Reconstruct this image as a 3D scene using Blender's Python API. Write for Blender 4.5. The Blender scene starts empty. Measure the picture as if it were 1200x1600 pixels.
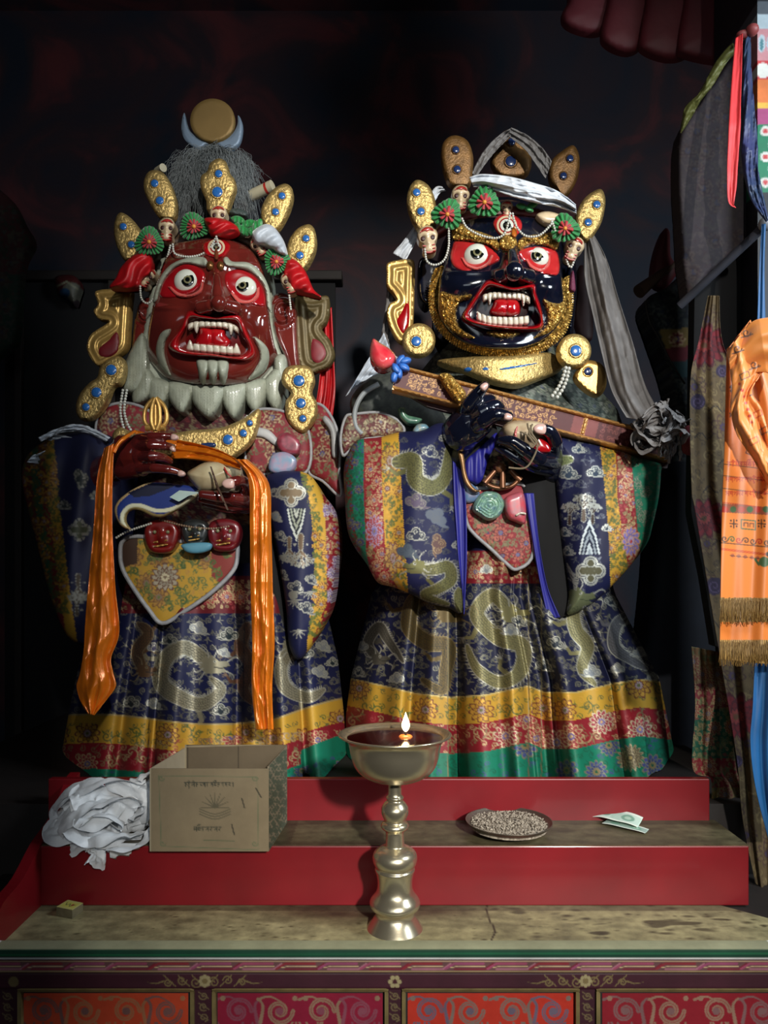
import bpy, math, random
import numpy as np
from mathutils import Vector, Matrix, geometry
from math import pi, sin, cos

# ---------------------------------------------------------------- camera, world, lights, exposure
SC = bpy.context.scene
F = 1155.0      # focal length in photo pixels (1200 x 1600 frame)
H = 1.6         # eye height of the camera above the floor
HY = 900.0      # photo row of the horizon
cam_data = bpy.data.cameras.new('camera')
cam_data.sensor_fit = 'VERTICAL'
cam_data.sensor_height = 36.0
cam_data.lens = 36.0 * F / 1600.0
cam_data.shift_y = (HY - 800.0) / 1600.0
cam_data.clip_start = 0.05
cam = bpy.data.objects.new('camera', cam_data)
SC.collection.objects.link(cam)
cam.location = (0, 0, H)
cam.rotation_euler = (pi / 2, 0, 0)
SC.camera = cam

SC.view_settings.view_transform = 'Standard'
SC.view_settings.look = 'None'
SC.view_settings.exposure = 0.0
SC.view_settings.gamma = 1.0
SC.view_settings.use_curve_mapping = False

W = bpy.data.worlds.new('world')
SC.world = W
W.use_nodes = True
W.node_tree.nodes['Background'].inputs[0].default_value = (0.55, 0.7, 1.0, 1)
W.node_tree.nodes['Background'].inputs[1].default_value = 0.05


def area_light(name, loc, target, size, power, color, sy=None):
    d = bpy.data.lights.new(name, 'AREA')
    d.shape = 'RECTANGLE'
    d.size = size
    d.size_y = sy or size
    d.energy = power
    d.color = color
    o = bpy.data.objects.new(name, d)
    SC.collection.objects.link(o)
    o.location = loc
    o.rotation_euler = (Vector(target) - Vector(loc)).to_track_quat('-Z', 'Y').to_euler()
    return o


# lamps: key daylight, an added soft fill, and a window beside the right edge
area_light('key_daylight', (1.9, -4.6, 3.95), (0.1, 2.1, 1.9), 0.26, 620, (1.0, 0.97, 0.9), 0.34)  # key lamp, shining through the opening added in the unseen wall
area_light('room_fill', (-0.2, -1.6, 2.2), (0.2, 2.0, 1.3), 1.6, 10, (0.82, 0.92, 1.0), 1.2)  # fill lamp added inside the hall to stand for sky bounce
area_light('side_window_light', (1.9, 0.85, 2.75), (1.02, 1.75, 2.0), 0.5, 34, (0.82, 0.92, 1.0), 0.8)


# ---------------------------------------------------------------- helpers: coordinates, meshes
def P(px, py, Y):
    px = np.asarray(px, float); py = np.asarray(py, float); Y = np.asarray(Y, float)
    Y = Y + 0 * px
    return np.stack([(px - 600) / F * Y, Y, H + (HY - py) / F * Y], -1)


def zx(s, ox, oy, *pts):
    return [(ox + a / s, oy + b / s) for a, b in pts]


def lin(c):
    c = np.asarray(c, float) / 255.0
    return np.where(c <= 0.04045, c / 12.92, ((c + 0.055) / 1.055) ** 2.4)


def rgb(r, g, b, m=0.0):
    return np.array(list(lin((r, g, b))) + [m])


COL = SC.collection
LOC = {}        # world location of every object made here


def empty(name, loc, label, cat, group=None, kind=None):
    o = bpy.data.objects.new(name, None)
    COL.objects.link(o)
    o.empty_display_size = 0.05
    o.location = loc
    LOC[o.name] = np.array(loc, float)
    tag(o, label, cat, group, kind)
    return o


def tag(o, label=None, cat=None, group=None, kind=None):
    if label: o['label'] = label
    if cat: o['category'] = cat
    if group: o['group'] = group
    if kind: o['kind'] = kind
    return o


def mk(name, V, Fs, mats, parent=None, C=None, smooth=True, mi=None, sharp=50):
    V = np.asarray(V, float).reshape(-1, 3)
    mid = (V.min(0) + V.max(0)) / 2
    me = bpy.data.meshes.new(name)
    Fs = [tuple(int(i) for i in f) for f in Fs] if not isinstance(Fs, np.ndarray) else Fs.tolist()
    me.from_pydata((V - mid).tolist(), [], Fs)
    if not isinstance(mats, (list, tuple)): mats = [mats]
    for m in mats: me.materials.append(m)
    if mi is not None:
        me.polygons.foreach_set('material_index', np.asarray(mi, np.int32))
    if C is not None:
        at = me.color_attributes.new('Col', 'FLOAT_COLOR', 'POINT')
        at.data.foreach_set('color', np.asarray(C, np.float32).ravel())
    if smooth:
        me.polygons.foreach_set('use_smooth', [True] * len(me.polygons))
        if sharp: me.set_sharp_from_angle(angle=math.radians(sharp))
    me.update()
    o = bpy.data.objects.new(name, me)
    COL.objects.link(o)
    p = np.zeros(3)
    if parent is not None:
        o.parent = parent
        p = LOC[parent.name]
    o.location = mid - p
    LOC[o.name] = mid
    return o


def join(*ds):
    V, Fs, C, n = [], [], [], 0
    for d in ds:
        v = np.asarray(d[0]).reshape(-1, 3)
        V.append(v)
        Fs += [tuple(i + n for i in f) for f in d[1]]
        C.append(d[2] if len(d) > 2 and d[2] is not None else np.ones((len(v), 4)))
        n += len(v)
    return np.concatenate(V), Fs, np.concatenate(C)


def grid_faces(nv, nu, wrap=False):
    i = np.arange(nv * nu).reshape(nv, nu)
    if wrap: i = np.concatenate([i, i[:, :1]], 1)
    return np.stack([i[:-1, :-1], i[1:, :-1], i[1:, 1:], i[:-1, 1:]], -1).reshape(-1, 4)


def box(x0, x1, y0, y1, z0, z1):
    V = [(x, y, z) for x in (x0, x1) for y in (y0, y1) for z in (z0, z1)]
    return V, [(0, 1, 3, 2), (4, 6, 7, 5), (0, 4, 5, 1), (2, 3, 7, 6), (0, 2, 6, 4), (1, 5, 7, 3)]


def bev(o, w=0.002, n=2):
    m = o.modifiers.new('bevel', 'BEVEL'); m.width = w; m.segments = n; m.limit_method = 'ANGLE'
    return o


def cr(pts, n=6, closed=True):
    p = np.asarray(pts, float); N = len(p); out = []
    for i in range(N if closed else N - 1):
        if closed: a, b, c, d = p[(i - 1) % N], p[i], p[(i + 1) % N], p[(i + 2) % N]
        else: a, b, c, d = p[max(i - 1, 0)], p[i], p[i + 1], p[min(i + 2, N - 1)]
        for k in range(n):
            t = k / n
            out.append(0.5 * (2 * b + (c - a) * t + (2 * a - 5 * b + 4 * c - d) * t * t + (3 * b - a - 3 * c + d) * t ** 3))
    if not closed: out.append(p[-1])
    return np.array(out)


def inpoly(x, y, poly):
    poly = np.asarray(poly, float); r = np.zeros(x.shape, bool)
    x1, y1 = poly[-1]
    for x2, y2 in poly:
        if y1 != y2:
            r ^= ((y1 > y) != (y2 > y)) & (x < (x2 - x1) * (y - y1) / (y2 - y1) + x1)
        x1, y1 = x2, y2
    return r


def segdist(x, y, pts, closed=False):
    pts = np.asarray(pts, float); q = np.vstack([pts, pts[:1]]) if closed else pts
    best = np.full(x.shape, 1e9); par = np.zeros(x.shape); n = max(len(q) - 1, 1)
    if len(q) == 1: return np.hypot(x - q[0][0], y - q[0][1]), par
    for i in range(len(q) - 1):
        ax, ay = q[i]; dx, dy = q[i + 1] - q[i]; L = dx * dx + dy * dy + 1e-12
        t = np.clip(((x - ax) * dx + (y - ay) * dy) / L, 0, 1)
        d = np.hypot(x - ax - t * dx, y - ay - t * dy)
        m = d < best
        best = np.where(m, d, best); par = np.where(m, (i + t) / n, par)
    return best, par


def resample(pts, step):
    q = np.vstack([pts, pts[:1]]); s = np.r_[0, np.cumsum(np.hypot(*np.diff(q, axis=0).T))]
    n = max(8, int(s[-1] / step)); t = np.linspace(0, s[-1], n, endpoint=False)
    return np.stack([np.interp(t, s, q[:, 0]), np.interp(t, s, q[:, 1])], -1)


def reldata(outline, Y, step=3.0, bulge=0.008, R=None, thick=0.02, hf=None, sm=5, paint=None, base=(1, 1, 1, 0), back=True):
    """solid relief: a closed outline filled with a fine net, bulging towards the front, with real thickness"""
    pts = cr(outline, sm) if sm else np.asarray(outline, float)
    b = resample(pts, step)
    x0, y0 = b.min(0); x1, y1 = b.max(0)
    gx, gy = np.meshgrid(np.arange(x0, x1, step), np.arange(y0, y1, step * 0.87))
    gx[1::2] += step / 2; gx = gx.ravel(); gy = gy.ravel()
    k = inpoly(gx, gy, b); gx, gy = gx[k], gy[k]
    d, _ = segdist(gx, gy, b, True); k = d > step * 0.6; gx, gy = gx[k], gy[k]
    allp = [Vector(p) for p in b] + [Vector((a, c)) for a, c in zip(gx, gy)]
    nb = len(b)
    r = geometry.delaunay_2d_cdt(allp, [(i, (i + 1) % nb) for i in range(nb)], [], 1, 1e-5)
    v = np.array([tuple(q) for q in r[0]]); fs = [tuple(f) for f in r[2]]
    x, y = v[:, 0], v[:, 1]
    d, _ = segdist(x, y, b, True)
    Rr = R or max(d.max(), 1e-3)
    t = np.clip(d / Rr, 0, 1)
    h = bulge * np.sqrt(np.clip(1 - (1 - t) ** 2, 0, 1))
    if hf is not None: h = h + hf(x, y, d)
    Yv = (Y(x, y) if callable(Y) else np.full(x.shape, float(Y)))
    V = P(x, y, Yv - h)
    # face orientation towards the camera
    f0 = []
    for f in fs:
        a, bb, c = v[f[0]], v[f[1]], v[f[2]]
        s = (bb[0] - a[0]) * (c[1] - a[1]) - (bb[1] - a[1]) * (c[0] - a[0])
        f0.append(f if s < 0 else f[::-1])
    C = np.tile(np.asarray(base, float), (len(x), 1))
    if paint is not None:
        p = Paint(x, y, base); paint(p); C = p.c
    if back:
        n = len(V); Vb = V.copy()
        Vb[:, 1] = (P(x, y, Yv)[:, 1] + thick)
        ed = {}
        for f in f0:
            for i in range(3):
                e = (f[i], f[(i + 1) % 3])
                ed[e] = 1
        side = [(e[1], e[0], e[0] + n, e[1] + n) for e in ed if (e[1], e[0]) not in ed]
        V = np.vstack([V, Vb]); C = np.vstack([C, C])
        f0 = f0 + [tuple(i + n for i in f[::-1]) for f in f0] + side
    return V, f0, C


def relief(name, outline, Y, mat, parent=None, **k):
    V, Fs, C = reldata(outline, Y, **k)
    return mk(name, V, Fs, mat, parent, C)


def tube(path, rad, seg=10, caps=True):
    p = np.asarray(path, float); n = len(p); rad = np.broadcast_to(np.asarray(rad, float), (n,))
    T = np.gradient(p, axis=0); T /= np.linalg.norm(T, axis=1)[:, None] + 1e-12
    up = np.array([0, 0, 1.0]) if abs(T[0][2]) < 0.9 else np.array([1.0, 0, 0])
    V = []; N = np.cross(T[0], up); N /= np.linalg.norm(N)
    for i in range(n):
        N = N - T[i] * N.dot(T[i]); N /= np.linalg.norm(N) + 1e-12
        B = np.cross(T[i], N)
        for k in range(seg):
            a = 2 * pi * k / seg
            V.append(p[i] + rad[i] * (cos(a) * N + sin(a) * B))
    Fs = [tuple(f) for f in grid_faces(n, seg, True)]
    if caps: Fs += [tuple(range(seg)), tuple(range((n - 1) * seg, n * seg))[::-1]]
    return np.array(V), Fs


def ball(c, r, nu=16, nv=10, R=None):
    r = np.broadcast_to(np.asarray(r, float), (3,))
    V = [(0, 0, -1)]
    for i in range(1, nv):
        a = -pi / 2 + pi * i / nv
        V += [(cos(a) * cos(2 * pi * k / nu), cos(a) * sin(2 * pi * k / nu), sin(a)) for k in range(nu)]
    V.append((0, 0, 1)); V = np.array(V) * r
    if R is not None: V = V @ np.array(R).T
    Fs = [(0, 1 + (k + 1) % nu, 1 + k) for k in range(nu)]
    for i in range(nv - 2):
        o = 1 + i * nu
        Fs += [(o + k, o + (k + 1) % nu, o + nu + (k + 1) % nu, o + nu + k) for k in range(nu)]
    o = 1 + (nv - 2) * nu; e = len(V) - 1
    Fs += [(o + k, o + (k + 1) % nu, e) for k in range(nu)]
    return V + np.asarray(c), Fs


def lathe(prof, c=(0, 0, 0), seg=48):
    V = []; Fs = []
    for r, z in prof:
        V += [(c[0] + r * cos(2 * pi * k / seg), c[1] + r * sin(2 * pi * k / seg), c[2] + z) for k in range(seg)]
    Fs = [tuple(f[::-1]) for f in grid_faces(len(prof), seg, True)]
    return np.array(V), Fs


def pearls(path_px, Y, r=0.003, gap=1.9):
    """pearls strung along a photo path at depth Y (number or list)"""
    q = cr(path_px, 10, False)
    Yp = np.interp(np.linspace(0, 1, len(q)), np.linspace(0, 1, len(np.atleast_1d(Y))), np.atleast_1d(Y))
    w = P(q[:, 0], q[:, 1], Yp)
    s = np.r_[0, np.cumsum(np.linalg.norm(np.diff(w, axis=0), axis=1))]
    t = np.arange(0, s[-1], r * gap)
    c = np.stack([np.interp(t, s, w[:, i]) for i in range(3)], -1)
    return join(*[ball(x, r, 8, 6) for x in c])


def fuse(name, parts, mat, parent, vox=0.002, it=4):
    """one continuous skin over overlapping limbs"""
    V, Fs, _ = join(*parts)
    me = bpy.data.meshes.new(name); me.from_pydata(V.tolist(), [], [tuple(f) for f in Fs])
    o = bpy.data.objects.new(name, me); COL.objects.link(o)
    m = o.modifiers.new('r', 'REMESH'); m.mode = 'VOXEL'; m.voxel_size = vox
    s = o.modifiers.new('s', 'SMOOTH'); s.iterations = it; s.factor = 0.5
    dg = bpy.context.evaluated_depsgraph_get(); ev = o.evaluated_get(dg); m2 = ev.to_mesh()
    n = len(m2.vertices); co = np.empty(n * 3); m2.vertices.foreach_get('co', co)
    fs = [tuple(p.vertices) for p in m2.polygons]
    ev.to_mesh_clear()
    bpy.data.objects.remove(o); bpy.data.meshes.remove(me)
    return mk(name, co.reshape(-1, 3), fs, mat, parent, sharp=0)


def limb(pts, rad, Y, n=8):
    """tapered limb through photo points; rad in photo pixels, Y a number or list"""
    q = cr(pts, n, False); m = len(pts)
    t = np.linspace(0, 1, len(q)); tt = np.linspace(0, 1, m)
    Yv = np.interp(t, np.linspace(0, 1, len(np.atleast_1d(Y))), np.atleast_1d(Y))
    r = np.interp(t, np.linspace(0, 1, len(np.atleast_1d(rad))), np.atleast_1d(rad)) * Yv / F
    w = P(q[:, 0], q[:, 1], Yv)
    a = tube(w, r, 14)
    return join(a, ball(w[0], r[0], 14, 10), ball(w[-1], r[-1], 14, 10))


# ---------------------------------------------------------------- woven / embroidered / painted pattern on a part's own vertices
class Paint:
    def __init__(s, x, y, base, soft=0.8):
        s.x, s.y, s.soft = np.asarray(x, float).ravel(), np.asarray(y, float).ravel(), soft
        s.c = np.tile(np.asarray(base, float), (len(s.x), 1))

    def near(s, x0, x1, y0, y1):
        return np.nonzero((s.x > x0) & (s.x < x1) & (s.y > y0) & (s.y < y1))[0]

    def put(s, i, a, col):
        a = np.clip(a, 0, 1)[:, None]
        s.c[i] += (np.asarray(col) - s.c[i]) * a

    def stroke(s, pts, w, col, closed=False, w2=None):
        pts = np.asarray(pts, float); m = max(w, w2 or 0) / 2 + s.soft * 1.5
        i = s.near(pts[:, 0].min() - m, pts[:, 0].max() + m, pts[:, 1].min() - m, pts[:, 1].max() + m)
        if not len(i): return
        d, t = segdist(s.x[i], s.y[i], pts, closed)
        ww = w / 2 if w2 is None else (w + (w2 - w) * t) / 2
        s.put(i, (ww - d) / s.soft + 0.5, col)

    def poly(s, pts, col):
        pts = np.asarray(pts, float)
        i = s.near(pts[:, 0].min() - 2, pts[:, 0].max() + 2, pts[:, 1].min() - 2, pts[:, 1].max() + 2)
        if not len(i): return
        k = inpoly(s.x[i], s.y[i], pts); s.put(i, k.astype(float), col)

    def disc(s, cx, cy, r, col, ry=None):
        ry = ry or r
        i = s.near(cx - r - 2, cx + r + 2, cy - ry - 2, cy + ry + 2)
        if not len(i): return
        d = np.hypot((s.x[i] - cx) / r, (s.y[i] - cy) / ry)
        s.put(i, (1 - d) * min(r, ry) / s.soft + 0.5, col)


def xf(pts, cx, cy, s, a=0.0, fx=1):
    p = np.asarray(pts, float) * (s * fx, s); c, n = cos(a), sin(a)
    return np.stack([cx + p[:, 0] * c - p[:, 1] * n, cy + p[:, 0] * n + p[:, 1] * c], -1)


def spiral(r=1.0, turns=1.5, n=26, a0=0.0, inner=0.15):
    t = np.linspace(0, 1, n); a = a0 + t * turns * 2 * pi; rr = r * (1 - t * (1 - inner))
    return np.stack([rr * np.cos(a), rr * np.sin(a)], -1)


def m_cloud(p, cx, cy, s, fill, line, a=0.0, fx=1, lw=1.5, tail=True):
    L = [(-.62, .05, .36), (0, -.38, .4), (.6, .05, .34), (0, .2, .36)]
    if tail:
        t = xf([(.3, .3), (.9, .42), (1.4, .3)], cx, cy, s, a, fx)
        p.stroke(t, s * .36 + 2 * lw, line, w2=2); p.stroke(t, s * .34, fill, w2=1)
    for k, col in ((lw, line), (0, fill)):
        for x, y, r in L:
            q = xf([(x, y)], cx, cy, s, a, fx)[0]; p.disc(q[0], q[1], r * s + k, col)
    for j, (x, y, r) in enumerate(L[:3]):
        sp = spiral(r * .72, 1.25, 20, a0=pi * .6 * j) + (x, y)
        p.stroke(xf(sp, cx, cy, s, a, fx), lw * .75, line)


def m_cross(p, cx, cy, s, fill, line, lw=1.5, a=0.0):
    L = [(-.62, 0, .34), (.62, 0, .34), (0, -.62, .32), (0, .62, .32), (-.3, .2, .2), (.3, .2, .2), (.3, -.2, .2), (-.3, -.2, .2), (0, 0, .35)]
    for k, col in ((lw * 2.4, line), (lw * 1.3, rgb(14, 18, 48)), (lw * .7, line), (-lw * .3, fill)):
        for x, y, r in L:
            q = xf([(x, y)], cx, cy, s, a)[0]
            p.disc(q[0], q[1], max(r * s + k, .5), col)


def m_flower(p, cx, cy, r, n=9, cols=None, a=0.0, ry=None):
    ry = ry or r
    i = p.near(cx - r * 1.2, cx + r * 1.2, cy - ry * 1.2, cy + ry * 1.2)
    if not len(i): return
    x, y = (p.x[i] - cx) / r, (p.y[i] - cy) / ry
    d = np.hypot(x, y); th = np.arctan2(y, x) + a
    cols = cols or [rgb(120, 40, 45), rgb(200, 170, 130), rgb(90, 60, 110), rgb(210, 190, 120)]
    for k, (R, c) in enumerate(zip((1.0, .86, .66, .56, .4, .3, .14), [cols[1], cols[0], cols[1], cols[0] * .75, cols[1], cols[2], cols[3]])):
        e = R * (.68 + .32 * np.abs(np.cos(n * (th + k // 2 * .35) / 2)))
        p.put(i, (e - d) * r / p.soft + .5, c)


def m_scroll(p, cx, cy, s, col, a=0.0, fx=1, w=1.6, leaf=None):
    sp = spiral(.5, 1.2, 20, a0=pi) + (.5, 0)
    tail = cr([(0, 0), (-.25, .55), (-.8, .7), (-1.1, .35), (-.85, .1), (-.7, .35)], 5, False)
    for q in (sp, tail): p.stroke(xf(q, cx, cy, s, a, fx), w, col)
    lf = leaf if leaf is not None else col
    for bx, by, ex, ey in ((.1, .3, .3, .8), (-.5, .65, -.45, 1.05), (0, -.1, -.35, -.4), (.95, .2, 1.3, .3)):
        p.stroke(xf([(bx, by), (ex, ey)], cx, cy, s, a, fx), w * 1.8, lf, w2=.4)


def m_dragon(p, path, w, body, line, dark, head=True, fx=1):
    q = cr(path, 8, False)
    n = len(q); prof = np.interp(np.linspace(0, 1, n), [0, .12, .5, .85, 1], [.75, .9, 1, .7, .25]) * w
    m = w + 6
    i = p.near(q[:, 0].min() - m, q[:, 0].max() + m, q[:, 1].min() - m, q[:, 1].max() + m)
    if not len(i): return
    x, y = p.x[i], p.y[i]
    d, t = segdist(x, y, q)
    L = np.hypot(*np.diff(q, axis=0).T).sum()
    hw = np.interp(t, np.linspace(0, 1, n), prof) / 2
    # spines along the back
    T = np.gradient(q, axis=0); T /= np.linalg.norm(T, axis=1)[:, None] + 1e-9
    step = max(1, int(n * 5.0 / L)) if L > 0 else 1
    for k in range(2, n - 1, step):
        nrm = np.array([T[k][1], -T[k][0]])
        b0 = q[k] + nrm * prof[k] / 2
        p.stroke([b0, b0 + nrm * w * .22 + T[k] * w * .15], 2.0, line, w2=.5)
    # legs with claws
    for f in (.3, .68):
        k = int(f * n); nrm = np.array([-T[k][1], T[k][0]])
        a0 = q[k] + nrm * prof[k] * .4; a1 = a0 + nrm * w * .7 + T[k] * w * .3; a2 = a1 + nrm * w * .45 - T[k] * w * .35
        p.stroke([a0, a1, a2], w * .34, body, w2=w * .16)
        for g in (-.8, -.3, .2, .7):
            dr = nrm * cos(g) + T[k] * sin(g)
            p.stroke([a2, a2 + dr * w * .42], 1.8, line, w2=.5)
    p.put(i, (hw + 1.0 - d) / p.soft + .5, line)
    p.put(i, (hw - d) / p.soft + .5, body)
    # scales: overlapping arcs from the body's own length coordinate
    s = t * L
    side = np.zeros(len(x))
    idx = np.clip((t * (n - 1)).astype(int), 0, n - 1)
    side = (x - q[idx][:, 0]) * -T[idx][:, 1] + (y - q[idx][:, 1]) * T[idx][:, 0]
    sc = 3.6
    row = np.floor(side / sc); off = (row % 2) * .5
    u = (s / sc / 1.25 + off) % 1.0 - .5; v2 = (side / sc) % 1.0 - .5
    rr = np.hypot(u, v2)
    edge = np.clip((rr - .36) * 5, 0, 1) * (d < hw - .8)
    p.put(i, edge * .8, dark)
    if head:
        hx, hy = q[0]; s = w * .9 * fx; sy = w * .9
        H_ = lambda pts: np.array([(hx + a * s, hy + b * sy) for a, b in pts])
        p.poly(H_([(-.7, -.5), (.1, -.75), (.6, -.3), (1.2, -.35), (1.35, 0), (.8, .15), (1.2, .4), (.5, .6), (-.4, .6), (-.8, .2)]), body)
        p.stroke(H_([(1.3, .05), (.7, .2), (.2, .1)]), 1.5, dark)
        p.disc(*H_([(.25, -.3)])[0], 2.2, line); p.disc(*H_([(.25, -.3)])[0], 1.1, dark)
        for c in ([(1.2, -.3), (1.8, -.6), (2.2, -.1), (1.9, .2)], [(1.0, .4), (1.6, .7), (1.5, 1.2)], [(-.2, -.6), (-.3, -1.1), (-.8, -1.5)],
                  [(.2, -.6), (.4, -1.1), (.1, -1.5)], [(-.6, .2), (-1.1, .5), (-1.3, .1)], [(-.5, .5), (-.9, 1.0), (-1.4, .9)], [(-.7, -.2), (-1.2, -.3), (-1.5, -.8)]):
            p.stroke(cr(H_(c), 5, False), 2.0, line, w2=.6)


def m_mount(p, cx, cy, w, h, cols, up=1):
    for k in range(6):
        f = 1 - k / 6
        q = [(cx - w / 2 * f, cy), (cx - w * .3 * f, cy - up * h * .55 * f), (cx - w * .12 * f, cy - up * h * .8 * f), (cx, cy - up * h * f), (cx + w * .12 * f, cy - up * h * .8 * f), (cx + w * .3 * f, cy - up * h * .55 * f), (cx + w / 2 * f, cy)]
        p.poly(q, cols[k % len(cols)])


def m_coral(p, cx, cy, s, fill, line, up=1):
    def br(x, y, a, L, w, d):
        ex, ey = x + cos(a) * L, y + sin(a) * L * up
        p.stroke([(x, y), (ex, ey)], w + 1.5, line, w2=w * .6 + 1.5)
        p.stroke([(x, y), (ex, ey)], w, fill, w2=w * .6)
        for sg in (-1, 1):
            hx, hy = (x + ex) / 2 + sg * w, (y + ey) / 2
            p.stroke(xf(spiral(1, .8, 8), hx + sg * 1.5, hy, 2.2), 1.1, line)
        if d:
            for da in (-.65, .1, .75): br(ex, ey, a + da, L * .62, w * .6, d - 1)
        else:
            p.stroke(xf(spiral(1, .9, 8), ex, ey, 2.2), 1.1, line)
    br(cx, cy, -pi / 2, s, s * .35, 2)


def scatter(p, poly, fn, gap, seed=1):
    rn = random.Random(seed); poly = np.asarray(poly, float)
    x0, y0 = poly.min(0); x1, y1 = poly.max(0); j = 0; y = y0 + gap * .4
    while y < y1:
        x = x0 + gap * (.3 + .5 * (j % 2))
        while x < x1:
            cx, cy = x + rn.uniform(-.15, .15) * gap, y + rn.uniform(-.15, .15) * gap
            if inpoly(np.array([cx]), np.array([cy]), poly)[0]: fn(p, cx, cy, rn)
            x += gap
        y += gap * .8; j += 1


GOLDC, SILV, OLIVE = rgb(150, 130, 78, .7), rgb(170, 172, 165, .6), rgb(98, 92, 58, .6)
NAVY, NAVYD = rgb(15, 20, 58), rgb(10, 12, 34)


def florals(p, poly, pal, gap=30, seed=3):
    """all-over lotus and scroll brocade inside a band; pal = (scroll, petal, petal line, heart, leaf)"""
    def fill(p, cx, cy, rn):
        c = pal[rn.choice((0, 0, 1, 4))]
        p.stroke(xf(spiral(1, 1.1, 9, a0=rn.uniform(0, 6)), cx, cy, gap * .13), 1.3, c); p.stroke([(cx, cy), (cx + rn.uniform(-.25, .25) * gap, cy + rn.uniform(-.25, .25) * gap)], 1.5, c, w2=.5)

    def f(p, cx, cy, rn):
        k = rn.random()
        if k < .42:
            m_flower(p, cx, cy, gap * rn.uniform(.38, .5), rn.choice((8, 10, 12)), [pal[1], pal[2], pal[3], pal[0]], rn.random())
        else:
            m_scroll(p, cx, cy, gap * .36, pal[0] if k < .75 else pal[4], rn.uniform(0, 6.3), rn.choice((-1, 1)), 2.0, pal[4])
    i0 = p.c.copy()
    scatter(p, poly, fill, gap * .38, seed + 50)
    scatter(p, poly, f, gap, seed)
    out = ~inpoly(p.x, p.y, poly)
    p.c[out] = i0[out]


PAL_Y = (rgb(92, 92, 50), rgb(196, 150, 60, .3), rgb(105, 55, 40), rgb(150, 130, 130), rgb(86, 96, 45))
PAL_R = (rgb(175, 150, 110, .3), rgb(150, 60, 62), rgb(190, 160, 120, .3), rgb(96, 80, 130), rgb(120, 100, 70))
PAL_G = (rgb(20, 84, 62), rgb(60, 70, 120), rgb(120, 120, 100, .3), rgb(130, 110, 70), rgb(16, 100, 76))
YEL, RED, GRN = rgb(178, 138, 44), rgb(128, 22, 34), rgb(10, 110, 84)


# ---------------------------------------------------------------- materials (all node based)
def nodes(name):
    m = bpy.data.materials.new(name); m.use_nodes = True
    nt = m.node_tree; b = nt.nodes['Principled BSDF']
    return m, nt, b


def add_bump(nt, b, scale, strength, dist=0.002, kind='NOISE', stretch=None):
    tc = nt.nodes.new('ShaderNodeTexCoord'); mp = nt.nodes.new('ShaderNodeMapping')
    nt.links.new(tc.outputs['Object'], mp.inputs[0])
    if stretch: mp.inputs['Scale'].default_value = stretch
    if kind == 'NOISE':
        n = nt.nodes.new('ShaderNodeTexNoise'); n.inputs['Scale'].default_value = scale; n.inputs['Detail'].default_value = 4; out = n.outputs[0]
    else:
        n = nt.nodes.new('ShaderNodeTexVoronoi'); n.inputs['Scale'].default_value = scale; out = n.outputs['Distance']
    nt.links.new(mp.outputs[0], n.inputs['Vector'])
    bp = nt.nodes.new('ShaderNodeBump'); bp.inputs['Strength'].default_value = strength; bp.inputs['Distance'].default_value = dist
    nt.links.new(out, bp.inputs['Height']); nt.links.new(bp.outputs[0], b.inputs['Normal'])
    return mp


def mat(name, c, rough=.6, metal=0., coat=0., bump=None, var=.25, vs=12., c2=None, kind='NOISE', stretch=None, trans=0., spec=.5, ss=0, sheen=0, contrast=(.3, .7)):
    m, nt, b = nodes(name)
    col = rgb(*c)[:3]
    col2 = rgb(*c2)[:3] if c2 is not None else col * (1 - var)
    tc = nt.nodes.new('ShaderNodeTexCoord'); n = nt.nodes.new('ShaderNodeTexNoise')
    n.inputs['Scale'].default_value = vs; n.inputs['Detail'].default_value = 5
    r = nt.nodes.new('ShaderNodeValToRGB')
    r.color_ramp.elements[0].position, r.color_ramp.elements[1].position = contrast
    r.color_ramp.elements[0].color = (*col2, 1); r.color_ramp.elements[1].color = (*col, 1)
    nt.links.new(tc.outputs['Object'], n.inputs['Vector']); nt.links.new(n.outputs[0], r.inputs[0])
    nt.links.new(r.outputs[0], b.inputs['Base Color'])
    b.inputs['Roughness'].default_value = rough; b.inputs['Metallic'].default_value = metal
    b.inputs['Coat Weight'].default_value = coat; b.inputs['Coat Roughness'].default_value = .12
    b.inputs['Specular IOR Level'].default_value = spec
    if trans: b.inputs['Transmission Weight'].default_value = trans
    if sheen: b.inputs['Sheen Weight'].default_value = sheen
    if bump: add_bump(nt, b, bump[0], bump[1], bump[2] if len(bump) > 2 else .002, kind, stretch)
    return m


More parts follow.
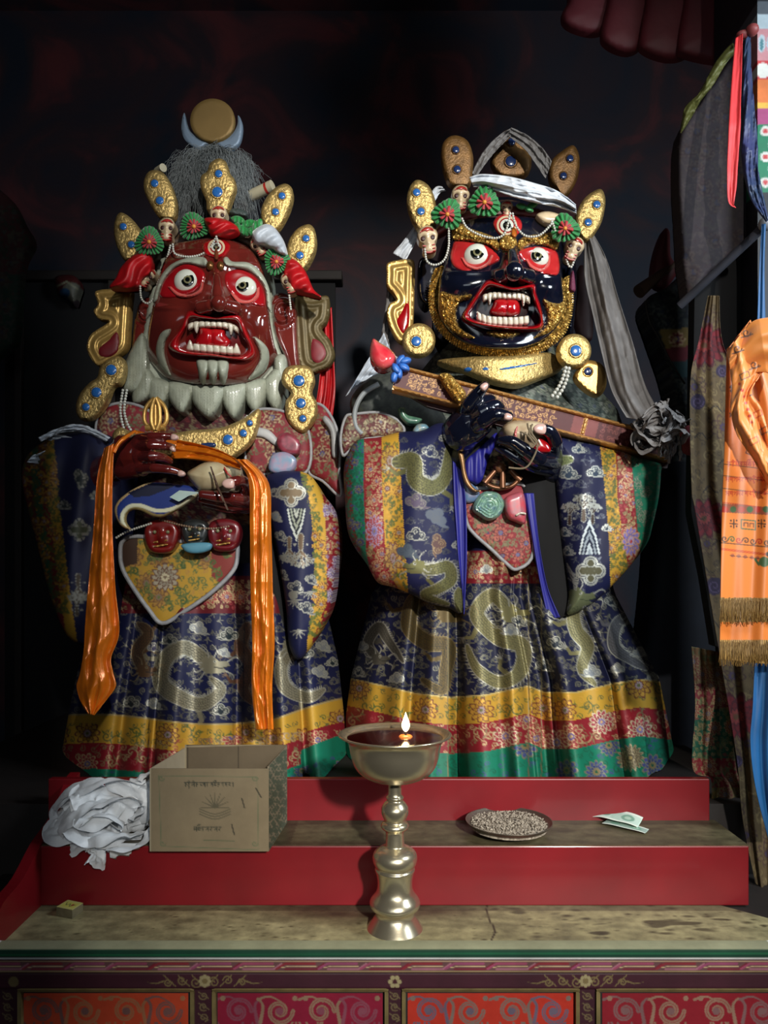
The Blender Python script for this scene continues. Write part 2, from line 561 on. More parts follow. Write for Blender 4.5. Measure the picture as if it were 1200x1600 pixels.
def vmat(name, rough=.6, mrough=.38, coat=0., bump=(600, .25, .0006), kind='NOISE', stretch=None, spec=.4, sheen=0., dirt=0., ds=9):
    m, nt, b = nodes(name)
    a = nt.nodes.new('ShaderNodeVertexColor'); a.layer_name = 'Col'
    out = a.outputs['Color']
    if dirt:
        tc = nt.nodes.new('ShaderNodeTexCoord'); n = nt.nodes.new('ShaderNodeTexNoise'); n.inputs['Scale'].default_value = ds; n.inputs['Detail'].default_value = 10; n.inputs['Roughness'].default_value = .65
        r = nt.nodes.new('ShaderNodeMapRange'); r.inputs[1].default_value = .35; r.inputs[2].default_value = .7; r.inputs[3].default_value = 1 - dirt; r.inputs[4].default_value = 1.1
        mx = nt.nodes.new('ShaderNodeVectorMath'); mx.operation = 'SCALE'
        nt.links.new(tc.outputs['Object'], n.inputs['Vector']); nt.links.new(n.outputs[0], r.inputs[0]); nt.links.new(out, mx.inputs[0]); nt.links.new(r.outputs[0], mx.inputs['Scale']); out = mx.outputs[0]
    nt.links.new(out, b.inputs['Base Color'])
    nt.links.new(a.outputs['Alpha'], b.inputs['Metallic'])
    mr = nt.nodes.new('ShaderNodeMapRange'); mr.inputs[3].default_value = rough; mr.inputs[4].default_value = mrough
    nt.links.new(a.outputs['Alpha'], mr.inputs[0]); nt.links.new(mr.outputs[0], b.inputs['Roughness'])
    b.inputs['Coat Weight'].default_value = coat; b.inputs['Coat Roughness'].default_value = .1
    b.inputs['Specular IOR Level'].default_value = spec
    b.inputs['Sheen Weight'].default_value = sheen
    if bump: add_bump(nt, b, bump[0], bump[1], bump[2], kind, stretch)
    return m


M = dict(
    brocade=vmat('brocade', .62, .42, bump=(900, .3, .0006)),
    satin=vmat('satin_trim', .45, .35, bump=(120, .2, .001)),
    dull=vmat('old_brocade', .8, .6, bump=(500, .3, .0006), dirt=.35),
    lacquer=vmat('painted_lacquer', .5, .4, coat=.0, bump=(60, .08, .001)),
    painted=vmat('painted_wood', .55, .45, bump=(90, .25, .001), dirt=.25),
    stone=vmat('worn_tabletop', .5, .5, bump=(90, .4, .001), dirt=.45, ds=26),
    maroon=mat('maroon_lacquer', (104, 34, 28), .16, coat=1, var=.3, vs=9, bump=(14, .35, .004)),
    maroonhand=mat('maroon_hand_lacquer', (92, 28, 26), .16, coat=1, var=.3, vs=20, bump=(25, .3, .003)),
    black=mat('blue_black_lacquer', (14, 18, 34), .14, coat=1, var=.4, vs=9, bump=(14, .35, .004)),
    lip=mat('red_lip_lacquer', (166, 14, 22), .16, coat=1, var=.25, vs=25, bump=(30, .2, .002)),
    socket=mat('red_eye_socket_paint', (186, 40, 42), .2, coat=.8, var=.35, vs=22),
    socket2=mat('deep_red_eye_socket_paint', (158, 18, 26), .18, coat=.9, var=.35, vs=22),
    white=mat('white_enamel', (205, 208, 196), .14, coat=1, var=.08, vs=20),
    tooth=mat('tooth_ivory', (214, 206, 188), .2, coat=.8, var=.15, vs=60),
    ivory=mat('carved_ivory_paint', (206, 184, 150), .35, coat=.3, var=.2, vs=50),
    pupil=mat('black_enamel', (8, 12, 12), .1, coat=1),
    iris=mat('grey_iris_enamel', (120, 116, 84), .15, coat=1),
    gold=mat('hammered_gold', (216, 184, 116), .38, metal=.65, bump=(130, 1, .004), var=.5, vs=110, kind='NOISE'),
    goldshade=mat('shaded_gold', (128, 92, 48), .45, metal=.4, bump=(200, .7, .002), var=.5, vs=50),  # darker gold that puts shade into the colour of the back crown leaves
    goldflat=mat('gold_paint', (206, 162, 88), .38, metal=.55, bump=(60, .5, .002), var=.3, vs=14),
    goldhair=mat('carved_gold_curls', (232, 190, 100), .3, metal=.6, bump=(110, 1, .006), var=.75, vs=95, c2=(120, 82, 30), kind='VORONOI'),
    beard=mat('pale_beard_paint', (158, 163, 146), .5, coat=.15, bump=(160, .5, .002), var=.2, vs=60, stretch=(4, 4, .4)),
    gem=mat('turquoise_blue_gem', (44, 104, 176), .22, coat=1, var=.3, vs=160),
    gemdark=mat('dark_blue_gem', (30, 48, 90), .2, coat=1),
    pearl=mat('white_pearl', (186, 186, 176), .25, coat=.6, var=.1),
    skullred=mat('skull_red_paint', (166, 40, 34), .4, coat=.3),
    green=mat('green_ribbon', (22, 130, 58), .5, var=.35, vs=80, sheen=.3),
    rosered=mat('red_ribbon_petals', (178, 24, 34), .5, var=.4, vs=90, sheen=.3),
    redsilk=mat('red_silk', (186, 10, 20), .5, var=.4, vs=22, bump=(28, .5, .005)),
    whitesilk=mat('white_silk_gauze', (182, 190, 200), .45, var=.25, vs=30, bump=(50, .6, .004), sheen=.4),
    orange=mat('orange_silk', (232, 124, 24), .3, metal=.25, var=.35, vs=14, bump=(16, .6, .006), spec=.8),
    hair=mat('grey_horse_hair', (128, 134, 136), .7, var=.4, vs=40),
    silverpaint=mat('silver_paint', (120, 138, 158), .5, metal=.3, var=.2),
    discgold=mat('dull_gold_disc', (134, 108, 62), .55, metal=.4, var=.2),
    redboard=mat('red_lacquered_board', (126, 14, 24), .4, coat=.15, var=.35, vs=5, bump=(40, .12, .001), stretch=(.2, 1, 1)),
    brass=mat('polished_brass', (224, 212, 182), .27, metal=.9, var=.25, vs=9, bump=(240, .12, .0006)),
    butter=mat('dark_molten_butter', (48, 8, 8), .05, coat=1, var=.2),
    card=vmat('cardboard', .85, .6, bump=(300, .2, .0005), dirt=.15),
    bluecloth=mat('royal_blue_satin', (30, 30, 130), .5, var=.25, vs=12),
    darkcloth=mat('black_lining_cloth', (4, 4, 7), .9, var=.3),
    wood=mat('dark_old_wood', (34, 26, 22), .7, var=.4, vs=8, bump=(30, .3, .003)),
)
# ---------------------------------------------------------------- the setting
WX0, WX1, WZ0, WZ1 = 1.10, 1.56, 2.78, 3.68
def slab(name, x0, x1, y0, y1, z0, z1, m, kind=None, parent=None, bevel=None):
    o = mk(name, *box(x0, x1, y0, y1, z0, z1), m, parent, smooth=False)
    if kind: o['kind'] = kind
    if bevel: bev(o, bevel)
    return o


def mural(name, c1, c2, c3, scale=2.2, rough=.75):
    m, nt, b = nodes(name)
    tc = nt.nodes.new('ShaderNodeTexCoord'); n = nt.nodes.new('ShaderNodeTexNoise'); n.inputs['Scale'].default_value = scale; n.inputs['Detail'].default_value = 7; n.inputs['Distortion'].default_value = 1.2
    r = nt.nodes.new('ShaderNodeValToRGB'); e = r.color_ramp.elements
    e[0].position, e[1].position = .36, .68
    e[0].color = (*rgb(*c1)[:3], 1); e[1].color = (*rgb(*c2)[:3], 1)
    x = e.new(.52); x.color = (*rgb(*c3)[:3], 1)
    nt.links.new(tc.outputs['Object'], n.inputs['Vector']); nt.links.new(n.outputs[0], r.inputs[0]); nt.links.new(r.outputs[0], b.inputs['Base Color'])
    b.inputs['Roughness'].default_value = rough
    add_bump(nt, b, 40, .3, .003)
    return m


MW = mural('sooty_mural', (24, 32, 46), (98, 42, 44), (50, 34, 40))
MD = mat('soot_black_plaster', (14, 14, 17), .9, var=.4, vs=3)
slab('floor', -3, 3, -2.5, 3.6, -.1, 0, mat('worn_floorboards', (52, 40, 32), .6, var=.4, vs=4), 'structure')
slab('wall_back', -3, 3, 3.4, 3.5, 0, 4.2, MW, 'structure')
slab('wall_left', -2.2, -2.1, -2.5, 3.4, 0, 4.2, MW, 'structure')
slab('ceiling', -3, 3, -2.5, 3.6, 4.2, 4.3, MW, 'structure')
PLS = mat('ochre_plaster', (150, 128, 100), .85, var=.25, vs=3)
slab('wall_right', 2.9, 3, -2.5, 3.4, 0, 4.2, PLS, 'structure')
# unseen wall behind the viewer; opening added and sized to shape the key beam
wv = []
for a in ((-2.1, WX0, 0, 4.2), (WX1, 2.9, 0, 4.2), (WX0, WX1, 0, WZ0), (WX0, WX1, WZ1, 4.2)): wv.append(box(a[0], a[1], -2.6, -2.5, a[2], a[3]))
wd = join(*wv); wo = mk('wall_front', wd[0], wd[1], PLS, smooth=False); wo['kind'] = 'structure'


def wallpaint(p):
    blue, red, gr, wh = rgb(50, 84, 150), rgb(210, 70, 74), rgb(30, 130, 92), rgb(196, 214, 222)
    p.poly([(1150, 0), (1260, 0), (1260, 22), (1150, 22)], rgb(96, 104, 112))
    p.poly([(1150, 22), (1260, 22), (1260, 44), (1150, 44)], wh)
    p.poly([(1150, 44), (1260, 44), (1260, 95), (1150, 95)], rgb(214, 150, 156))
    for k in range(6):
        p.disc(1190 + k * 14, 68, 6, wh, 14); p.disc(1190 + k * 14, 70, 3, rgb(90, 140, 150), 10)
    p.poly([(1150, 95), (1260, 95), (1260, 124), (1150, 124)], red)
    p.disc(1192, 110, 12, rgb(240, 240, 230)); p.disc(1226, 110, 12, rgb(240, 240, 230))
    p.poly([(1150, 124), (1260, 124), (1260, 160), (1150, 160)], rgb(236, 130, 70))
    p.poly([(1150, 160), (1260, 160), (1260, 170), (1150, 170)], rgb(240, 190, 80))
    p.poly([(1150, 170), (1260, 170), (1260, 195), (1150, 195)], rgb(180, 80, 130))
    p.poly([(1150, 195), (1260, 195), (1260, 300), (1150, 300)], gr)
    for k in range(5):
        p.disc(1196 + 12 * (k % 2), 205 + k * 20, 8, rgb(230, 230, 220)); p.disc(1196 + 12 * (k % 2), 205 + k * 20, 4, red)
    p.poly([(1150, 300), (1260, 300), (1260, 1900), (1150, 1900)], rgb(30, 32, 38)); p.poly([(1150, -310), (1260, -310), (1260, 2), (1150, 2)], rgb(40, 44, 50))


# painted pillar capital at the right edge, standing forward of the side wall
o = relief('painted_pillar', [(1183, -300), (1260, -300), (1260, 1861), (1186, 1861)], 1.92, M['painted'], None, step=2.6, sm=0, bulge=0, thick=.25, paint=wallpaint)
tag(o, 'brightly painted pillar with pink, orange and green bands at the top right edge', 'pillar')

# red wooden valance hanging from the ceiling: overlapping rounded boards
Yv = 2.3
for k, (xa, xb, yb, tilt) in enumerate([(878, 960, 52, -10), (940, 1010, 82, -14), (1000, 1085, 92, -14), (1060, 1186, 96, 40)]):
    out = [(xa + 18, -60), (xb + 40, -60), (xb + 18 - tilt * .2, -10), (xb - 2, yb - 22), (xb - 14, yb - 4), ((xa + xb) / 2, yb), (xa + 8, yb - 12), (xa, yb - 30), (xa + 10, 0)]
    o = relief('valance_board', out, Yv - .032 * k, mat('dusty_red_valance_%d' % k, (104, 36, 44), .6, var=.45, vs=7, bump=(30, .4, .004)), None, step=5, bulge=.025, thick=.02)
    tag(o, ['dark red rounded valance board, leftmost at the top of the photo', 'dark red rounded valance board second from the left at the top',
            'dark red rounded valance board second from the right at the top', 'broad dark red valance board nearest the bright painted pillar'][k], 'board', 'red ceiling valance boards')

# dark throne back behind the two figures
tb = empty('shrine_screen', (-.5, 3.05, 0), 'tall dark wooden screen behind the red-faced statue', 'screen')
slab('panel', -1.55, -.2, 3.02, 3.06, .9, 2.82, MD, parent=tb)
slab('top_rail', -1.58, -.17, 2.99, 3.08, 2.8, 2.84, M['wood'], parent=tb, bevel=.006)
for i in range(4):
    slab('stile', -1.5 + i * .38, -1.47 + i * .38, 2.995, 3.02, .95, 2.8, M['wood'], parent=tb, bevel=.004)


# mural figure standing low on the left, dim
def dimfig(p):
    p.poly([(-40, 300), (40, 300), (60, 360), (30, 440), (-40, 420)], rgb(70, 34, 34))
    p.poly([(-40, 420), (34, 430), (30, 620), (-40, 620)], rgb(26, 54, 42))
    florals(p, [(-40, 320), (60, 320), (40, 620), (-40, 620)], (rgb(60, 60, 56), rgb(60, 40, 36), rgb(70, 66, 54), rgb(40, 44, 70), rgb(40, 50, 36)), 26, 5)


o = relief('hanging_banner', [(-50, 290), (10, 305), (38, 350), (52, 380), (36, 420), (28, 520), (14, 545), (-50, 560)], 2.75, M['dull'], None, step=4, bulge=.04, thick=.03,
           base=rgb(48, 34, 32), paint=dimfig)
tag(o, 'dim folded red and green banner hanging at the left edge', 'banner')


def dimmask(p):
    p.disc(106, 440, 22, rgb(70, 24, 24)); p.disc(112, 456, 15, rgb(90, 90, 80)); p.disc(101, 458, 8, rgb(30, 60, 90)); p.stroke([(88, 448), (104, 440), (122, 452)], 3, rgb(120, 120, 100))


o = relief('festival_mask', [(85, 436), (100, 429), (118, 432), (126, 446), (122, 462), (116, 478), (104, 466), (92, 460)], 2.99, M['painted'], None, step=2, bulge=.05, thick=.03, base=rgb(50, 40, 44), paint=dimmask)
tag(o, 'small dim red and white mask on the screen, left of the red face', 'mask')

# ---------------------------------------------------------------- stepped altar
TZ, S2, S3 = .9, 1.026, 1.125
XR, XL = .775, -.731


def top_paint(p):
    base = rgb(158, 149, 110)
    rn = np.random.RandomState(4)
    x, y = p.x, p.y
    v = np.zeros(len(x))
    for k in range(40):
        fx, fy = rn.uniform(4, 90, 2); ph = rn.uniform(0, 6.3, 2); v += np.sin(x * fx + ph[0] + 2 * np.sin(y * fy * .7)) * np.sin(y * fy * 2 + ph[1]) / (1 + .05 * fx)
    v = v / v.std()
    p.c[:, :3] = base[:3] * (1 + .16 * np.clip(v, -2, 2))[:, None]
    dark = np.clip((v - 1.5) * 1.2, 0, 1) * np.clip((x + .1) * 3, .25, 1)
    sp = np.random.RandomState(2)
    for k in range(240):
        a, b2 = sp.uniform(-.7, .85), sp.uniform(1.39, 1.57); r = sp.uniform(.0015, .006) * (1.6 if a > .2 else .8)
        i = p.near(a - .02, a + .02, b2 - .01, b2 + .01); d = np.hypot((x[i] - a) / 2, y[i] - b2) / r; p.put(i, (1 - d) * 1.2 * sp.uniform(.3, 1), rgb(66, 58, 38))
    p.put(np.arange(len(x)), dark * .8, rgb(48, 42, 28))
    i = p.near(-1, 1, 1.25, 1.4); p.put(i, np.clip((1.4 - p.y[i]) * 40, 0, 1) * .5, rgb(150, 146, 112))
    ru = np.clip(1 - np.hypot((x + .02) / .28, (y - 1.55) / .06), 0, 1)
    p.put(np.arange(len(x)), np.clip(ru * 2, 0, 1) * .75, rgb(58, 26, 22))
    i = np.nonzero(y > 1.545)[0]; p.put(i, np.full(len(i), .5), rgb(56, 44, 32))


def plank_top(name, corners, z, th, parent, m, paint, n=(420, 90)):
    (xa, ya), (xb, yb), (xc, yc), (xd, yd) = corners  # front-left, front-right, back-right, back-left
    u, v = np.meshgrid(np.linspace(0, 1, n[0]), np.linspace(0, 1, n[1]))
    X = (xa * (1 - u) + xb * u) * (1 - v) + (xd * (1 - u) + xc * u) * v
    Y = (ya * (1 - u) + yb * u) * (1 - v) + (yd * (1 - u) + yc * u) * v
    if name == 'tabletop': Y = np.minimum(Y, 1.585 - np.maximum(0, X - .70) * .85)
    V = np.stack([X, Y, 0 * X + z], -1).reshape(-1, 3)
    p = Paint(X, Y, rgb(110, 102, 76), soft=.002); paint(p)
    C = p.c; nn = len(V)
    fr = grid_faces(n[1], n[0])[:, ::-1]
    # skirt
    i = np.arange(nn).reshape(n[1], n[0]); loop = np.r_[i[0], i[1:, -1], i[-1, -2::-1], i[-2:0:-1, 0]]
    Vb = V[loop].copy(); Vb[:, 2] -= th
    k = len(loop); ss = [(loop[j], nn + j, nn + (j + 1) % k, loop[(j + 1) % k]) for j in range(k)]
    o = mk(name, np.vstack([V, Vb]), fr[:, ::-1].tolist() + ss, m, parent, np.vstack([C, C[loop]]), sharp=40)
    return o


alt = empty('altar_table', (0, 1.45, 0), 'low painted altar table with stained beige top and red scroll panels across the front', 'altar')


def tp(p):
    top_paint(p)
    xs = .7 * 1.0
    crk = cr([(.218, 1.57), (.213, 1.52), (.219, 1.46), (.207, 1.42), (.208, 1.375)], 6, False)
    p.stroke(crk, .0035, rgb(36, 18, 14))


plank_top('tabletop', [(-.74, 1.37), (.86, 1.37), (.86, 1.585), (-.74, 1.585)], TZ, .004, alt, M['stone'], tp)
slab('table_body', -.9, .95, 1.395, 1.745, .0, TZ - .004, M['wood'], parent=alt)


def edge_paint(p):
    p.poly([(-9, 1480), (1210, 1480), (1210, 1487), (-9, 1487)], rgb(150, 150, 120))
    p.poly([(-20, 1484), (1220, 1484), (1220, 1499), (-20, 1499)], rgb(14, 56, 40))
    p.stroke([(-20, 1492), (1220, 1490)], 2.5, rgb(20, 84, 54))


def fret_paint(p):
    # slanting key fret in pink and plum
    p.c[:] = rgb(92, 60, 62)
    p.stroke([(-30, 1502), (1230, 1502)], 2.0, rgb(140, 118, 84)); p.stroke([(-30, 1518), (1230, 1518)], 2.2, rgb(150, 132, 92))
    x = -30
    k = 0
    while x < 1230:
        c = (rgb(140, 62, 88), rgb(122, 34, 44), rgb(132, 62, 92))[k % 3]
        p.stroke([(x, 1514), (x + 14, 1505.5), (x + 60, 1505.5)], 3.4, c)
        p.stroke([(x + 14, 1514.5), (x + 62, 1514.5), (x + 74, 1506)], 3.0, rgb(104, 24, 40) if k % 2 else rgb(150, 96, 110))
        p.stroke([(x + 8, 1512), (x + 20, 1509.5), (x + 62, 1510)], 1.2, rgb(184, 160, 120))
        x += 66; k += 1


def frieze_paint(p):
    p.c[:] = rgb(58, 22, 34)
    g, g2 = rgb(124, 108, 72, .3), rgb(160, 148, 110, .3)
    for cx in (320, 915, -275, 1510):
        for sx in (-1, 1):
            for q in (14, 36, 58):
                s = 10 - q * .06
                p.stroke(xf(spiral(1, 1.4, 18, a0=pi if sx > 0 else 0), cx + sx * q, 1533 + (2 if q % 4 else -1), s, 0, 1), 1.8, g)
                p.stroke([(cx + sx * (q - 12), 1541), (cx + sx * (q + 6), 1524)], 1.5, g)
            p.stroke([(cx + sx * 64, 1533), (cx + sx * 76, 1537), (cx + sx * 90, 1535)], 2.4, g, w2=.6)
        for a in range(8): p.disc(cx + 7 * cos(a * pi / 4), 1533 + 7 * sin(a * pi / 4), 3, g2)
        p.disc(cx, 1533, 4, g)
    for cx in (617,):
        for a in range(6): p.disc(cx + 7 * cos(a * pi / 3), 1534 + 7 * sin(a * pi / 3), 3.6, g2)
        p.disc(cx, 1534, 3.4, rgb(60, 24, 30))
    for cx in (21, 1210): p.disc(cx, 1534, 8, g)


slab('table_edge', -.9, .95, 1.365, 1.40, 0, .1, M['wood'], parent=alt)   # plinth at the floor
for nm, y0, y1, Yd, fn in (('edge_moulding', 1482, 1499, 1.366, edge_paint), ('fret_band', 1499, 1521, 1.372, fret_paint), ('scroll_frieze', 1519, 1546, 1.385, frieze_paint)):
    relief(nm, [(-30, y0), (1235, y0), (1235, y1), (-30, y1)], Yd, M['painted'], alt, step=1.8 if nm != 'edge_moulding' else 3, sm=0, bulge=.004, R=4, thick=.03, paint=fn)


def panel_paint(x0, x1, base, c1, c2, seed):
    def f(p):
        p.c[:] = base
        n = max(2, int((x1 - x0) / 62)); rn = random.Random(seed)
        for k in range(n):
            cx = x0 + (x1 - x0) * (k + .5) / n; sg = 1 if k % 2 else -1
            col = c1 if k % 3 else c2
            p.stroke(xf(spiral(1, 1.5, 30, a0=(0 if sg > 0 else pi)), cx, 1580, 21, 0, sg), 6.5, col)
            p.stroke(xf(spiral(1, 1.5, 30, a0=(0 if sg > 0 else pi)), cx, 1580, 21, 0, sg), 1.4, base * .7 + col * .3)
            p.stroke(cr([(cx - 30 * sg, 1598), (cx - 26 * sg, 1572), (cx - 34 * sg, 1560)], 5, False), 6, col, w2=3)
            p.stroke(cr([(cx - 34, 1562), (cx - 16, 1557), (cx + 4, 1566)], 5, False), 4.4, col, w2=1.5)
            p.disc(cx, 1580, 6, c2); p.disc(cx + 24 * sg, 1560, 4, c1)
            for j in range(5):
                x = cx + rn.uniform(-28, 28); p.stroke([(x, 1612), (x + rn.uniform(-8, 8), 1598)], 3, col)
    return f


for (x0, x1, base, c1, c2, sd) in ((36, 294, rgb(176, 62, 34), rgb(150, 98, 66), rgb(108, 74, 70), 1), (340, 598, rgb(124, 16, 44), rgb(132, 104, 84), rgb(120, 62, 76), 2),
                                   (637, 897, rgb(172, 44, 28), rgb(116, 98, 90), rgb(96, 84, 100), 3), (941, 1226, rgb(130, 20, 34), rgb(140, 108, 90), rgb(118, 84, 84), 4)):
    pn = relief('scroll_panel', [(x0, 1552), (x1, 1552), (x1, 1650), (x0, 1650)], 1.394, M['painted'], alt, step=1.8, sm=0, bulge=0, thick=.01, paint=panel_paint(x0, x1, base, c1, c2, sd))
    fr = []
    for a in ((x0 - 9, x1 + 9, 1543, 1550), (x0 - 9, x0 - 3, 1550, 1660), (x1 + 3, x1 + 9, 1550, 1660)):
        fr.append(reldata([(a[0], a[2]), (a[1], a[2]), (a[1], a[3]), (a[0], a[3])], 1.384, step=4, sm=0, bulge=.004, R=3, thick=.02))
    d = join(*fr); mk('panel_frame', d[0], d[1], mat('worn_gilt_frame', (132, 116, 74), .5, metal=.3, var=.4, vs=30), pn)


def post_paint(p):
    p.c[:] = rgb(54, 20, 32); g = rgb(120, 104, 74, .3)
    for cx in (318, 918, 617, 12):
        for k in range(5):
            p.stroke(xf(spiral(1, 1.3, 16, a0=k), cx, 1556 + k * 17, 7, 0, 1 if k % 2 else -1), 1.8, g)
            p.stroke([(cx - 8, 1550 + k * 17), (cx + 8, 1560 + k * 17)], 1.4, g)


for cx in (318, 918, 617, 12):
    relief('panel_post', [(cx - 17, 1546), (cx + 17, 1546), (cx + 17, 1660), (cx - 17, 1660)], 1.39, M['painted'], alt, step=1.8, sm=0, bulge=0, thick=.02, paint=post_paint)

# the red steps
st = empty('altar_steps', (0, 1.7, TZ), 'two red lacquered wooden steps at the back of the altar table', 'altar steps')
slab('lower_riser', XL, XR, 1.57, 1.59, TZ, S2, M['redboard'], parent=st, bevel=.002)
slab('upper_riser', -.786, .762, 1.73, 1.75, S2, S3, M['redboard'], parent=st, bevel=.002)


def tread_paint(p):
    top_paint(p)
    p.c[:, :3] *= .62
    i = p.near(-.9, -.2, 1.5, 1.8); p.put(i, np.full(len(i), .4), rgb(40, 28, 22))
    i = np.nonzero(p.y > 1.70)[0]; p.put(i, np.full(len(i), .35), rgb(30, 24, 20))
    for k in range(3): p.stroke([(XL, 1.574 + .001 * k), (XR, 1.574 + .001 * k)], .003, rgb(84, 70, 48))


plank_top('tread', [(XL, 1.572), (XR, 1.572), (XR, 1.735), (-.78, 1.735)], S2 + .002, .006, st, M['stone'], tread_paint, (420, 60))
o = slab('statue_platform', -1.25, .96, 1.752, 2.98, 0, 1.06, M['wood'])
tag(o, 'dark wooden platform behind the red steps carrying the statues', 'platform')
# curved red cheek board at the left end, following the steps
ck = [(XL - .02, 1.368, TZ + .002), (XL - .02, 1.38, .945), (XL - .02, 1.415, .975), (XL - .02, 1.49, .990), (XL - .02, 1.57, 1.032), (XL - .02, 1.63, 1.05), (XL - .02, 1.69, 1.075), (XL - .02, 1.74, 1.12), (XL - .02, 1.77, 1.13)]
q = cr(np.array([(a[1], a[2]) for a in ck]), 5, False)
n = len(q); V = []
for X in (XL - .02, XL + .003):
    V += [(X, a, b) for a, b in q] + [(X, a, .9) for a, b in q]
Fs = []
for i in range(n - 1):
    Fs += [(i, i + 1, n + i + 1, n + i), (2 * n + i, 3 * n + i, 3 * n + i + 1, 2 * n + i + 1), (i, 2 * n + i, 2 * n + i + 1, i + 1)]
Fs += [(0, n, 3 * n, 2 * n), (n - 1, 3 * n - 1, 4 * n - 1, 2 * n - 1)]
mk('side_board', V, Fs, M['redboard'], st, smooth=False)

# ---------------------------------------------------------------- butter lamp
LX, LY = (617 - 600) / F * 1.473, 1.473
lamp = empty('butter_lamp', (LX, LY, TZ), 'tall brass butter lamp with a burning wick on the altar table', 'lamp')


def lz(py): return (HY - py) / F * LY + H - TZ


def lr(w): return w * LY / F


prof = [(0, 1468), (47, 1468), (50, 1464), (49, 1458), (44, 1449), (36, 1438), (31, 1430), (30, 1424), (33, 1420), (38, 1416), (39.5, 1410), (37, 1404), (33, 1399), (29, 1393), (27, 1384), (27.5, 1372), (30, 1362), (31.5, 1358), (29, 1354), (33, 1349),
        (35, 1340), (32, 1331), (24, 1325), (16, 1322), (15, 1318), (14.5, 1306), (15, 1298), (19, 1295), (22, 1291), (20, 1286), (16, 1283), (18, 1278), (21, 1270), (21, 1262), (16, 1254), (12, 1250), (14, 1246), (11, 1242), (10.5, 1232), (11, 1224), (14, 1222),
        (30, 1219), (46, 1213), (58, 1204), (65, 1193), (69, 1180), (71, 1168), (74, 1158), (80, 1152), (87, 1149), (88.5, 1147), (86, 1145.5), (78, 1149), (71, 1156), (66, 1160)]
pq = np.array([(lr(a), lz(b)) for a, b in prof]); pq[0] = (0.0005, pq[0][1])
ql = cr(pq, 3, False); ql[:, 0] = np.clip(ql[:, 0], .0004, None)
mk('lamp_body', *lathe(ql, (LX, LY, TZ), 64), M['brass'], lamp, sharp=55)
bz = TZ + lz(1152)
mk('butter_pool', *lathe([(.0003, 0), (.03, .0002), (.06, .0002), (lr(77), 0)], (LX, LY, bz), 48), M['butter'], lamp)
fx, fy = LX + lr(17), LY + .004
mk('wick', *tube([(fx, fy, bz - .004), (fx, fy, bz + .008), (fx + .001, fy, bz + .016)], [.0028, .002, .0014], 8), mat('charred_wick', (50, 34, 20), .9), lamp)
mk('wick_float', *lathe([(.0003, .004), (.010, .004), (.013, .002), (.014, 0)], (fx, fy, bz), 20), mat('melting_butter', (190, 120, 60), .3), lamp)
fm, nt, b = nodes('flame')
b.inputs['Base Color'].default_value = (0, 0, 0, 1)
b.inputs['Emission Color'].default_value = (1.0, .62, .26, 1); b.inputs['Emission Strength'].default_value = 26
fp = [(.0003, 0), (.004, .003), (.0072, .009), (.0078, .015), (.0062, .022), (.0036, .029), (.0014, .035), (.0003, .039)]
fl = mk('flame', *lathe(cr(fp, 3, False), (fx, fy, bz + .010), 20), fm, lamp)
pl = bpy.data.lights.new('flame_light', 'POINT'); pl.energy = .55; pl.color = (1, .6, .28); pl.shadow_soft_size = .012
lo = bpy.data.objects.new('flame_light', pl); COL.objects.link(lo); lo.location = (fx, fy, bz + .045)

# ---------------------------------------------------------------- plate of grain
PX, PY = (795 - 600) / F * 1.645, 1.645
pt = empty('offering_plate', (PX, PY, S2 + .002), 'shallow tarnished metal plate on the red step', 'plate')
pr = cr([(.0005, 0), (.046, 0), (.052, .001), (.075, .011), (.090, .021), (.096, .027), (.0945, .0285), (.088, .023), (.072, .014), (.05, .006), (.0005, .005)], 4, False); pr[:, 0] = np.clip(pr[:, 0], .0004, None)
mk('dish', *lathe(pr, (PX, PY, S2 + .0025), 56), mat('tarnished_metal', (120, 110, 98), .42, metal=.7, var=.4, vs=20, bump=(80, .4, .001)), pt)
rn = random.Random(7); gr = []
gv, gf = ball((0, 0, 0), (.0022, .0015, .0014), 6, 4)
for k in range(1500):
    a = rn.uniform(0, 2 * pi); r = .083 * math.sqrt(rn.random()); z = .0235 + .006 * cos(min(1, r / .083) * pi / 2) + rn.uniform(0, .003) + .002 * sin(r * 150 + a * 3)
    e = rn.uniform(0, pi); R = np.array([[cos(e), -sin(e), 0], [sin(e), cos(e), 0], [0, 0, 1]]); s = rn.uniform(.7, 1.5)
    gr.append((gv * s @ R.T + np.array([PX + r * cos(a), PY + r * sin(a), S2 + z]), gf))
gr.append(lathe([(.0004, .029), (.03, .028), (.06, .026), (.083, .022), (.084, .015)], (PX, PY, S2), 32))
d = join(*gr)
o = mk('roasted_barley', d[0], d[1], mat('roasted_grain', (186, 174, 156), .8, c2=(84, 70, 58), vs=160), None)
tag(o, 'heap of pale brown grain filling the shallow metal plate', 'grain', kind='stuff')


# ---------------------------------------------------------------- banknote, matchbox
def slip(name, corners, z, mm, parent, curl=.004, lift=0., col=None, paint=None, n=26):
    (a, b, c, d) = [np.array(q, float) for q in corners]
    u, v = np.meshgrid(np.linspace(0, 1, n * 2), np.linspace(0, 1, n))
    XY = (a[None, None] * (1 - u)[..., None] + b * u[..., None]) * (1 - v)[..., None] + (d * (1 - u)[..., None] + c * u[..., None]) * v[..., None]
    Z = z + lift * v + curl * (np.sin(u * pi) ** 1 + .6 * (1 - v) ** 2 * 2 + .25 * np.sin(u * 9))
    V = np.concatenate([XY, Z[..., None]], -1).reshape(-1, 3)
    p = Paint(u * 100, v * 50, col, soft=2)
    if paint: paint(p)
    o = mk(name, V, grid_faces(n, n * 2), mm, parent, p.c)
    s = o.modifiers.new('thickness', 'SOLIDIFY'); s.thickness = .0006
    return o


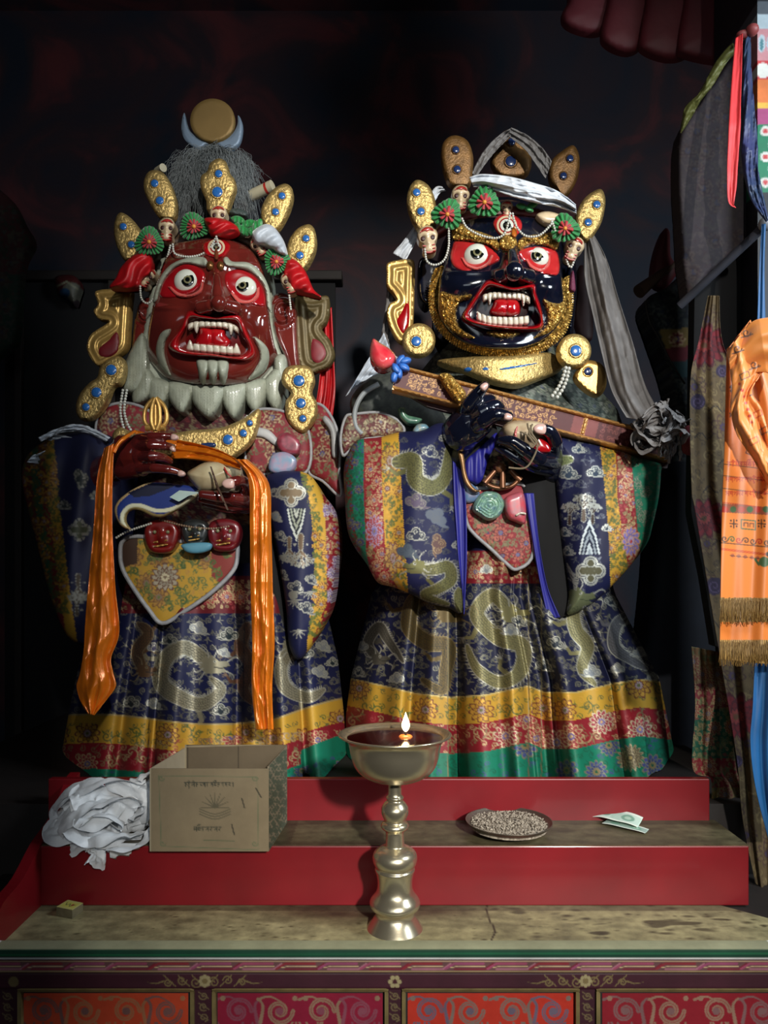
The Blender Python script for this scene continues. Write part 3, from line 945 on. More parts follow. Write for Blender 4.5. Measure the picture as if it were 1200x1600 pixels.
def note_paint(p):
    p.poly([(0, 0), (100, 0), (100, 6), (0, 6)], rgb(225, 232, 220)); p.poly([(0, 44), (100, 44), (100, 50), (0, 50)], rgb(225, 232, 220))
    p.disc(26, 25, 12, rgb(110, 150, 130)); p.disc(74, 25, 14, rgb(120, 160, 140)); p.disc(74, 25, 7, rgb(170, 200, 180))
    for k in range(8): p.stroke([(40, 10 + 4 * k), (60, 9 + 4 * k)], 1, rgb(110, 150, 130))


def tz(px, py, z=S2): d = (H - z) * F / (py - HY); return ((px - 600) / F * d, d)


nb = slip('banknote', [tz(925, 1283), tz(996, 1300), tz(1005, 1290), tz(931, 1270)], S2 + .004, M['card'], None, .005, .014, rgb(190, 214, 200), note_paint)
tag(nb, 'pale green folded banknote lying on the red step', 'banknote')
nb2 = slip('banknote', [tz(940, 1290), tz(1008, 1306), tz(1014, 1301), tz(950, 1284)], S2 + .003, M['card'], None, .002, .004, rgb(150, 170, 160), note_paint)
tag(nb2, 'second greyish banknote peeking out under the folded green one', 'banknote')


def mb_paint(p):
    p.poly([(8, 8), (92, 8), (92, 42), (8, 42)], rgb(196, 190, 90)); p.stroke(cr([(20, 34), (34, 20), (46, 30), (60, 16), (80, 30)], 5, False), 4, rgb(70, 80, 50)); p.disc(66, 26, 7, rgb(150, 60, 40))


mbx = empty('matchbox', (-.69, 1.545, TZ), 'small worn yellow matchbox on the left of the altar table', 'matchbox')
c4 = [np.array(tz(88, 1418, TZ + .017)), np.array(tz(113, 1423, TZ + .017)), np.array(tz(130, 1412, TZ + .017)), np.array(tz(106, 1407, TZ + .017))]
V = [(*q, TZ + .0005) for q in c4] + [(*q, TZ + .0175) for q in c4]
bev(mk('box_sleeve', V, [(3, 2, 1, 0), (4, 5, 6, 7), (0, 1, 5, 4), (1, 2, 6, 5), (2, 3, 7, 6), (3, 0, 4, 7)], mat('matchbox_card', (120, 112, 84), .8, var=.3, vs=60), mbx, smooth=False), .0006)
slip('box_label', [tuple(q) for q in c4], TZ + .0182, M['card'], mbx, 0, 0, rgb(190, 184, 110), mb_paint)


# ---------------------------------------------------------------- cardboard box
def glyph(p, x, y, s, ch, col, w):
    L = {'d': [[(0, 0), (1, 0)], [(.8, 0), (.3, .45), (.55, .7), (.8, .5)], [(.55, .7), (.4, 1.1)]],
         'r': [[(0, 0), (1, 0)], [(.5, 0), (.5, .5), (.15, .7), (.5, 1.0)]],
         'm': [[(0, 0), (1, 0)], [(.85, 0), (.85, 1.1)], [(.2, 0), (.25, .5), (.5, .6), (.85, .5)], [(.2, .5), (.1, .8)]],
         'c': [[(0, 0), (1, 0)], [(.5, 0), (.5, .3)], [(.1, .4), (.4, .3), (.45, .8), (.1, .8), (.1, .4)], [(.55, .35), (.95, .35), (.9, .85), (.55, .8)]],
         'o': [[(-.2, -.35), (.3, -.55), (.6, -.3)], [(.3, -.55), (.9, -.6)]],
         'g': [[(0, 0), (1, 0)], [(.85, 0), (.85, 1.2)], [(.15, 0), (.15, .6), (.45, .7), (.45, .1)]],
         'n': [[(0, 0), (.9, 0)], [(.6, 0), (.6, .4), (.2, .5), (.6, .9), (.9, .7)]],
         's': [[(0, 0), (1, 0)], [(.85, 0), (.85, 1.1)], [(.1, 0), (.3, .5), (.1, .8), (.5, .45), (.85, .5)]],
         'l': [[(0, .2), (.3, 0), (.5, .4), (.2, .8)], [(.5, .3), (1, 0), (1, 1.1)]],
         'b': [[(0, 0), (1, 0)], [(1, 0), (1, .8), (0, .8), (0, 0)]],
         'i': [[(.1, -.2), (.4, -.5), (.8, -.2)]], 'u': [[(.3, 1.1), (.7, 1.3), (.4, 1.55)]], '.': [[(.1, .05), (.22, .12)]], '|': [[(.3, 0), (.3, 1.2)]]}
    for q in L.get(ch, []): p.stroke([(x + a * s * .8, y + b * s) for a, b in q], w, col)


def tibetan(p, x, y, s, text, col, w=1.1):
    for ch in text:
        if ch in 'oiu': glyph(p, x - s * .95, y, s, ch, col, w); continue
        glyph(p, x, y, s, ch, col, w); x += s * (.35 if ch in '.|' else .98)


def box_front(p):
    ink = rgb(50, 52, 42); gl = rgb(92, 98, 72)
    tibetan(p, 288, 1223, 5.2, 'driu.mid.ngr.mcod.gsn.|', ink, 1.2)
    tibetan(p, 303, 1292, 5.8, 'mcod.mr.mr', ink, 1.3)
    p.stroke([(248, 1212), (402, 1214), (404, 1328)], 1.2, gl); p.stroke([(248, 1212), (252, 1322), (404, 1328)], 1.2, gl)
    for k in range(9):
        a = pi * k / 8; p.stroke([(336, 1262), (336 + 22 * cos(a), 1262 - 24 * sin(a))], 2.4, rgb(84, 78, 60), w2=.8)
    for k in range(3): p.stroke(cr([(312, 1264 + 4 * k), (336, 1272 + 4 * k), (360, 1264 + 4 * k)], 5, False), 1.6, rgb(84, 78, 60))
    for a, b, c, d in ((362, 1288, 366, 1304), (400, 1232, 408, 1246), (378, 1248, 382, 1262)): p.stroke([(a, b), (c, d)], 2.0, rgb(50, 46, 36))
    for sx, sy in ((252, 1216), (398, 1216), (398, 1318), (254, 1318)):
        p.stroke(xf(spiral(1, 1.1, 14), sx, sy, 5), 1.6, gl)
    p.stroke([(318, 1313), (366, 1314)], 1.4, rgb(84, 90, 66))


bx = empty('cardboard_box', (-.36, 1.63, S2), 'open cardboard box with faded printed lettering, on the upper red step', 'box')
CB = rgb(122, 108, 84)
Yf, Yb = 1.535, 1.715
zb, zt = S2 + .002, S2 + .002 + .172
fl_, fr_ = (236 - 600) / F * Yf, (420 - 600) / F * Yf
bl_, br_ = -.462, -.255


def wall4(a, b, z0, z1, th, paint=None, proj=None, cb=CB):
    """upright panel between plan points a and b"""
    a = np.array(a); b = np.array(b); n = np.array([-(b - a)[1], (b - a)[0]]); n = n / np.linalg.norm(n) * th
    nu, nv = 110, 90
    u, v = np.meshgrid(np.linspace(0, 1, nu), np.linspace(0, 1, nv))
    out = []; cols = []
    for off in (0, 1):
        X = a[0] + (b - a)[0] * u + n[0] * off; Y = a[1] + (b - a)[1] * u + n[1] * off; Z = z1 + (z0 - z1) * v
        out.append(np.stack([X, Y, Z], -1).reshape(-1, 3))
        p = Paint(600 + X / Y * F, HY - (Z - H) / Y * F, cb)
        if paint and off == 0: paint(p)
        cols.append(p.c)
    g = grid_faces(nv, nu); N = nu * nv; i = np.arange(N).reshape(nv, nu)
    loop = np.r_[i[0], i[1:, -1], i[-1, -2::-1], i[-2:0:-1, 0]]; k = len(loop)
    fs = g.tolist() + (g[:, ::-1] + N).tolist() + [(loop[j], loop[(j + 1) % k], loop[(j + 1) % k] + N, loop[j] + N) for j in range(k)]
    return np.vstack(out), fs, np.vstack(cols)


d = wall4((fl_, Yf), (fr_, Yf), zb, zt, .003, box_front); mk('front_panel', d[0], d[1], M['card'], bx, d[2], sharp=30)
d = wall4((bl_, Yb), (br_ + .03, Yb), zb, zt + .008, .003, lambda p: (p.stroke([(289, 1160), (289, 1300)], 4, rgb(150, 138, 112)), p.stroke([(293, 1160), (293, 1300)], 1.2, rgb(50, 42, 32)), p.stroke([(372, 1158), (374, 1300)], 1.8, rgb(60, 50, 38)), p.stroke([(280, 1167), (450, 1162)], 2, rgb(150, 136, 110))), cb=rgb(96, 83, 64)); mk('back_panel', d[0], d[1], M['card'], bx, d[2], sharp=30)  # darker base paints the inside shade; pale strokes paint edge highlights; dark strokes are seams
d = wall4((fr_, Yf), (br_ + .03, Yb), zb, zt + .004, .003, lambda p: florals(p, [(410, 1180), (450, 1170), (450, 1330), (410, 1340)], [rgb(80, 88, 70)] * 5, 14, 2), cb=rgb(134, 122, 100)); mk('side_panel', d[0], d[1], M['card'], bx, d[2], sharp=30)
d = wall4((fl_, Yf), (bl_, Yb), zb, zt, .003, None, cb=rgb(158, 146, 122)); mk('side_panel', d[0], d[1], M['card'], bx, d[2], sharp=30)  # paler card colour stands in for the lit inside of this wall
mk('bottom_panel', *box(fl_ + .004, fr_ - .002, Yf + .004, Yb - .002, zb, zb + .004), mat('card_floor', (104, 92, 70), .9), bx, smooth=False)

# ---------------------------------------------------------------- heap of white offering scarves on the step
def ribbonmesh(path, width, normal=None, n=60, crumple=.004, seed=0, twist=0.):
    rn = np.random.RandomState(seed)
    q = cr(path, max(2, n // len(path)), False); n = len(q)
    T = np.gradient(q, axis=0); T /= np.linalg.norm(T, axis=1)[:, None] + 1e-9
    m = 13; V = []
    ph = rn.uniform(0, 6, 6)
    for i in range(n):
        t = i / n
        N = np.array([sin(twist * t * 6 + ph[0]), cos(twist * t * 6 + ph[0]) * .6, .8]); N -= T[i] * N.dot(T[i]); N /= np.linalg.norm(N); B = np.cross(T[i], N)
        w = width * (1 + .25 * sin(t * 11 + ph[1]))
        for j in range(m):
            s = j / (m - 1) * 2 - 1
            bump = crumple * (sin(s * 7 + ph[2] + t * 12) + .7 * sin(s * 13 + t * 31 + ph[3]) + .5 * sin(t * 55 + s * 4 + ph[4]))
            V.append(q[i] + B * s * w / 2 + N * bump + N * (s * s) * -width * .22)
    return np.array(V), [tuple(f) for f in grid_faces(n, m)]


kc = np.array([(150 - 600) / F * 1.63, 1.63, S2 + .07])
rn = random.Random(12); ribs = []
def khp(px, py, Y): return P(px, py, Y)
loops = [
    ([(90, 1300), (84, 1262), (110, 1232), (160, 1218), (210, 1232), (225, 1262), (200, 1282)], 1.60, .045),
    ([(100, 1325), (90, 1290), (120, 1262), (170, 1250), (215, 1262)], 1.575, .05),
    ([(205, 1290), (216, 1250), (204, 1222), (222, 1216), (236, 1240), (230, 1290)], 1.62, .045),
    ([(110, 1322), (150, 1300), (200, 1304), (226, 1300), (214, 1324), (170, 1328)], 1.565, .045),
    ([(130, 1290), (160, 1272), (190, 1284), (170, 1306), (135, 1308), (120, 1290)], 1.56, .04),
    ([(110, 1250), (150, 1236), (180, 1250), (160, 1270), (120, 1270)], 1.57, .045),
    ([(150, 1310), (158, 1326), (150, 1338), (140, 1330)], 1.555, .04),
    ([(96, 1262), (128, 1244), (130, 1280), (100, 1300), (88, 1280)], 1.58, .045)]
for k, (pth, Y, w) in enumerate(loops):
    pth = [P(a, b, Y + .02 * sin(i * 1.7 + k)) for i, (a, b) in enumerate(pth)]
    ribs.append(ribbonmesh([tuple(x) for x in pth], w * 1.25, n=90, crumple=.0026, seed=k, twist=.5))
ribs.append(ball(P(150, 1282, 1.64), (.088, .06, .062), 28, 18))
ribs.append(ball(P(214, 1262, 1.66), (.034, .035, .06), 20, 14))
d = join(*ribs)
z = d[0][:, 2]; d[0][:, 2] = np.where((z < S2 + .006) & (d[0][:, 1] > 1.566), S2 + .006 + .3 * (z - S2 - .006) * 0, z)
o = mk('offering_scarves', d[0], d[1], mat('white_offering_silk', (232, 236, 240), .45, var=.12, vs=30, bump=(45, .6, .004), sheen=.3), None, sharp=0)
tag(o, 'crumpled white offering scarves heaped beside the cardboard box', 'scarves', kind='stuff')
# ---------------------------------------------------------------- shared builders for the two statues
def gsum(x, y, L):
    h = np.zeros(np.shape(x))
    for a, b, sx, sy, A in L: h = h + A * np.exp(-((x - a) / sx) ** 2 - ((y - b) / sy) ** 2)
    return h


def blot(name, path, r, Y, m, parent, step=2., bulge=.004, thick=.006, off=.001, **k):
    Yf_ = (lambda x, y: Y(x, y) - off) if callable(Y) else Y - off
    return relief(name, path, Yf_, m, parent, step=step, bulge=bulge, R=r, thick=thick, **k)


def eyeball(parent, cx, cy, r, Yc, ix, iy, ir, names='eyeball'):
    """glossy ball with black ring, grey iris and black pupil looking towards (ix, iy)"""
    rm = r * Yc / F
    e = mk(names, *ball(P(cx, cy, Yc), (rm, rm * .62, rm * .92), 28, 18), M['white'], parent, sharp=0)
    def Ys(x, y):
        d2 = ((x - cx) / r) ** 2 + ((y - cy) / (r * .92)) ** 2
        return Yc - rm * .62 * np.sqrt(np.clip(1 - d2, .02, 1))
    circ = lambda a, b, q: [(a + q * cos(t * pi / 8), b + q * sin(t * pi / 8)) for t in range(16)]
    relief('iris_ring', circ(ix, iy, ir), lambda x, y: Ys(x, y) - .0012, M['pupil'], e, step=1.2, sm=2, bulge=.0006, thick=.002)
    relief('iris', circ(ix, iy, ir * .62), lambda x, y: Ys(x, y) - .0022, M['iris'], e, step=1., sm=2, bulge=.0004, thick=.002)
    relief('pupil', circ(ix, iy, ir * .36), lambda x, y: Ys(x, y) - .0030, M['pupil'], e, step=1., sm=2, bulge=.0004, thick=.002)
    return e


def teeth(name, line, n, hgt, Y, parent, up, fangs=(), fh=1.9, m='tooth'):
    """a row of separate rounded teeth along a gum line; up=+1 teeth hang down"""
    q = resample_open(line, n + 1); ds = []
    for k in range(n):
        a, b = q[k], q[k + 1]
        h = hgt * (fh if k in fangs else 1)
        if k in fangs: out = [a, b, (b[0] - 1, b[1] + up * h * .5), ((a[0] + b[0]) / 2, (a[1] + b[1]) / 2 + up * h), (a[0] + 1, a[1] + up * h * .5)]
        else: out = [(a[0] + .3, a[1]), (b[0] - .3, b[1]), (b[0] - .3, b[1] + up * h * .8), (b[0] - 1, b[1] + up * h), (a[0] + 1, a[1] + up * h), (a[0] + .3, a[1] + up * h * .8)]
        ds.append(reldata(out, Y, step=1.5, sm=3, bulge=.006, thick=.008))
    d = join(*ds)
    return mk(name, d[0], d[1], M[m], parent)


def resample_open(pts, n):
    p = cr(pts, 8, False); s = np.r_[0, np.cumsum(np.hypot(*np.diff(p, axis=0).T))]
    t = np.linspace(0, s[-1], n)
    return np.stack([np.interp(t, s, p[:, 0]), np.interp(t, s, p[:, 1])], -1)


def band_between(outer, inner):
    return list(outer) + list(inner)[::-1]


def ring_rel(name, outer, inner, Y, m, parent, step=2., h=.02, flat=False):
    """a rounded ring (lips) between two closed outlines with the same number of points"""
    o = cr(outer, 8); i = cr(inner, 8)
    nu = len(o); nv = 13; V = []
    for j in range(nv):
        t = j / (nv - 1); q = o * (1 - t) + i * t
        hh = h * (sin(pi * min(t * .96 + .02, 1)) ** .6) - (t ** 3) * h * .9
        w = P(q[:, 0], q[:, 1], Y(q[:, 0], q[:, 1]) - hh); V.append(w)
    V.append(V[-1] + np.array([0, .03, 0]))
    V.insert(0, V[0] + np.array([0, .012, 0]))
    V = np.concatenate(V)
    return mk(name, V, grid_faces(nv + 2, nu, True)[:, ::-1], m, parent)


def leafplate(parent, pts, Y, gems, tone='gold', gm=None, R=14, name='crown_leaf', thick=.02):
    o = relief(name, pts, Y, M[tone], parent, step=3, bulge=.014, R=R, thick=thick, hf=lambda x, y, d: .0022 * np.exp(-((d - 4.5) / 1.6) ** 2))
    for x, y, r in gems:
        circ = [(x + r * 1.25 * cos(t * pi / 6), y + r * 1.25 * sin(t * pi / 6)) for t in range(12)]
        Yg = (Y if not callable(Y) else float(Y(np.array([x]), np.array([y]))[0])) - .0145
        relief('gem_setting', circ, Yg, M[tone], o, step=1.5, sm=2, bulge=.004, R=2, thick=.012)
        circ = [(x + r * cos(t * pi / 6), y + r * sin(t * pi / 6)) for t in range(12)]
        relief('gem', circ, Yg - .003, gm or M['gem'], o, step=1.5, sm=2, bulge=.005, thick=.01)
    return o


def skull(parent, cx, cy, s, Y, tilt=0., yaw=0.):
    """little crown skull: cranium with red cap, eye sockets, nose hole and grinning jaw"""
    def T(pts): return xf(pts, cx, cy, s, tilt)
    o = relief('crown_skull', T([(-.9, -.5), (-.5, -1.05), (.1, -1.2), (.65, -.95), (.9, -.4), (.75, .1), (.55, .35), (.6, .9), (.3, 1.25), (-.3, 1.25), (-.6, .9), (-.55, .35), (-.8, .1)]), Y, M['ivory'], parent, step=1.6, bulge=.022, R=s * .75, thick=.03,
               hf=lambda x, y, d: -.010 * sum(np.exp(-(((x - q[0]) ** 2 + (y - q[1]) ** 2) / (s * .26) ** 2)) for q in T([(-.4, -.15), (.38, -.15)])) + .004 * np.exp(-(((x - T([(0, .25)])[0][0]) ** 2 + (y - T([(0, .25)])[0][1]) ** 2) / (s * .2) ** 2)))
    rd = M['skullred']
    relief('red_cap', T([(-.62, -.72), (-.1, -1.08), (.45, -.95), (.6, -.66), (.2, -.74), (0, -.6), (-.2, -.74)]), Y - .019, rd, o, step=1.5, sm=3, bulge=.004, thick=.01)
    for ex in (-.4, .38):
        c = T([(ex, -.15)])[0]
        circ = [(c[0] + s * .24 * cos(t * pi / 5), c[1] + s * .24 * sin(t * pi / 5)) for t in range(10)]
        relief('eye_socket', circ, Y - .0135, mat('skull_hollow', (52, 14, 12), .5), o, step=1.2, sm=2, bulge=.002, thick=.006)
    for yy in (.55, .85, 1.08):
        ln = T([(-.5, yy - .12), (0, yy), (.5, yy - .12)]); ln2 = T([(-.5, yy - .02), (0, yy + .1), (.5, yy - .02)])
        relief('mouth_line', band_between(ln, ln2), Y - .018, rd, o, step=1.3, sm=2, bulge=.003, thick=.012)
    return o


def rosette(parent, cx, cy, r, Y, m=None, inner=None, heart=None, seed=0, squash=1., fold=23):
    """pleated ribbon rosette"""
    rn = random.Random(seed)
    def disc(r0, r1, dz, n, amp, seg=104, wav=.12):
        V = []; rr = np.linspace(r0, r1, 6)
        for q in rr:
            for k in range(seg):
                a = 2 * pi * k / seg
                R_ = q * (1 + wav * (q / r1) ** 2 * sin(a * 3 + seed) + .02 * (q / r1) ** 4 * sin(a * n))
                V.append(P(cx + R_ * cos(a), cy + R_ * sin(a) * squash, Y - dz - amp * (q / r1) * sin(a * n) - .012 * (1 - q / r1)))
        return np.array(V).reshape(-1, 3), [tuple(f) for f in grid_faces(6, seg, True)]
    c = empty_part('rosette', parent, P(cx, cy, Y))
    o = mk('rosette', *disc(r * .25, r * 1.05, .004, fold, .0055, 208), m or M['green'], parent, sharp=0)
    s = o.modifiers.new('t', 'SOLIDIFY'); s.thickness = .0012
    p2 = mk('inner_petals', *disc(r * .1, r * .55, .014, fold // 2, .009), inner or M['rosered'], o, sharp=0)
    s = p2.modifiers.new('t', 'SOLIDIFY'); s.thickness = .0012
    mk('heart', *ball(P(cx, cy, Y - .026), r * .15 * Y / F, 12, 8), heart or mat('rosette_heart', (210, 140, 50), .5), o)
    return o


def empty_part(*a): return None


def drape(name, L, Rr, Y, m, parent, nv=120, nu=40, fold=.006, freq=3., seed=0, paint=None, base=(1, 1, 1, 0), wr=.0, thick=.0012, edge=0., jit=0., bow=0.):
    """cloth hanging between a left and a right edge given in photo points (same order, top to bottom)"""
    a = resample_open(L, nv); b = resample_open(Rr, nv)
    rn = np.random.RandomState(seed); ph = rn.uniform(0, 6.3, 12)
    u = np.linspace(0, 1, nu)[None]; v = np.linspace(0, 1, nv)[:, None]
    X = a[:, :1] * (1 - u) + b[:, :1] * u; Yp = a[:, 1:] * (1 - u) + b[:, 1:] * u
    if jit:
        X = X + jit * (np.sin(v * 23 + ph[0]) + np.sin(v * 51 + ph[1]) * .6) * (1 if edge == 0 else 1)
    D = Y(X, Yp) if callable(Y) else np.interp(v, np.linspace(0, 1, len(np.atleast_1d(Y))), np.atleast_1d(Y)) + 0 * X
    D = D - fold * np.sin(u * freq * 2 * pi + ph[2] + .8 * np.sin(v * 4 + ph[3])) - fold * .4 * np.sin(u * freq * 4.6 * pi + ph[4] + v * 3)
    D = D - bow * (1 - (2 * u - 1) ** 2)
    if wr:
        for k in range(6):
            fx, fy = rn.uniform(1, 4), rn.uniform(4, 22); s = u * fx + v * fy * (1 if k % 2 else .6) + (u - .5) * v * rn.uniform(-14, 14) + ph[k]
            D = D - wr * (1 - np.abs(np.sin(s))) ** 2 * .8
    V = P(X, Yp, D).reshape(-1, 3)
    C = None
    if paint is not None:
        p = Paint(X, Yp, base); paint(p); C = p.c
    elif m in (M['brocade'], M['satin'], M['dull']): C = np.tile(np.asarray(base), (V.shape[0], 1))
    o = mk(name, V, grid_faces(nv, nu), m, parent, C, sharp=0)
    if thick:
        s = o.modifiers.new('thickness', 'SOLIDIFY'); s.thickness = thick; s.offset = 1
    return o


def skirt(name, yt, yb, xl, xr, Yc, Rd, parent, m, paint, base, nu=420, nv=250, pleats=(), amp=.016, span=1.75):
    """bell of brocade with soft pleats: ellipse cross-sections between the photo's silhouette lines"""
    yy = np.linspace(yt, yb, nv)[:, None]; a = np.linspace(-span, span, nu)[None]
    l = np.interp(yy, *zip(*xl)); r = np.interp(yy, *zip(*xr)); c = (l + r) / 2; hw = (r - l) / 2
    Rr = np.interp(yy, *zip(*Rd)); Yc_ = np.interp(yy, *zip(*Yc)) if not np.isscalar(Yc) else Yc
    v = (yy - yt) / (yb - yt)
    X = c + hw * np.sin(a) ; D = Yc_ - Rr * np.cos(a)
    pl = np.zeros(X.shape)
    for cx, w, A in pleats:       # ridge at photo column cx (given at the hem)
        xh = (X - c) / hw * ((np.interp(yb, *zip(*xr)) - np.interp(yb, *zip(*xl))) / 2) + (np.interp(yb, *zip(*xr)) + np.interp(yb, *zip(*xl))) / 2
        pl = pl + A * np.exp(-((xh - cx) / w) ** 2)
    D = D - pl * amp * (.35 + .65 * v) * np.clip(np.cos(a) * 1.5 + .3, .2, 1)
    p = Paint(X, yy + 0 * X, base); paint(p)
    V = P(X, yy, D)
    for i in range(1, nv):          # the hem stops at the platform
        k = V[i, :, 2] < 1.062; V[i, k] = V[i - 1, k]; V[i, k, 2] = np.minimum(V[i, k, 2], 1.064)
    V = V.reshape(-1, 3)
    return mk(name, V, grid_faces(nv, nu), m, parent, p.c, sharp=0)


def robeground(p, poly, seed, line, gap=17):
    """small clouds, flames and curls woven all over the navy ground"""
    def f(p, cx, cy, rn):
        k = rn.random(); c = line * rn.uniform(.45, .95); c[3] = .5
        if k < .4: m_cloud(p, cx, cy, rn.uniform(5, 8), NAVY, c, rn.uniform(-.4, .4), rn.choice((-1, 1)), 1.1)
        elif k < .75:
            a = rn.uniform(0, 6.3)
            for g in (-.5, 0, .5): p.stroke(cr([(cx, cy), (cx + 5 * cos(a + g), cy + 5 * sin(a + g)), (cx + 10 * cos(a + g * 1.8), cy + 10 * sin(a + g * 1.8))], 3, False), 2.0, c, w2=.5)
        else: p.stroke(xf(spiral(1, 1.4, 12, a0=rn.uniform(0, 6)), cx, cy, 5.5), 1.4, c)
    scatter(p, poly, f, gap, seed)


def nose(parent, bridge, tip, wings, Yf_, m, r=(6, 9, 13), wr=10, out=.05):
    (bx, by), (tx, ty) = bridge, tip
    mx, my = (bx + tx) / 2, (by + ty) / 2
    y = lambda a, b: float(Yf_(np.float64(a), np.float64(b)))
    parts = [limb([(bx, by), (mx, my), (tx, ty)], r, [y(bx, by) + .012, y(mx, my) - .0, y(tx, ty) - .006])]
    for wx, wy in wings:
        parts.append(limb([(wx, wy), ((wx + tx) / 2, (wy + ty) / 2)], [wr, wr * .9], [y(wx, wy) + .002, y(tx, ty) + .008]))
    parts.append(limb([(bx, by - 8), (mx, my + 4)], [r[0], r[1] * 1.2], [y(bx, by - 8) + .016, y(mx, my) + .016]))
    return fuse('nose', parts, m, parent, .0022, 5)
# ================================================================ the red-faced statue
SL = empty('deity_statue', (-.47, 2.2, 1.06), 'maroon-faced guardian statue with white beard, gold leaf crown and navy brocade robe', 'statue')
# --- skirt
def lskirt_paint(p):
    x, y = p.x, p.y
    p.c[:] = NAVY
    A, B, Cc = rgb(140, 134, 112, .5), rgb(176, 174, 160, .6), rgb(38, 36, 34)
    robeground(p, [(90, 950), (560, 950), (560, 1125), (90, 1125)], 5, rgb(130, 128, 116, .5))
    p.poly([(150, 900), (560, 900), (560, 958), (150, 958)], rgb(92, 20, 28))
    florals(p, [(150, 905), (430, 905), (430, 956), (150, 956)], PAL_R, 26, 2)
    m_dragon(p, [(330, 1040), (290, 1012), (258, 1030), (252, 1068), (285, 1092), (318, 1100), (345, 1078), (330, 1060)], 24, A, B, Cc)
    m_dragon(p, [(225, 1048), (214, 1018), (232, 990), (216, 974)], 18, rgb(96, 72, 52, .4), rgb(140, 124, 96, .5), Cc, head=True)
    m_dragon(p, [(386, 980), (376, 1010), (392, 1040), (380, 1075), (396, 1100)], 20, rgb(96, 66, 50, .4), rgb(126, 104, 84, .5), Cc, head=False)
    m_dragon(p, [(456, 1010), (440, 1040), (446, 1074), (480, 1090), (506, 1078)], 20, A, B, Cc)
    m_cloud(p, 240, 1012, 9, rgb(60, 56, 90), B, 0)
    for (a, b, s, k) in ((265, 1000, 11, 0), (310, 982, 13, 1), (358, 992, 14, 0), (350, 1020, 9, 1), (205, 1098, 12, 0), (240, 1100, 11, 1), (478, 1020, 12, 0), (505, 1010, 11, 1), (345, 1110, 12, 0), (500, 1050, 12, 1), (520, 1035, 9, 0), (490, 985, 10, 1)):
        m_cloud(p, a, b, s, (rgb(24, 34, 40), rgb(126, 128, 130, .3))[k], B, .3 * k, 1 if k else -1)
    # silver wavy lower band over the hem
    w = 1125 + 8 * np.sin((x - 240) / 60.) - 24 * np.clip((x - 430) / 100, 0, 1)
    k = y > w; p.c[k] = YEL
    p.stroke([(a, 1124 + 8 * sin((a - 240) / 60.) - 24 * min(1, max(0, (a - 430) / 100))) for a in range(80, 560, 8)], 2.5, rgb(170, 150, 100, .3))
    florals(p, [(60, 1130), (240, 1130), (440, 1134), (560, 1100), (560, 1150), (420, 1168), (60, 1166)], PAL_Y, 42, 8)
    k = (y > w + 44) & (x < 470) | (x >= 470) & (y > w + 36 + 0 * x) ; p.c[k] = RED
    florals(p, [(60, 1168), (560, 1138), (560, 1196), (60, 1212)], PAL_R, 42, 18)
    k = y > w + 84; p.c[k] = GRN
    k = (x > 470) & (y > w + 62 - .1 * (x - 470)); p.c[k] = GRN
    florals(p, [(60, 1206), (470, 1200), (560, 1164), (560, 1250), (60, 1250)], PAL_G, 30, 28)
    for a in (236, 248, 382): p.stroke([(a + 2, 900), (a - 6, 1240)], 1.2, rgb(10, 10, 20))


skirt('lower_robe', 880, 1245, [(880, 168), (960, 140), (1100, 110), (1245, 84)], [(880, 500), (960, 512), (1030, 528), (1245, 552)], [(880, 2.36), (1245, 2.30)], [(880, .34), (1245, .46)], SL, M['brocade'],
      lskirt_paint, NAVY, pleats=[(150, 22, 1.0), (205, 20, .7), (262, 24, 1.5), (330, 26, .9), (400, 18, 1.0), (450, 20, 1.6), (505, 20, 1.5), (232, 8, -1.2), (370, 9, -1.0), (425, 9, -1.2), (480, 8, -1.), (178, 9, -.8)], amp=.052)


# --- torso under brocade cape
def ltorso_paint(p):
    p.c[:] = rgb(62, 22, 28)
    florals(p, [(140, 560), (560, 560), (560, 920), (140, 920)], (rgb(110, 96, 74, .2), rgb(100, 36, 40), rgb(130, 110, 84, .3), rgb(70, 64, 100), rgb(96, 88, 66)), 30, 4)
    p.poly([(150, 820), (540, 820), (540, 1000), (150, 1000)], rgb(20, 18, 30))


skirt('torso_robe', 560, 960, [(560, 250), (620, 200), (700, 165), (800, 165), (960, 165)], [(560, 430), (620, 470), (700, 505), (800, 508), (960, 505)], [(560, 2.36), (960, 2.36)], [(560, .2), (700, .27), (960, .33)], SL, M['brocade'], ltorso_paint, NAVY, 240, 240, span=2.2)
d = lathe([(.001, .0), (.1, .01), (.11, .1), (.10, .22), (.001, .24)], (P(335, 600, 2.3)[0], 2.3, P(335, 690, 2.3)[2]), 32)
mk('neck', *d, M['maroon'], SL)

# --- hanging sleeves
A, B = rgb(120, 112, 84, .5), rgb(170, 170, 160, .6)


def ls_paint(p):
    p.c[:] = rgb(15, 19, 50)
    x, y = p.x, p.y
    e = np.interp(y, [690, 750, 800, 900, 1000], [68, 72, 78, 90, 104])
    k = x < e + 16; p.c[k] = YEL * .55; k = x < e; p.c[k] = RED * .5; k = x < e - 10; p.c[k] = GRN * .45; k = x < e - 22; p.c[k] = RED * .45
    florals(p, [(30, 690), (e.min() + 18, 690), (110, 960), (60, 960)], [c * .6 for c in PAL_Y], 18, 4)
    m_cross(p, 124, 828, 15, rgb(58, 62, 46), B * .5); m_cloud(p, 126, 748, 14, rgb(40, 46, 50), B * .5, 1.2)
    m_coral(p, 122, 900, 20, rgb(70, 60, 50, .3), B * .6, -1); m_cloud(p, 100, 790, 9, rgb(40, 46, 50), B * .5); m_cloud(p, 150, 775, 9, rgb(40, 46, 50), B * .5)
    m_coral(p, 120, 960, 16, rgb(70, 60, 50, .3), B * .6, 1)


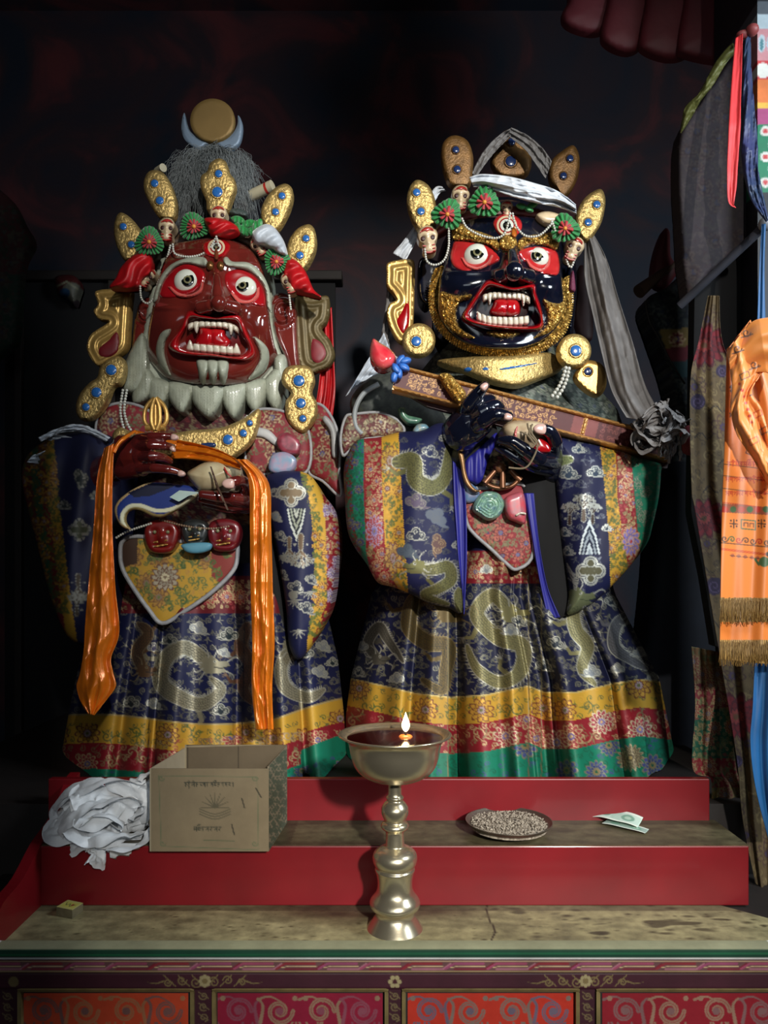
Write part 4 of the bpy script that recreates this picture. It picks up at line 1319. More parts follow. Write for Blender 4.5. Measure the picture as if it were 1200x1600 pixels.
relief('sleeve', [(48, 705), (90, 682), (150, 676), (190, 700), (190, 800), (182, 900), (180, 1000), (140, 1010), (104, 992), (78, 930), (58, 850), (42, 790), (34, 740)], lambda x, y: 2.06 + .0006 * (y - 700) * 0 - .05 * np.exp(-((x - 120) / 60) ** 2), M['brocade'], SL,
       step=2.6, bulge=.07, R=50, thick=.22, paint=ls_paint, hf=lambda x, y, d: .010 * np.sin(x / 9. + y / 60.))


def rs_paint(p):
    p.c[:] = NAVY
    x, y = p.x, p.y
    e = np.interp(y, [740, 760, 800, 860, 940, 1000], [470, 480, 486, 491, 493, 480])
    w1 = np.interp(y, [740, 800, 860, 940, 1000], [22, 22, 19, 18, 8])
    k = x > e; p.c[k] = YEL; k = x > e + w1; p.c[k] = RED * .8
    florals(p, [(468, 740), (486, 740), (512, 860), (510, 990), (480, 1000), (490, 900), (484, 800)], PAL_Y, 19, 6)
    florals(p, [(500, 750), (560, 750), (560, 1000), (512, 1000), (510, 850)], (rgb(170, 150, 110, .3), rgb(120, 96, 130), rgb(170, 160, 170), rgb(96, 80, 130), rgb(140, 60, 60)), 24, 6)
    m_cross(p, 455, 770, 19, rgb(112, 96, 74, .3), B, 2)
    m_mount(p, 463, 794, 30, 52, [rgb(190, 196, 188), rgb(40, 44, 50), rgb(150, 156, 140), rgb(34, 36, 42), rgb(176, 180, 168), rgb(96, 102, 96)], -1)
    m_coral(p, 470, 838, 24, rgb(110, 92, 74, .4), B, -1)
    m_coral(p, 452, 842, 18, rgb(110, 92, 74, .4), B, -1)
    for a, b, s, k in ((430, 807, 9, 1), (438, 838, 9, 0), (428, 770, 8, 0), (462, 918, 12, 0), (486, 906, 9, 0), (478, 950, 12, 0), (440, 898, 9, 0)): m_cloud(p, a, b, s, rgb(120, 128, 136) if k else rgb(36, 42, 60), B, .4, tail=True)
    for a, b in ((460, 938), (444, 868), (466, 985), (484, 925)):
        for g in range(6): p.stroke([(a, b), (a + 13 * cos(g * .6), b + 13 * sin(g * .6))], 2.6, B, w2=.6)
    p.disc(458, 930, 7, rgb(150, 150, 140, .4))


relief('sleeve', [(418, 742), (460, 736), (486, 744), (505, 772), (524, 800), (529, 850), (524, 900), (516, 950), (500, 985), (470, 1030), (452, 1010), (447, 950), (436, 880), (424, 820), (416, 780)], lambda x, y: 2.02 - .04 * np.exp(-((x - 465) / 40) ** 2), M['brocade'], SL,
       step=1.9, bulge=.05, R=26, thick=.18, paint=rs_paint, hf=lambda x, y, d: .004 * np.sin(x / 8. + y / 50.))
relief('sleeve_lining', [(418, 780), (430, 860), (444, 950), (456, 1040), (440, 1030), (424, 960), (412, 870)], 2.03, M['darkcloth'], SL, step=4, bulge=.01, thick=.1)


# --- shoulder cape with white piping
def cape_paint(p):
    p.c[:] = rgb(116, 26, 36)
    florals(p, [(20, 580), (560, 580), (560, 820), (20, 820)], (rgb(120, 110, 84, .3), rgb(96, 30, 36), rgb(160, 140, 108, .3), rgb(70, 66, 110), rgb(84, 90, 60)), 36, 14)


def piped(parent, out, Y, paint, name='cape_panel', w=5, pipem='piping', **k):
    o = relief(name, out, Y, M['brocade'], parent, paint=paint, **k)
    q = cr(out, 5)
    Yv_ = Y(q[:, 0], q[:, 1]) if callable(Y) else np.full(len(q), Y)
    w3 = P(q[:, 0], q[:, 1], Yv_ - .006); w3 = np.vstack([w3, w3[:1]])
    mk('piping', *tube(w3, w / 2 * Yv_.mean() / F, 8), mat('silver_grey_piping', (150, 150, 152), .5, var=.3, vs=60), o)
    return o


piped(SL, [(470, 640), (500, 632), (522, 660), (531, 700), (530, 740), (532, 775), (505, 752), (484, 740), (478, 715), (462, 690)], lambda x, y: 2.10 - .0006 * (x - 470), cape_paint, step=2.4, bulge=.02, R=12, thick=.03)
piped(SL, [(390, 650), (430, 640), (474, 660), (486, 700), (478, 738), (440, 736), (400, 742), (384, 720)], 2.055, cape_paint, step=2.4, bulge=.02, R=14, thick=.03)
piped(SL, [(160, 640), (200, 630), (240, 650), (240, 700), (210, 712), (170, 706), (150, 680)], 2.10, cape_paint, step=2.6, bulge=.02, R=14, thick=.03)
relief('cape_fold', [(396, 668), (420, 672), (436, 690), (430, 696), (412, 684), (394, 680)], 2.03, mat('pale_piping_band', (176, 176, 176), .5), SL, step=2, bulge=.006, thick=.01)
relief('cape_fold', [(510, 650), (524, 670), (527, 710), (519, 712), (516, 676), (504, 656)], 2.04, mat('pale_piping_edge', (150, 150, 150), .5), SL, step=2, bulge=.006, thick=.01)
# crumpled white frill on the far shoulder
for k, (L, Rr) in enumerate([([(64, 690), (96, 676), (134, 676), (166, 690)], [(60, 684), (94, 668), (130, 664), (172, 684)]), ([(50, 712), (86, 700), (120, 694), (150, 690)], [(42, 722), (74, 724), (110, 712), (158, 700)]),
                             ([(64, 686), (84, 690), (112, 700)], [(72, 678), (106, 682), (156, 698)])]):
    drape('shoulder_frill', L, Rr, 1.98 + .012 * k, M['whitesilk'], SL, 60, 14, .004, 2, k, wr=.006)

# two pendant discs on the breast
relief('enamel_charm', [(434, 682), (450, 676), (468, 690), (466, 708), (446, 708), (434, 698)], 2.0, mat('crimson_enamel', (150, 60, 76), .35, coat=.4, var=.6, vs=60), SL, step=2, bulge=.007, R=8, thick=.02)
relief('enamel_charm', [(424, 712), (444, 706), (462, 716), (458, 734), (438, 740), (420, 734)], 1.99, mat('sky_blue_enamel', (92, 134, 158), .35, coat=.4, c2=(150, 120, 140), vs=60), SL, step=2, bulge=.007, R=8, thick=.02)

# --- heart-shaped apron with white border
def bib_paint(p):
    p.c[:] = YEL * np.array([.9, .9, .9, 1])
    florals(p, [(180, 830), (375, 830), (375, 960), (180, 960)], (rgb(90, 100, 50), rgb(160, 120, 56), rgb(110, 76, 46), rgb(120, 100, 80), rgb(84, 96, 50)), 38, 7)
    p.poly([(150, 700), (218, 760), (214, 880), (150, 900)], rgb(60, 40, 28)); p.poly([(330, 760), (380, 760), (380, 940), (330, 900)], rgb(116, 40, 34))
    m_flower(p, 258, 902, 24, 12, [rgb(150, 140, 120), rgb(96, 66, 50), rgb(180, 170, 140), rgb(110, 90, 70)])
    for a, b, s, f in ((285, 932, 14, 1), (240, 870, 12, -1), (300, 880, 15, -1), (230, 925, 11, 1), (262, 942, 11, 1), (205, 890, 13, 1), (280, 868, 9, 1), (340, 890, 14, 1), (350, 865, 10, -1)): m_scroll(p, a, b, s, rgb(64, 84, 40), s, f, 2.8, rgb(96, 100, 50))


HB = [(188, 866), (192, 845), (215, 838), (280, 846), (345, 838), (368, 848), (371, 866), (364, 892), (330, 926), (290, 954), (254, 974), (232, 952), (208, 918), (192, 890)]
o = piped(SL, HB, lambda x, y: 1.965 + 0 * x, bib_paint, 'apron', 7, step=2., bulge=.008, R=20, thick=.012)
# belt of small wrathful heads
for (cx, cy, s, c, nm) in ((252, 838, 27, (120, 22, 20), 'red'), (350, 836, 26, (104, 18, 26), 'crimson'), (304, 832, 21, (40, 44, 44), 'grey')):
    out = xf([(-1, -.2), (-.75, -.8), (0, -1), (.75, -.8), (1, -.2), (.85, .5), (.45, .95), (-.45, .95), (-.85, .5)], cx, cy, s)
    hd = relief('belt_head', out, 1.93, mat(nm + '_belt_head_paint', c, .35, coat=.5, var=.4, vs=50), SL, step=1.6, bulge=.012, R=8, thick=.03, hf=lambda x, y, d, cx=cx, cy=cy, s=s: gsum(x, y, [(cx, cy + s * .1, s * .2, s * .3, .012), (cx - s * .4, cy - s * .3, s * .2, s * .15, -.006), (cx + s * .4, cy - s * .3, s * .2, s * .15, -.006), (cx, cy + s * .55, s * .4, s * .1, -.008)]))
    for e in (-.38, .38):
        mk('bead_eye', *ball(P(cx + e * s, cy - s * .25, 1.917), .005, 10, 8), M['iris'], hd)
    for g in (-.2, .05): relief('mouth_line', band_between([(cx - s * .4, cy + s * (.5 + g)), (cx + s * .3, cy + s * (.38 + g))], [(cx - s * .4, cy + s * (.58 + g)), (cx + s * .3, cy + s * (.47 + g))]), 1.915, M['goldflat'], hd, step=1.5, sm=2, bulge=.002, thick=.004)
relief('blue_tassel_cloth', [(286, 850), (326, 848), (328, 858), (314, 864), (296, 864), (286, 858)], 1.91, mat('sky_blue_cloth', (84, 140, 160), .6), SL, step=2, bulge=.006, thick=.012)
d = pearls([(250, 812), (290, 822), (330, 826), (360, 822)], 1.92, .0034); mk('bead_string', d[0], d[1], mat('old_bone_beads', (120, 96, 76), .5), SL)
d = pearls([(182, 840), (200, 830), (236, 818)], 1.92, .0034); mk('bead_string', d[0], d[1], M['pearl'], SL)

# --- golden breast crescent
cres = leafplate(SL, zx(2.222, 20, 600, (370, 150), (430, 172), (520, 176), (620, 160), (720, 152), (800, 120), (855, 85), (852, 140), (830, 200), (780, 246), (740, 262), (640, 262), (500, 250), (400, 235), (345, 190)), 1.985, [(356, 687, 8.5), (380, 677, 6.2), (390, 661, 5)], 'gold', M['gem'], R=9, name='breast_crescent')
relief('blue_inlay', zx(2.222, 20, 600, (655, 206), (700, 204), (702, 218), (657, 220)), 1.966, M['gemdark'], cres, step=2, sm=2, bulge=.003, thick=.01)

# --- head
LC = (333, 486)
def lface_h(x, y):
    r = ((x - 333) / 122.) ** 2 + ((y - 484) / 138.) ** 2
    h = .155 * np.sqrt(np.clip(1 - r, 0, 1))
    h = h + gsum(x, y, [(338, 430, 9, 22, .024), (340, 452, 12, 16, .03), (341, 474, 15, 13, .042), (312, 480, 13, 11, .026), (368, 482, 13, 11, .026),
                        (262, 505, 26, 30, .02), (408, 512, 20, 30, .02), (334, 585, 40, 18, .026), (280, 408, 40, 9, .014), (385, 412, 36, 9, .014),
                        (293, 443, 26, 16, -.018), (382, 451, 24, 17, -.018), (333, 530, 52, 26, -.05),
                        (322, 405, 5, 14, .010), (350, 405, 5, 14, .010), (258, 480, 26, 5, .010), (420, 492, 14, 6, .008), (300, 390, 40, 3, .004), (370, 390, 34, 3, .004)])
    return h


YL0 = 2.13
def YL(x, y): return YL0 - lface_h(x, y)


def Zl(*p): return zx(4.2857, 200, 360, *p)


LF = Zl((590, 40), (430, 52), (300, 95), (215, 260), (165, 480), (125, 700), (122, 880), (180, 965), (300, 1015), (430, 1040), (620, 1050), (800, 1036), (930, 995), (1005, 930), (1015, 850), (985, 760), (955, 600), (940, 400), (905, 250), (830, 125), (710, 60))
head = relief('head', LF, YL0, M['maroon'], SL, step=2., bulge=0, thick=.16, hf=lambda x, y, d: lface_h(x, y) * np.clip(d / 4, 0, 1) ** .3)
mk('skull_back', *ball(P(336, 480, 2.28), (.19, .15, .25), 32, 20), M['maroon'], head, sharp=0)
relief('hair_rim', Zl((590, 10), (430, 22), (290, 70), (180, 250), (130, 480), (90, 700), (20, 900), (120, 990), (300, 1050), (620, 1080), (930, 1040), (1060, 950), (1040, 850), (1010, 740), (980, 600), (975, 400), (950, 240), (870, 100), (730, 32)), 2.145, M['beard'], head, step=4, bulge=.03, R=9, thick=.05)
# sockets, brows, eyes
s1 = blot('eye_socket', Zl((208, 412), (235, 340), (290, 270), (370, 228), (460, 240), (512, 285), (505, 345), (480, 375), (430, 415), (330, 446), (250, 452), (212, 440)), 6, YL, M['socket2'], head, bulge=.006)
s2 = blot('eye_socket', Zl((650, 300), (700, 265), (780, 270), (850, 310), (900, 380), (920, 450), (915, 505), (860, 502), (780, 475), (700, 425), (662, 375)), 6, YL, M['socket2'], head, bulge=.006)
lid = mat('pink_lower_lid', (206, 90, 84), .3, coat=.5)
e1 = (293.5, 440.5); e2 = (381.5, 450)
relief('lower_lid', [(x * 1, y * 1) for x, y in band_between(cr([(262, 448), (276, 462), (296, 464), (314, 456), (318, 440)], 3, False), cr([(267, 447), (279, 457), (296, 460), (311, 452), (314, 440)], 3, False))], lambda x, y: YL(x, y) - .010, lid, s1, step=1.5, sm=1, bulge=.005, thick=.01)
relief('lower_lid', band_between(cr([(360, 458), (372, 472), (390, 474), (404, 464), (405, 448)], 3, False), cr([(364, 456), (375, 467), (389, 469), (399, 461), (401, 450)], 3, False)), lambda x, y: YL(x, y) - .010, lid, s2, step=1.5, sm=1, bulge=.005, thick=.01)
eyeball(head, e1[0], e1[1], 21.5, YL(*map(np.float64, e1)) - .002, 293, 436.5, 10.2)
eyeball(head, e2[0], e2[1], 19.5, YL(*map(np.float64, e2)) - .002, 378.5, 445, 10.)
blot('eyebrow', Zl((165, 480), (188, 380), (228, 290), (300, 220), (400, 182), (500, 178), (532, 208), (522, 244), (470, 237), (400, 222), (330, 240), (270, 290), (232, 350), (206, 412), (196, 460)), 6, YL, M['beard'], head, bulge=.010, off=.002)
blot('eyebrow', Zl((640, 186), (665, 178), (700, 208), (800, 213), (870, 258), (922, 330), (952, 420), (962, 545), (932, 510), (918, 400), (870, 318), (800, 268), (720, 250), (660, 240), (640, 215)), 6, YL, M['beard'], head, bulge=.010, off=.002)
te = blot('third_eye', Zl((497, 95), (520, 70), (590, 55), (655, 68), (685, 100), (668, 150), (620, 182), (560, 178), (510, 150)), 5, YL, M['lip'], head, bulge=.008, off=.004)
for r, m in ((13.5, 'ivory'), (10, 'socket2'), (8, 'white'), (5, 'pupil'), (2.4, 'iris')):
    circ = [(338 + r * cos(t * pi / 6), 386 + r * .92 * sin(t * pi / 6)) for t in range(12)]
    relief('eye_ring', circ, lambda x, y, r=r: YL(x, y) - .012 - (14 - r) * .0007, M[m], te, step=1.2, sm=2, bulge=.002, thick=.004)
relief('brow_drop', Zl((588, 118), (604, 150), (598, 188), (582, 188), (578, 150)), lambda x, y: YL(x, y) - .022, mat('brown_drop', (110, 52, 30), .3), te, step=1.5, bulge=.005, thick=.006)
for cx, cy in ((328.5, 415.5), (344.5, 416)): mk('brow_bead', *ball(P(cx, cy, YL(np.float64(cx), np.float64(cy)) - .006), (.010, .010, .013), 16, 10), mat('bronze_brow_bead', (120, 82, 44), .25, metal=.6), head)
# nostrils and creases
for cx, cy, a in ((325, 488, .2), (354, 487, -.2)):
    relief('nostril', xf([(-6, 0), (-3, -3.2), (3, -3.2), (6, 0), (3, 3), (-3, 3)], cx, cy, 1.1, a), lambda x, y: YL(x, y) - .0185, mat('nostril_dark', (16, 4, 4), .4), head, step=1.2, sm=3, bulge=.001, thick=.004)
nose(head, (338, 432), (342, 474), ((314, 481), (368, 481)), YL, M['maroon'], (6, 9, 13), 10)
# mouth
LO = Zl((400, 540), (490, 562), (590, 578), (715, 560), (755, 580), (800, 680), (848, 780), (852, 838), (800, 872), (700, 866), (560, 848), (420, 842), (320, 822), (272, 785), (280, 740), (345, 660))
LI = Zl((425, 600), (500, 600), (590, 604), (690, 610), (730, 630), (760, 700), (795, 770), (790, 810), (745, 836), (660, 836), (560, 818), (440, 806), (365, 788), (348, 762), (360, 720), (395, 655))
def YLm(x, y): return YL0 - .155 * np.sqrt(np.clip(1 - ((x - 333) / 122.) ** 2 - ((y - 484) / 138.) ** 2, 0, 1)) + .0
mo = relief('mouth_cavity', LI, lambda x, y: YLm(x, y) + .022, mat('dark_mouth_red', (96, 8, 14), .25, coat=.8), head, step=3, bulge=0, thick=.01)
ring_rel('lips', LO, LI, YLm, M['lip'], head, h=.026)
tg = relief('tongue', Zl((480, 640), (560, 650), (645, 660), (655, 700), (690, 745), (650, 800), (540, 800), (455, 790), (450, 740), (470, 700)), lambda x, y: YLm(x, y) + .016, M['lip'], head, step=2, bulge=.024, R=16, thick=.02, hf=lambda x, y, d: -.004 * np.exp(-((x - 330) / 3.) ** 2))
teeth('upper_teeth', Zl((400, 628), (450, 612), (590, 610), (690, 625), (738, 650)), 9, 8.5, lambda x, y: YLm(x, y) - .004, head, 1, (1, 7), 2.0)
teeth('lower_teeth', Zl((392, 800), (450, 806), (590, 818), (700, 826), (748, 826)), 8, -11, lambda x, y: YLm(x, y) - .006, head, 1, (0, 7), 1.5)
# moustache hooks, chin tuft, beard
blot('moustache', Zl((285, 660), (230, 678), (196, 740), (188, 820), (220, 915), (290, 980), (262, 900), (243, 820), (250, 745), (276, 700)), 5, YL, M['beard'], head, bulge=.012)
blot('moustache', Zl((835, 712), (892, 740), (940, 800), (942, 880), (900, 955), (800, 1005), (850, 930), (882, 860), (872, 790)), 5, YL, M['beard'], head, bulge=.012)
for k in range(3):
    x0 = 460 + k * 68
    blot('chin_tuft', Zl((x0, 868), (x0 + 72, 868), (x0 + 76, 930), (x0 + 62, 990), (x0 + 44, 1032), (x0 + 22, 1010), (x0 + 8, 940)), 6, YL, M['beard'], head, bulge=.016)
LK = [((222, 520), (232, 575), (214, 612), (188, 607), (192, 575)), ((226, 572), (240, 590), (232, 622), (210, 631), (206, 615), (215, 590)), ((234, 590), (265, 598), (262, 622), (248, 638), (236, 628), (230, 612)),
      ((264, 597), (302, 600), (298, 625), (284, 646), (269, 632), (262, 615)), ((300, 600), (350, 602), (347, 628), (326, 653), (306, 636), (299, 618)), ((348, 602), (384, 598), (383, 625), (366, 655), (352, 638), (346, 618)),
      ((382, 598), (416, 592), (416, 620), (401, 646), (388, 634), (382, 616)), ((414, 592), (440, 570), (444, 610), (434, 642), (420, 630), (414, 612)), ((428, 560), (446, 556), (448, 590), (446, 616), (434, 604))]
for q in LK:
    relief('beard_lock', q, lambda x, y: 2.06 + .0004 * np.abs(x - 335), M['beard'], head, step=2.6, bulge=.024, R=14, thick=.05, hf=lambda x, y, d: .0012 * np.sin(x * 1.3))
# ears
def ear_h(cx, cy, s):
    def f(x, y, d): r = np.hypot((x - cx) / s, (y - cy) / (s * 1.3)); return .005 * np.cos(r * 9) * (r < 1.3) + .004
    return f
relief('ear', [(424, 468), (436, 458), (450, 462), (462, 480), (464, 520), (467, 560), (474, 600), (456, 596), (446, 560), (432, 530), (426, 500)], 2.13, M['maroon'], head, step=2, bulge=.014, R=7, thick=.05, hf=ear_h(441, 487, 16))
relief('ear', [(238, 468), (226, 466), (215, 480), (208, 520), (205, 560), (200, 590), (214, 584), (224, 550), (234, 520)], 2.15, M['maroon'], head, step=2, bulge=.014, R=7, thick=.05, hf=ear_h(226, 490, 14))

# --- gold scroll ear plates
def scr(cx, cy): return lambda x, y, d: .0025 * np.cos(d * .55) * (d < 26)
EP = mat('brushed_gold_paint', (206, 168, 96), .36, metal=.5, bump=(40, .6, .003), stretch=(1, 1, .25), var=.25, vs=18)
EPD = mat('shaded_gold_paint', (92, 78, 44), .5, metal=.3, bump=(40, .6, .003), var=.3, vs=18)  # brushed gold darkened, so this plate carries its shade in the colour
REDP = mat('maroon_inset_paint', (120, 24, 34), .5, var=.3, vs=40)
def Zf(*p): return zx(2.609, 100, 130, *p)
ep = relief('ear_plate', Zf((128, 850), (190, 838), (240, 828), (276, 842), (272, 900), (266, 1000), (256, 1080), (200, 1125), (140, 1152), (104, 1112), (93, 1070), (112, 1022), (168, 985), (182, 970), (142, 962), (120, 930), (138, 900)), 2.14, EP, SL, step=2.2, bulge=.008, R=6, thick=.02, hf=scr(0, 0))
relief('red_inset', Zf((216, 1015), (222, 1080), (190, 1112), (150, 1112), (143, 1082), (180, 1050)), 2.13, REDP, ep, step=2.2, bulge=.004, thick=.012)
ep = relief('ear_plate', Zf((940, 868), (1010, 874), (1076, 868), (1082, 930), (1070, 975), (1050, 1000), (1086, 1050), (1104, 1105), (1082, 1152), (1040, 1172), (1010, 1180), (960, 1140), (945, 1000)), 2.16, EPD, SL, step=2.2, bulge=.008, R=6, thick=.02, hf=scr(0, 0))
relief('red_inset', Zf((1012, 1045), (1050, 1060), (1068, 1105), (1040, 1140), (1010, 1120)), 2.15, REDP, ep, step=2.2, bulge=.004, thick=.012)
# gem plaques hanging from the ears
pq = leafplate(SL, Zf((150, 1150), (200, 1115), (240, 1120), (250, 1170), (232, 1225), (200, 1240), (170, 1310), (120, 1365), (70, 1372), (48, 1330), (62, 1270), (105, 1220), (135, 1200)), 2.06, [(173.5, 578, 9), (150.5, 613, 8.5), (134, 636, 6.5)], 'gold', None, 9, 'gem_plaque')
pq = leafplate(SL, Zf((905, 1160), (950, 1148), (1005, 1160), (1022, 1210), (1010, 1258), (1030, 1300), (1028, 1360), (1000, 1405), (970, 1426), (930, 1400), (905, 1360), (903, 1300), (925, 1262), (890, 1225), (888, 1190)), 2.03, [(467, 595, 9.5), (470, 630, 8.5), (473, 654, 6)], 'gold', None, 9, 'gem_plaque')

# --- crown
def Zc(*p): return zx(3.3333, 160, 230, *p)
crown = relief('crown_band', [(222, 400), (250, 375), (300, 362), (345, 358), (390, 366), (430, 400), (440, 430), (425, 424), (395, 388), (345, 374), (300, 378), (255, 392), (232, 420)], 2.10, mat('crown_band_paint', (70, 50, 34), .5), SL, step=3, bulge=.01, thick=.03)
leafplate(crown, Zc((92, 340), (140, 362), (185, 410), (205, 450), (200, 520), (170, 570), (118, 590), (80, 530), (60, 450), (66, 380)), 2.13, [(192.4, 354, 6), (205, 382, 6)], 'gold')
leafplate(crown, Zc((250, 122), (300, 124), (340, 160), (372, 230), (386, 300), (372, 370), (300, 366), (250, 300), (216, 220), (220, 160)), 2.11, [(241.5, 286.5, 6.5), (249.5, 313.5, 6.8)], 'gold')
leafplate(crown, Zc((605, 58), (645, 78), (664, 136), (690, 170), (692, 220), (668, 290), (650, 335), (552, 335), (540, 280), (512, 210), (514, 150), (545, 126), (560, 84)), 2.08, [(341.5, 271.5, 6.5), (339.5, 300, 8.8)], 'gold')
leafplate(crown, Zc((955, 190), (988, 215), (992, 270), (965, 350), (915, 430), (870, 428), (832, 390), (828, 320), (862, 250), (910, 204)), 2.10, [(440.5, 306, 6), (430.5, 331, 6)], 'gold')
leafplate(crown, Zc((1078, 402), (1106, 430), (1116, 500), (1098, 570), (1050, 640), (1000, 620), (960, 580), (966, 500), (1000, 440), (1040, 410)), 2.12, [(478, 372.5, 6), (468.5, 399, 6.5)], 'gold')
skull(crown, 260, 358, 15, 2.06, .05)
skull(crown, 341, 338, 15, 2.07, 0)
skull(crown, 229, 432, 14, 2.08, .5)
skull(crown, 404, 384, 13, 2.06, -.5)
skull(crown, 453, 440, 15, 2.06, -.3)
for k, (cx, cy, r) in enumerate([(233, 378, 21), (303, 354, 22), (432, 409, 19)]):
    rosette(crown, cx, cy, r, 2.045, seed=k, squash=.9 if k == 1 else 1)
# dark green leaves beside the middle leaf
for k, (cx, cy, a) in enumerate([(372, 344, .3), (388, 350, -.4), (380, 360, .8), (395, 362, .2), (368, 358, 2.), (402, 352, -1)]):
    relief('ribbon_leaf', xf([(-1, 0), (-.4, -.5), (.4, -.5), (1, 0), (.4, .5), (-.4, .5)], cx, cy, 12, a), 2.06 - .004 * k, M['green'], crown, step=2, bulge=.008, thick=.002, hf=lambda x, y, d: .003 * np.sin(x))
# red silk knots and the white gauze puff
def puff(name, parent, pts, Y, m, bulge=.03, a=0., f=.5, amp=.005, seed=0):
    c, s_ = cos(a), sin(a)
    return relief(name, pts, Y, m, parent, step=1.8, bulge=bulge, R=14, thick=.02, hf=lambda x, y, d: amp * np.sin((x * c + y * s_) * f + seed + 1.2 * np.sin((y * c - x * s_) * .12)) * np.clip(d / 6, 0, 1))
puff('silk_knot', crown, Zc((530, 372), (590, 366), (650, 380), (700, 410), (708, 440), (670, 462), (610, 468), (560, 450), (548, 420)), 2.03, M['redsilk'], a=1.3)
puff('gauze_puff', crown, Zc((780, 460), (790, 430), (840, 402), (880, 406), (915, 440), (950, 500), (960, 560), (920, 555), (870, 520), (800, 500)), 2.035, M['whitesilk'], .03, .8, .35)
puff('silk_drape', crown, Zc((165, 560), (230, 545), (258, 580), (256, 650), (210, 690), (180, 735), (40, 735), (70, 680), (100, 620)), 2.06, M['redsilk'], .03, .6, .3, .007)
puff('silk_drape', crown, Zc((960, 580), (1010, 590), (1060, 650), (1100, 740), (1140, 780), (1060, 765), (990, 745), (960, 690), (940, 650)), 2.055, M['redsilk'], .03, .9, .3, .007, 2)
drape('red_tail', [(497, 500), (500, 560), (498, 600), (492, 640)], [(518, 480), (522, 560), (524, 610), (520, 650)], 2.2, M['redsilk'], SL, 60, 24, .01, 2, 3)
# bead strings
for pth, Y in (([(270, 382), (273, 396), (290, 401), (310, 399), (326, 390), (336, 374), (338, 370)], 2.005), ([(266, 384), (262, 400), (254, 425), (246, 445), (240, 466), (230, 474), (221, 466), (219, 446)], 2.05), ([(338, 370), (342, 384)], 1.99), ([(192, 610), (188, 640), (192, 665), (198, 678)], 2.03), ([(198, 610), (194, 640), (199, 662), (206, 674)], 2.03), ([(386, 650), (372, 664), (356, 672)], 2.0), ([(452, 462), (454, 480), (455, 486)], 2.05)):
    d = pearls(pth, Y, .0033 if Y > 2.04 or Y < 2.02 else .0042); mk('bead_string', d[0], d[1], M['pearl'], SL)

# --- topknot of grey hair, carved roll, disc and crescent
tk = mk('topknot', *ball(P(333, 298, 2.25), (.08, .06, .10), 28, 18), mat('topknot_core', (36, 40, 42), .9), SL, sharp=0)
rn = random.Random(5); hs = []
for k in range(2200):
    a = rn.uniform(-pi, pi); base = P(333 + rn.gauss(0, 26), 320 - abs(rn.gauss(0, 30)), 2.20 - .03 * rn.random())
    # strands rise from the knot, arch over and fall outward
    tp_ = P(333 + 40 * sin(a) + rn.gauss(0, 9), 252 + rn.gauss(0, 13) + 14 * abs(sin(a)), 2.24 - .10 * cos(a) * .8)
    en = P(333 + (62 + rn.gauss(0, 9)) * sin(a), 300 + rn.gauss(0, 24) + 10 * abs(sin(a)), 2.24 - .12 * cos(a))
    q = cr([P(333 + rn.gauss(0, 6), 240 + rn.gauss(0, 5), 2.24), tp_, (tp_ * .4 + en * .6) + np.array([.008 * sin(a), 0, .004]), en], 4, False)
    hs.append(tube(q, [.0009 - .0006 * i / len(q) for i in range(len(q))], 3, False))
for k in range(60):
    s = rn.choice((-1, 1)); x0 = 333 + s * rn.uniform(20, 50)
    hs.append(tube(cr([P(x0, 235 + rn.uniform(0, 20), 2.2), P(x0 + s * rn.uniform(8, 22), 238 + rn.uniform(0, 20), 2.2), P(x0 + s * rn.uniform(10, 46), 268 + rn.uniform(0, 46), 2.2)], 5, False), .0004, 3, False))
d = join(*hs)
h = mk('loose_hair', d[0], d[1], M['hair'], tk, sharp=0); h['kind'] = 'stuff'
relief('crescent_moon', [(288, 176), (284, 190), (284, 206), (290, 220), (302, 230), (312, 233), (322, 226), (334, 222), (345, 230), (356, 236), (366, 232), (375, 222), (379, 204), (378, 190), (372, 180), (371, 194), (364, 208), (352, 217), (332, 221), (312, 217), (298, 206), (292, 192)], 2.26, M['silverpaint'], SL, step=2.5, bulge=.004, R=4, thick=.012, sm=4)
relief('sun_disc', [(332 + 35 * cos(t * pi / 10), 188 + 34 * sin(t * pi / 10)) for t in range(20)], 2.25, M['discgold'], SL, step=3, bulge=.004, R=4, thick=.012, sm=2)
for (a, b, r0) in (((392, 306), (426, 290), 8.5), ((246, 268), (255, 262), 6)):
    w0, w1 = P(*a, 2.2), P(*b, 2.17)
    hr = mk('paper_roll', *tube(np.array([w0, w0 * .5 + w1 * .5, w1]), r0 * 2.2 / F, 16), mat('ivory_roll_paper', (176, 168, 142), .6), SL)
    if r0 > 7: mk('red_band', *tube(np.array([w0 * .3 + w1 * .7, w0 * .2 + w1 * .8]), r0 * 2.23 / F, 16), M['skullred'], hr)
relief('wick_braid', Zc((655, 325), (700, 318), (750, 335), (752, 362), (700, 358), (660, 345)), 2.10, mat('braided_grey_cord', (60, 72, 70), .6, bump=(120, 1, .004), var=.5, vs=140), SL, step=2.5, bulge=.015, thick=.02)

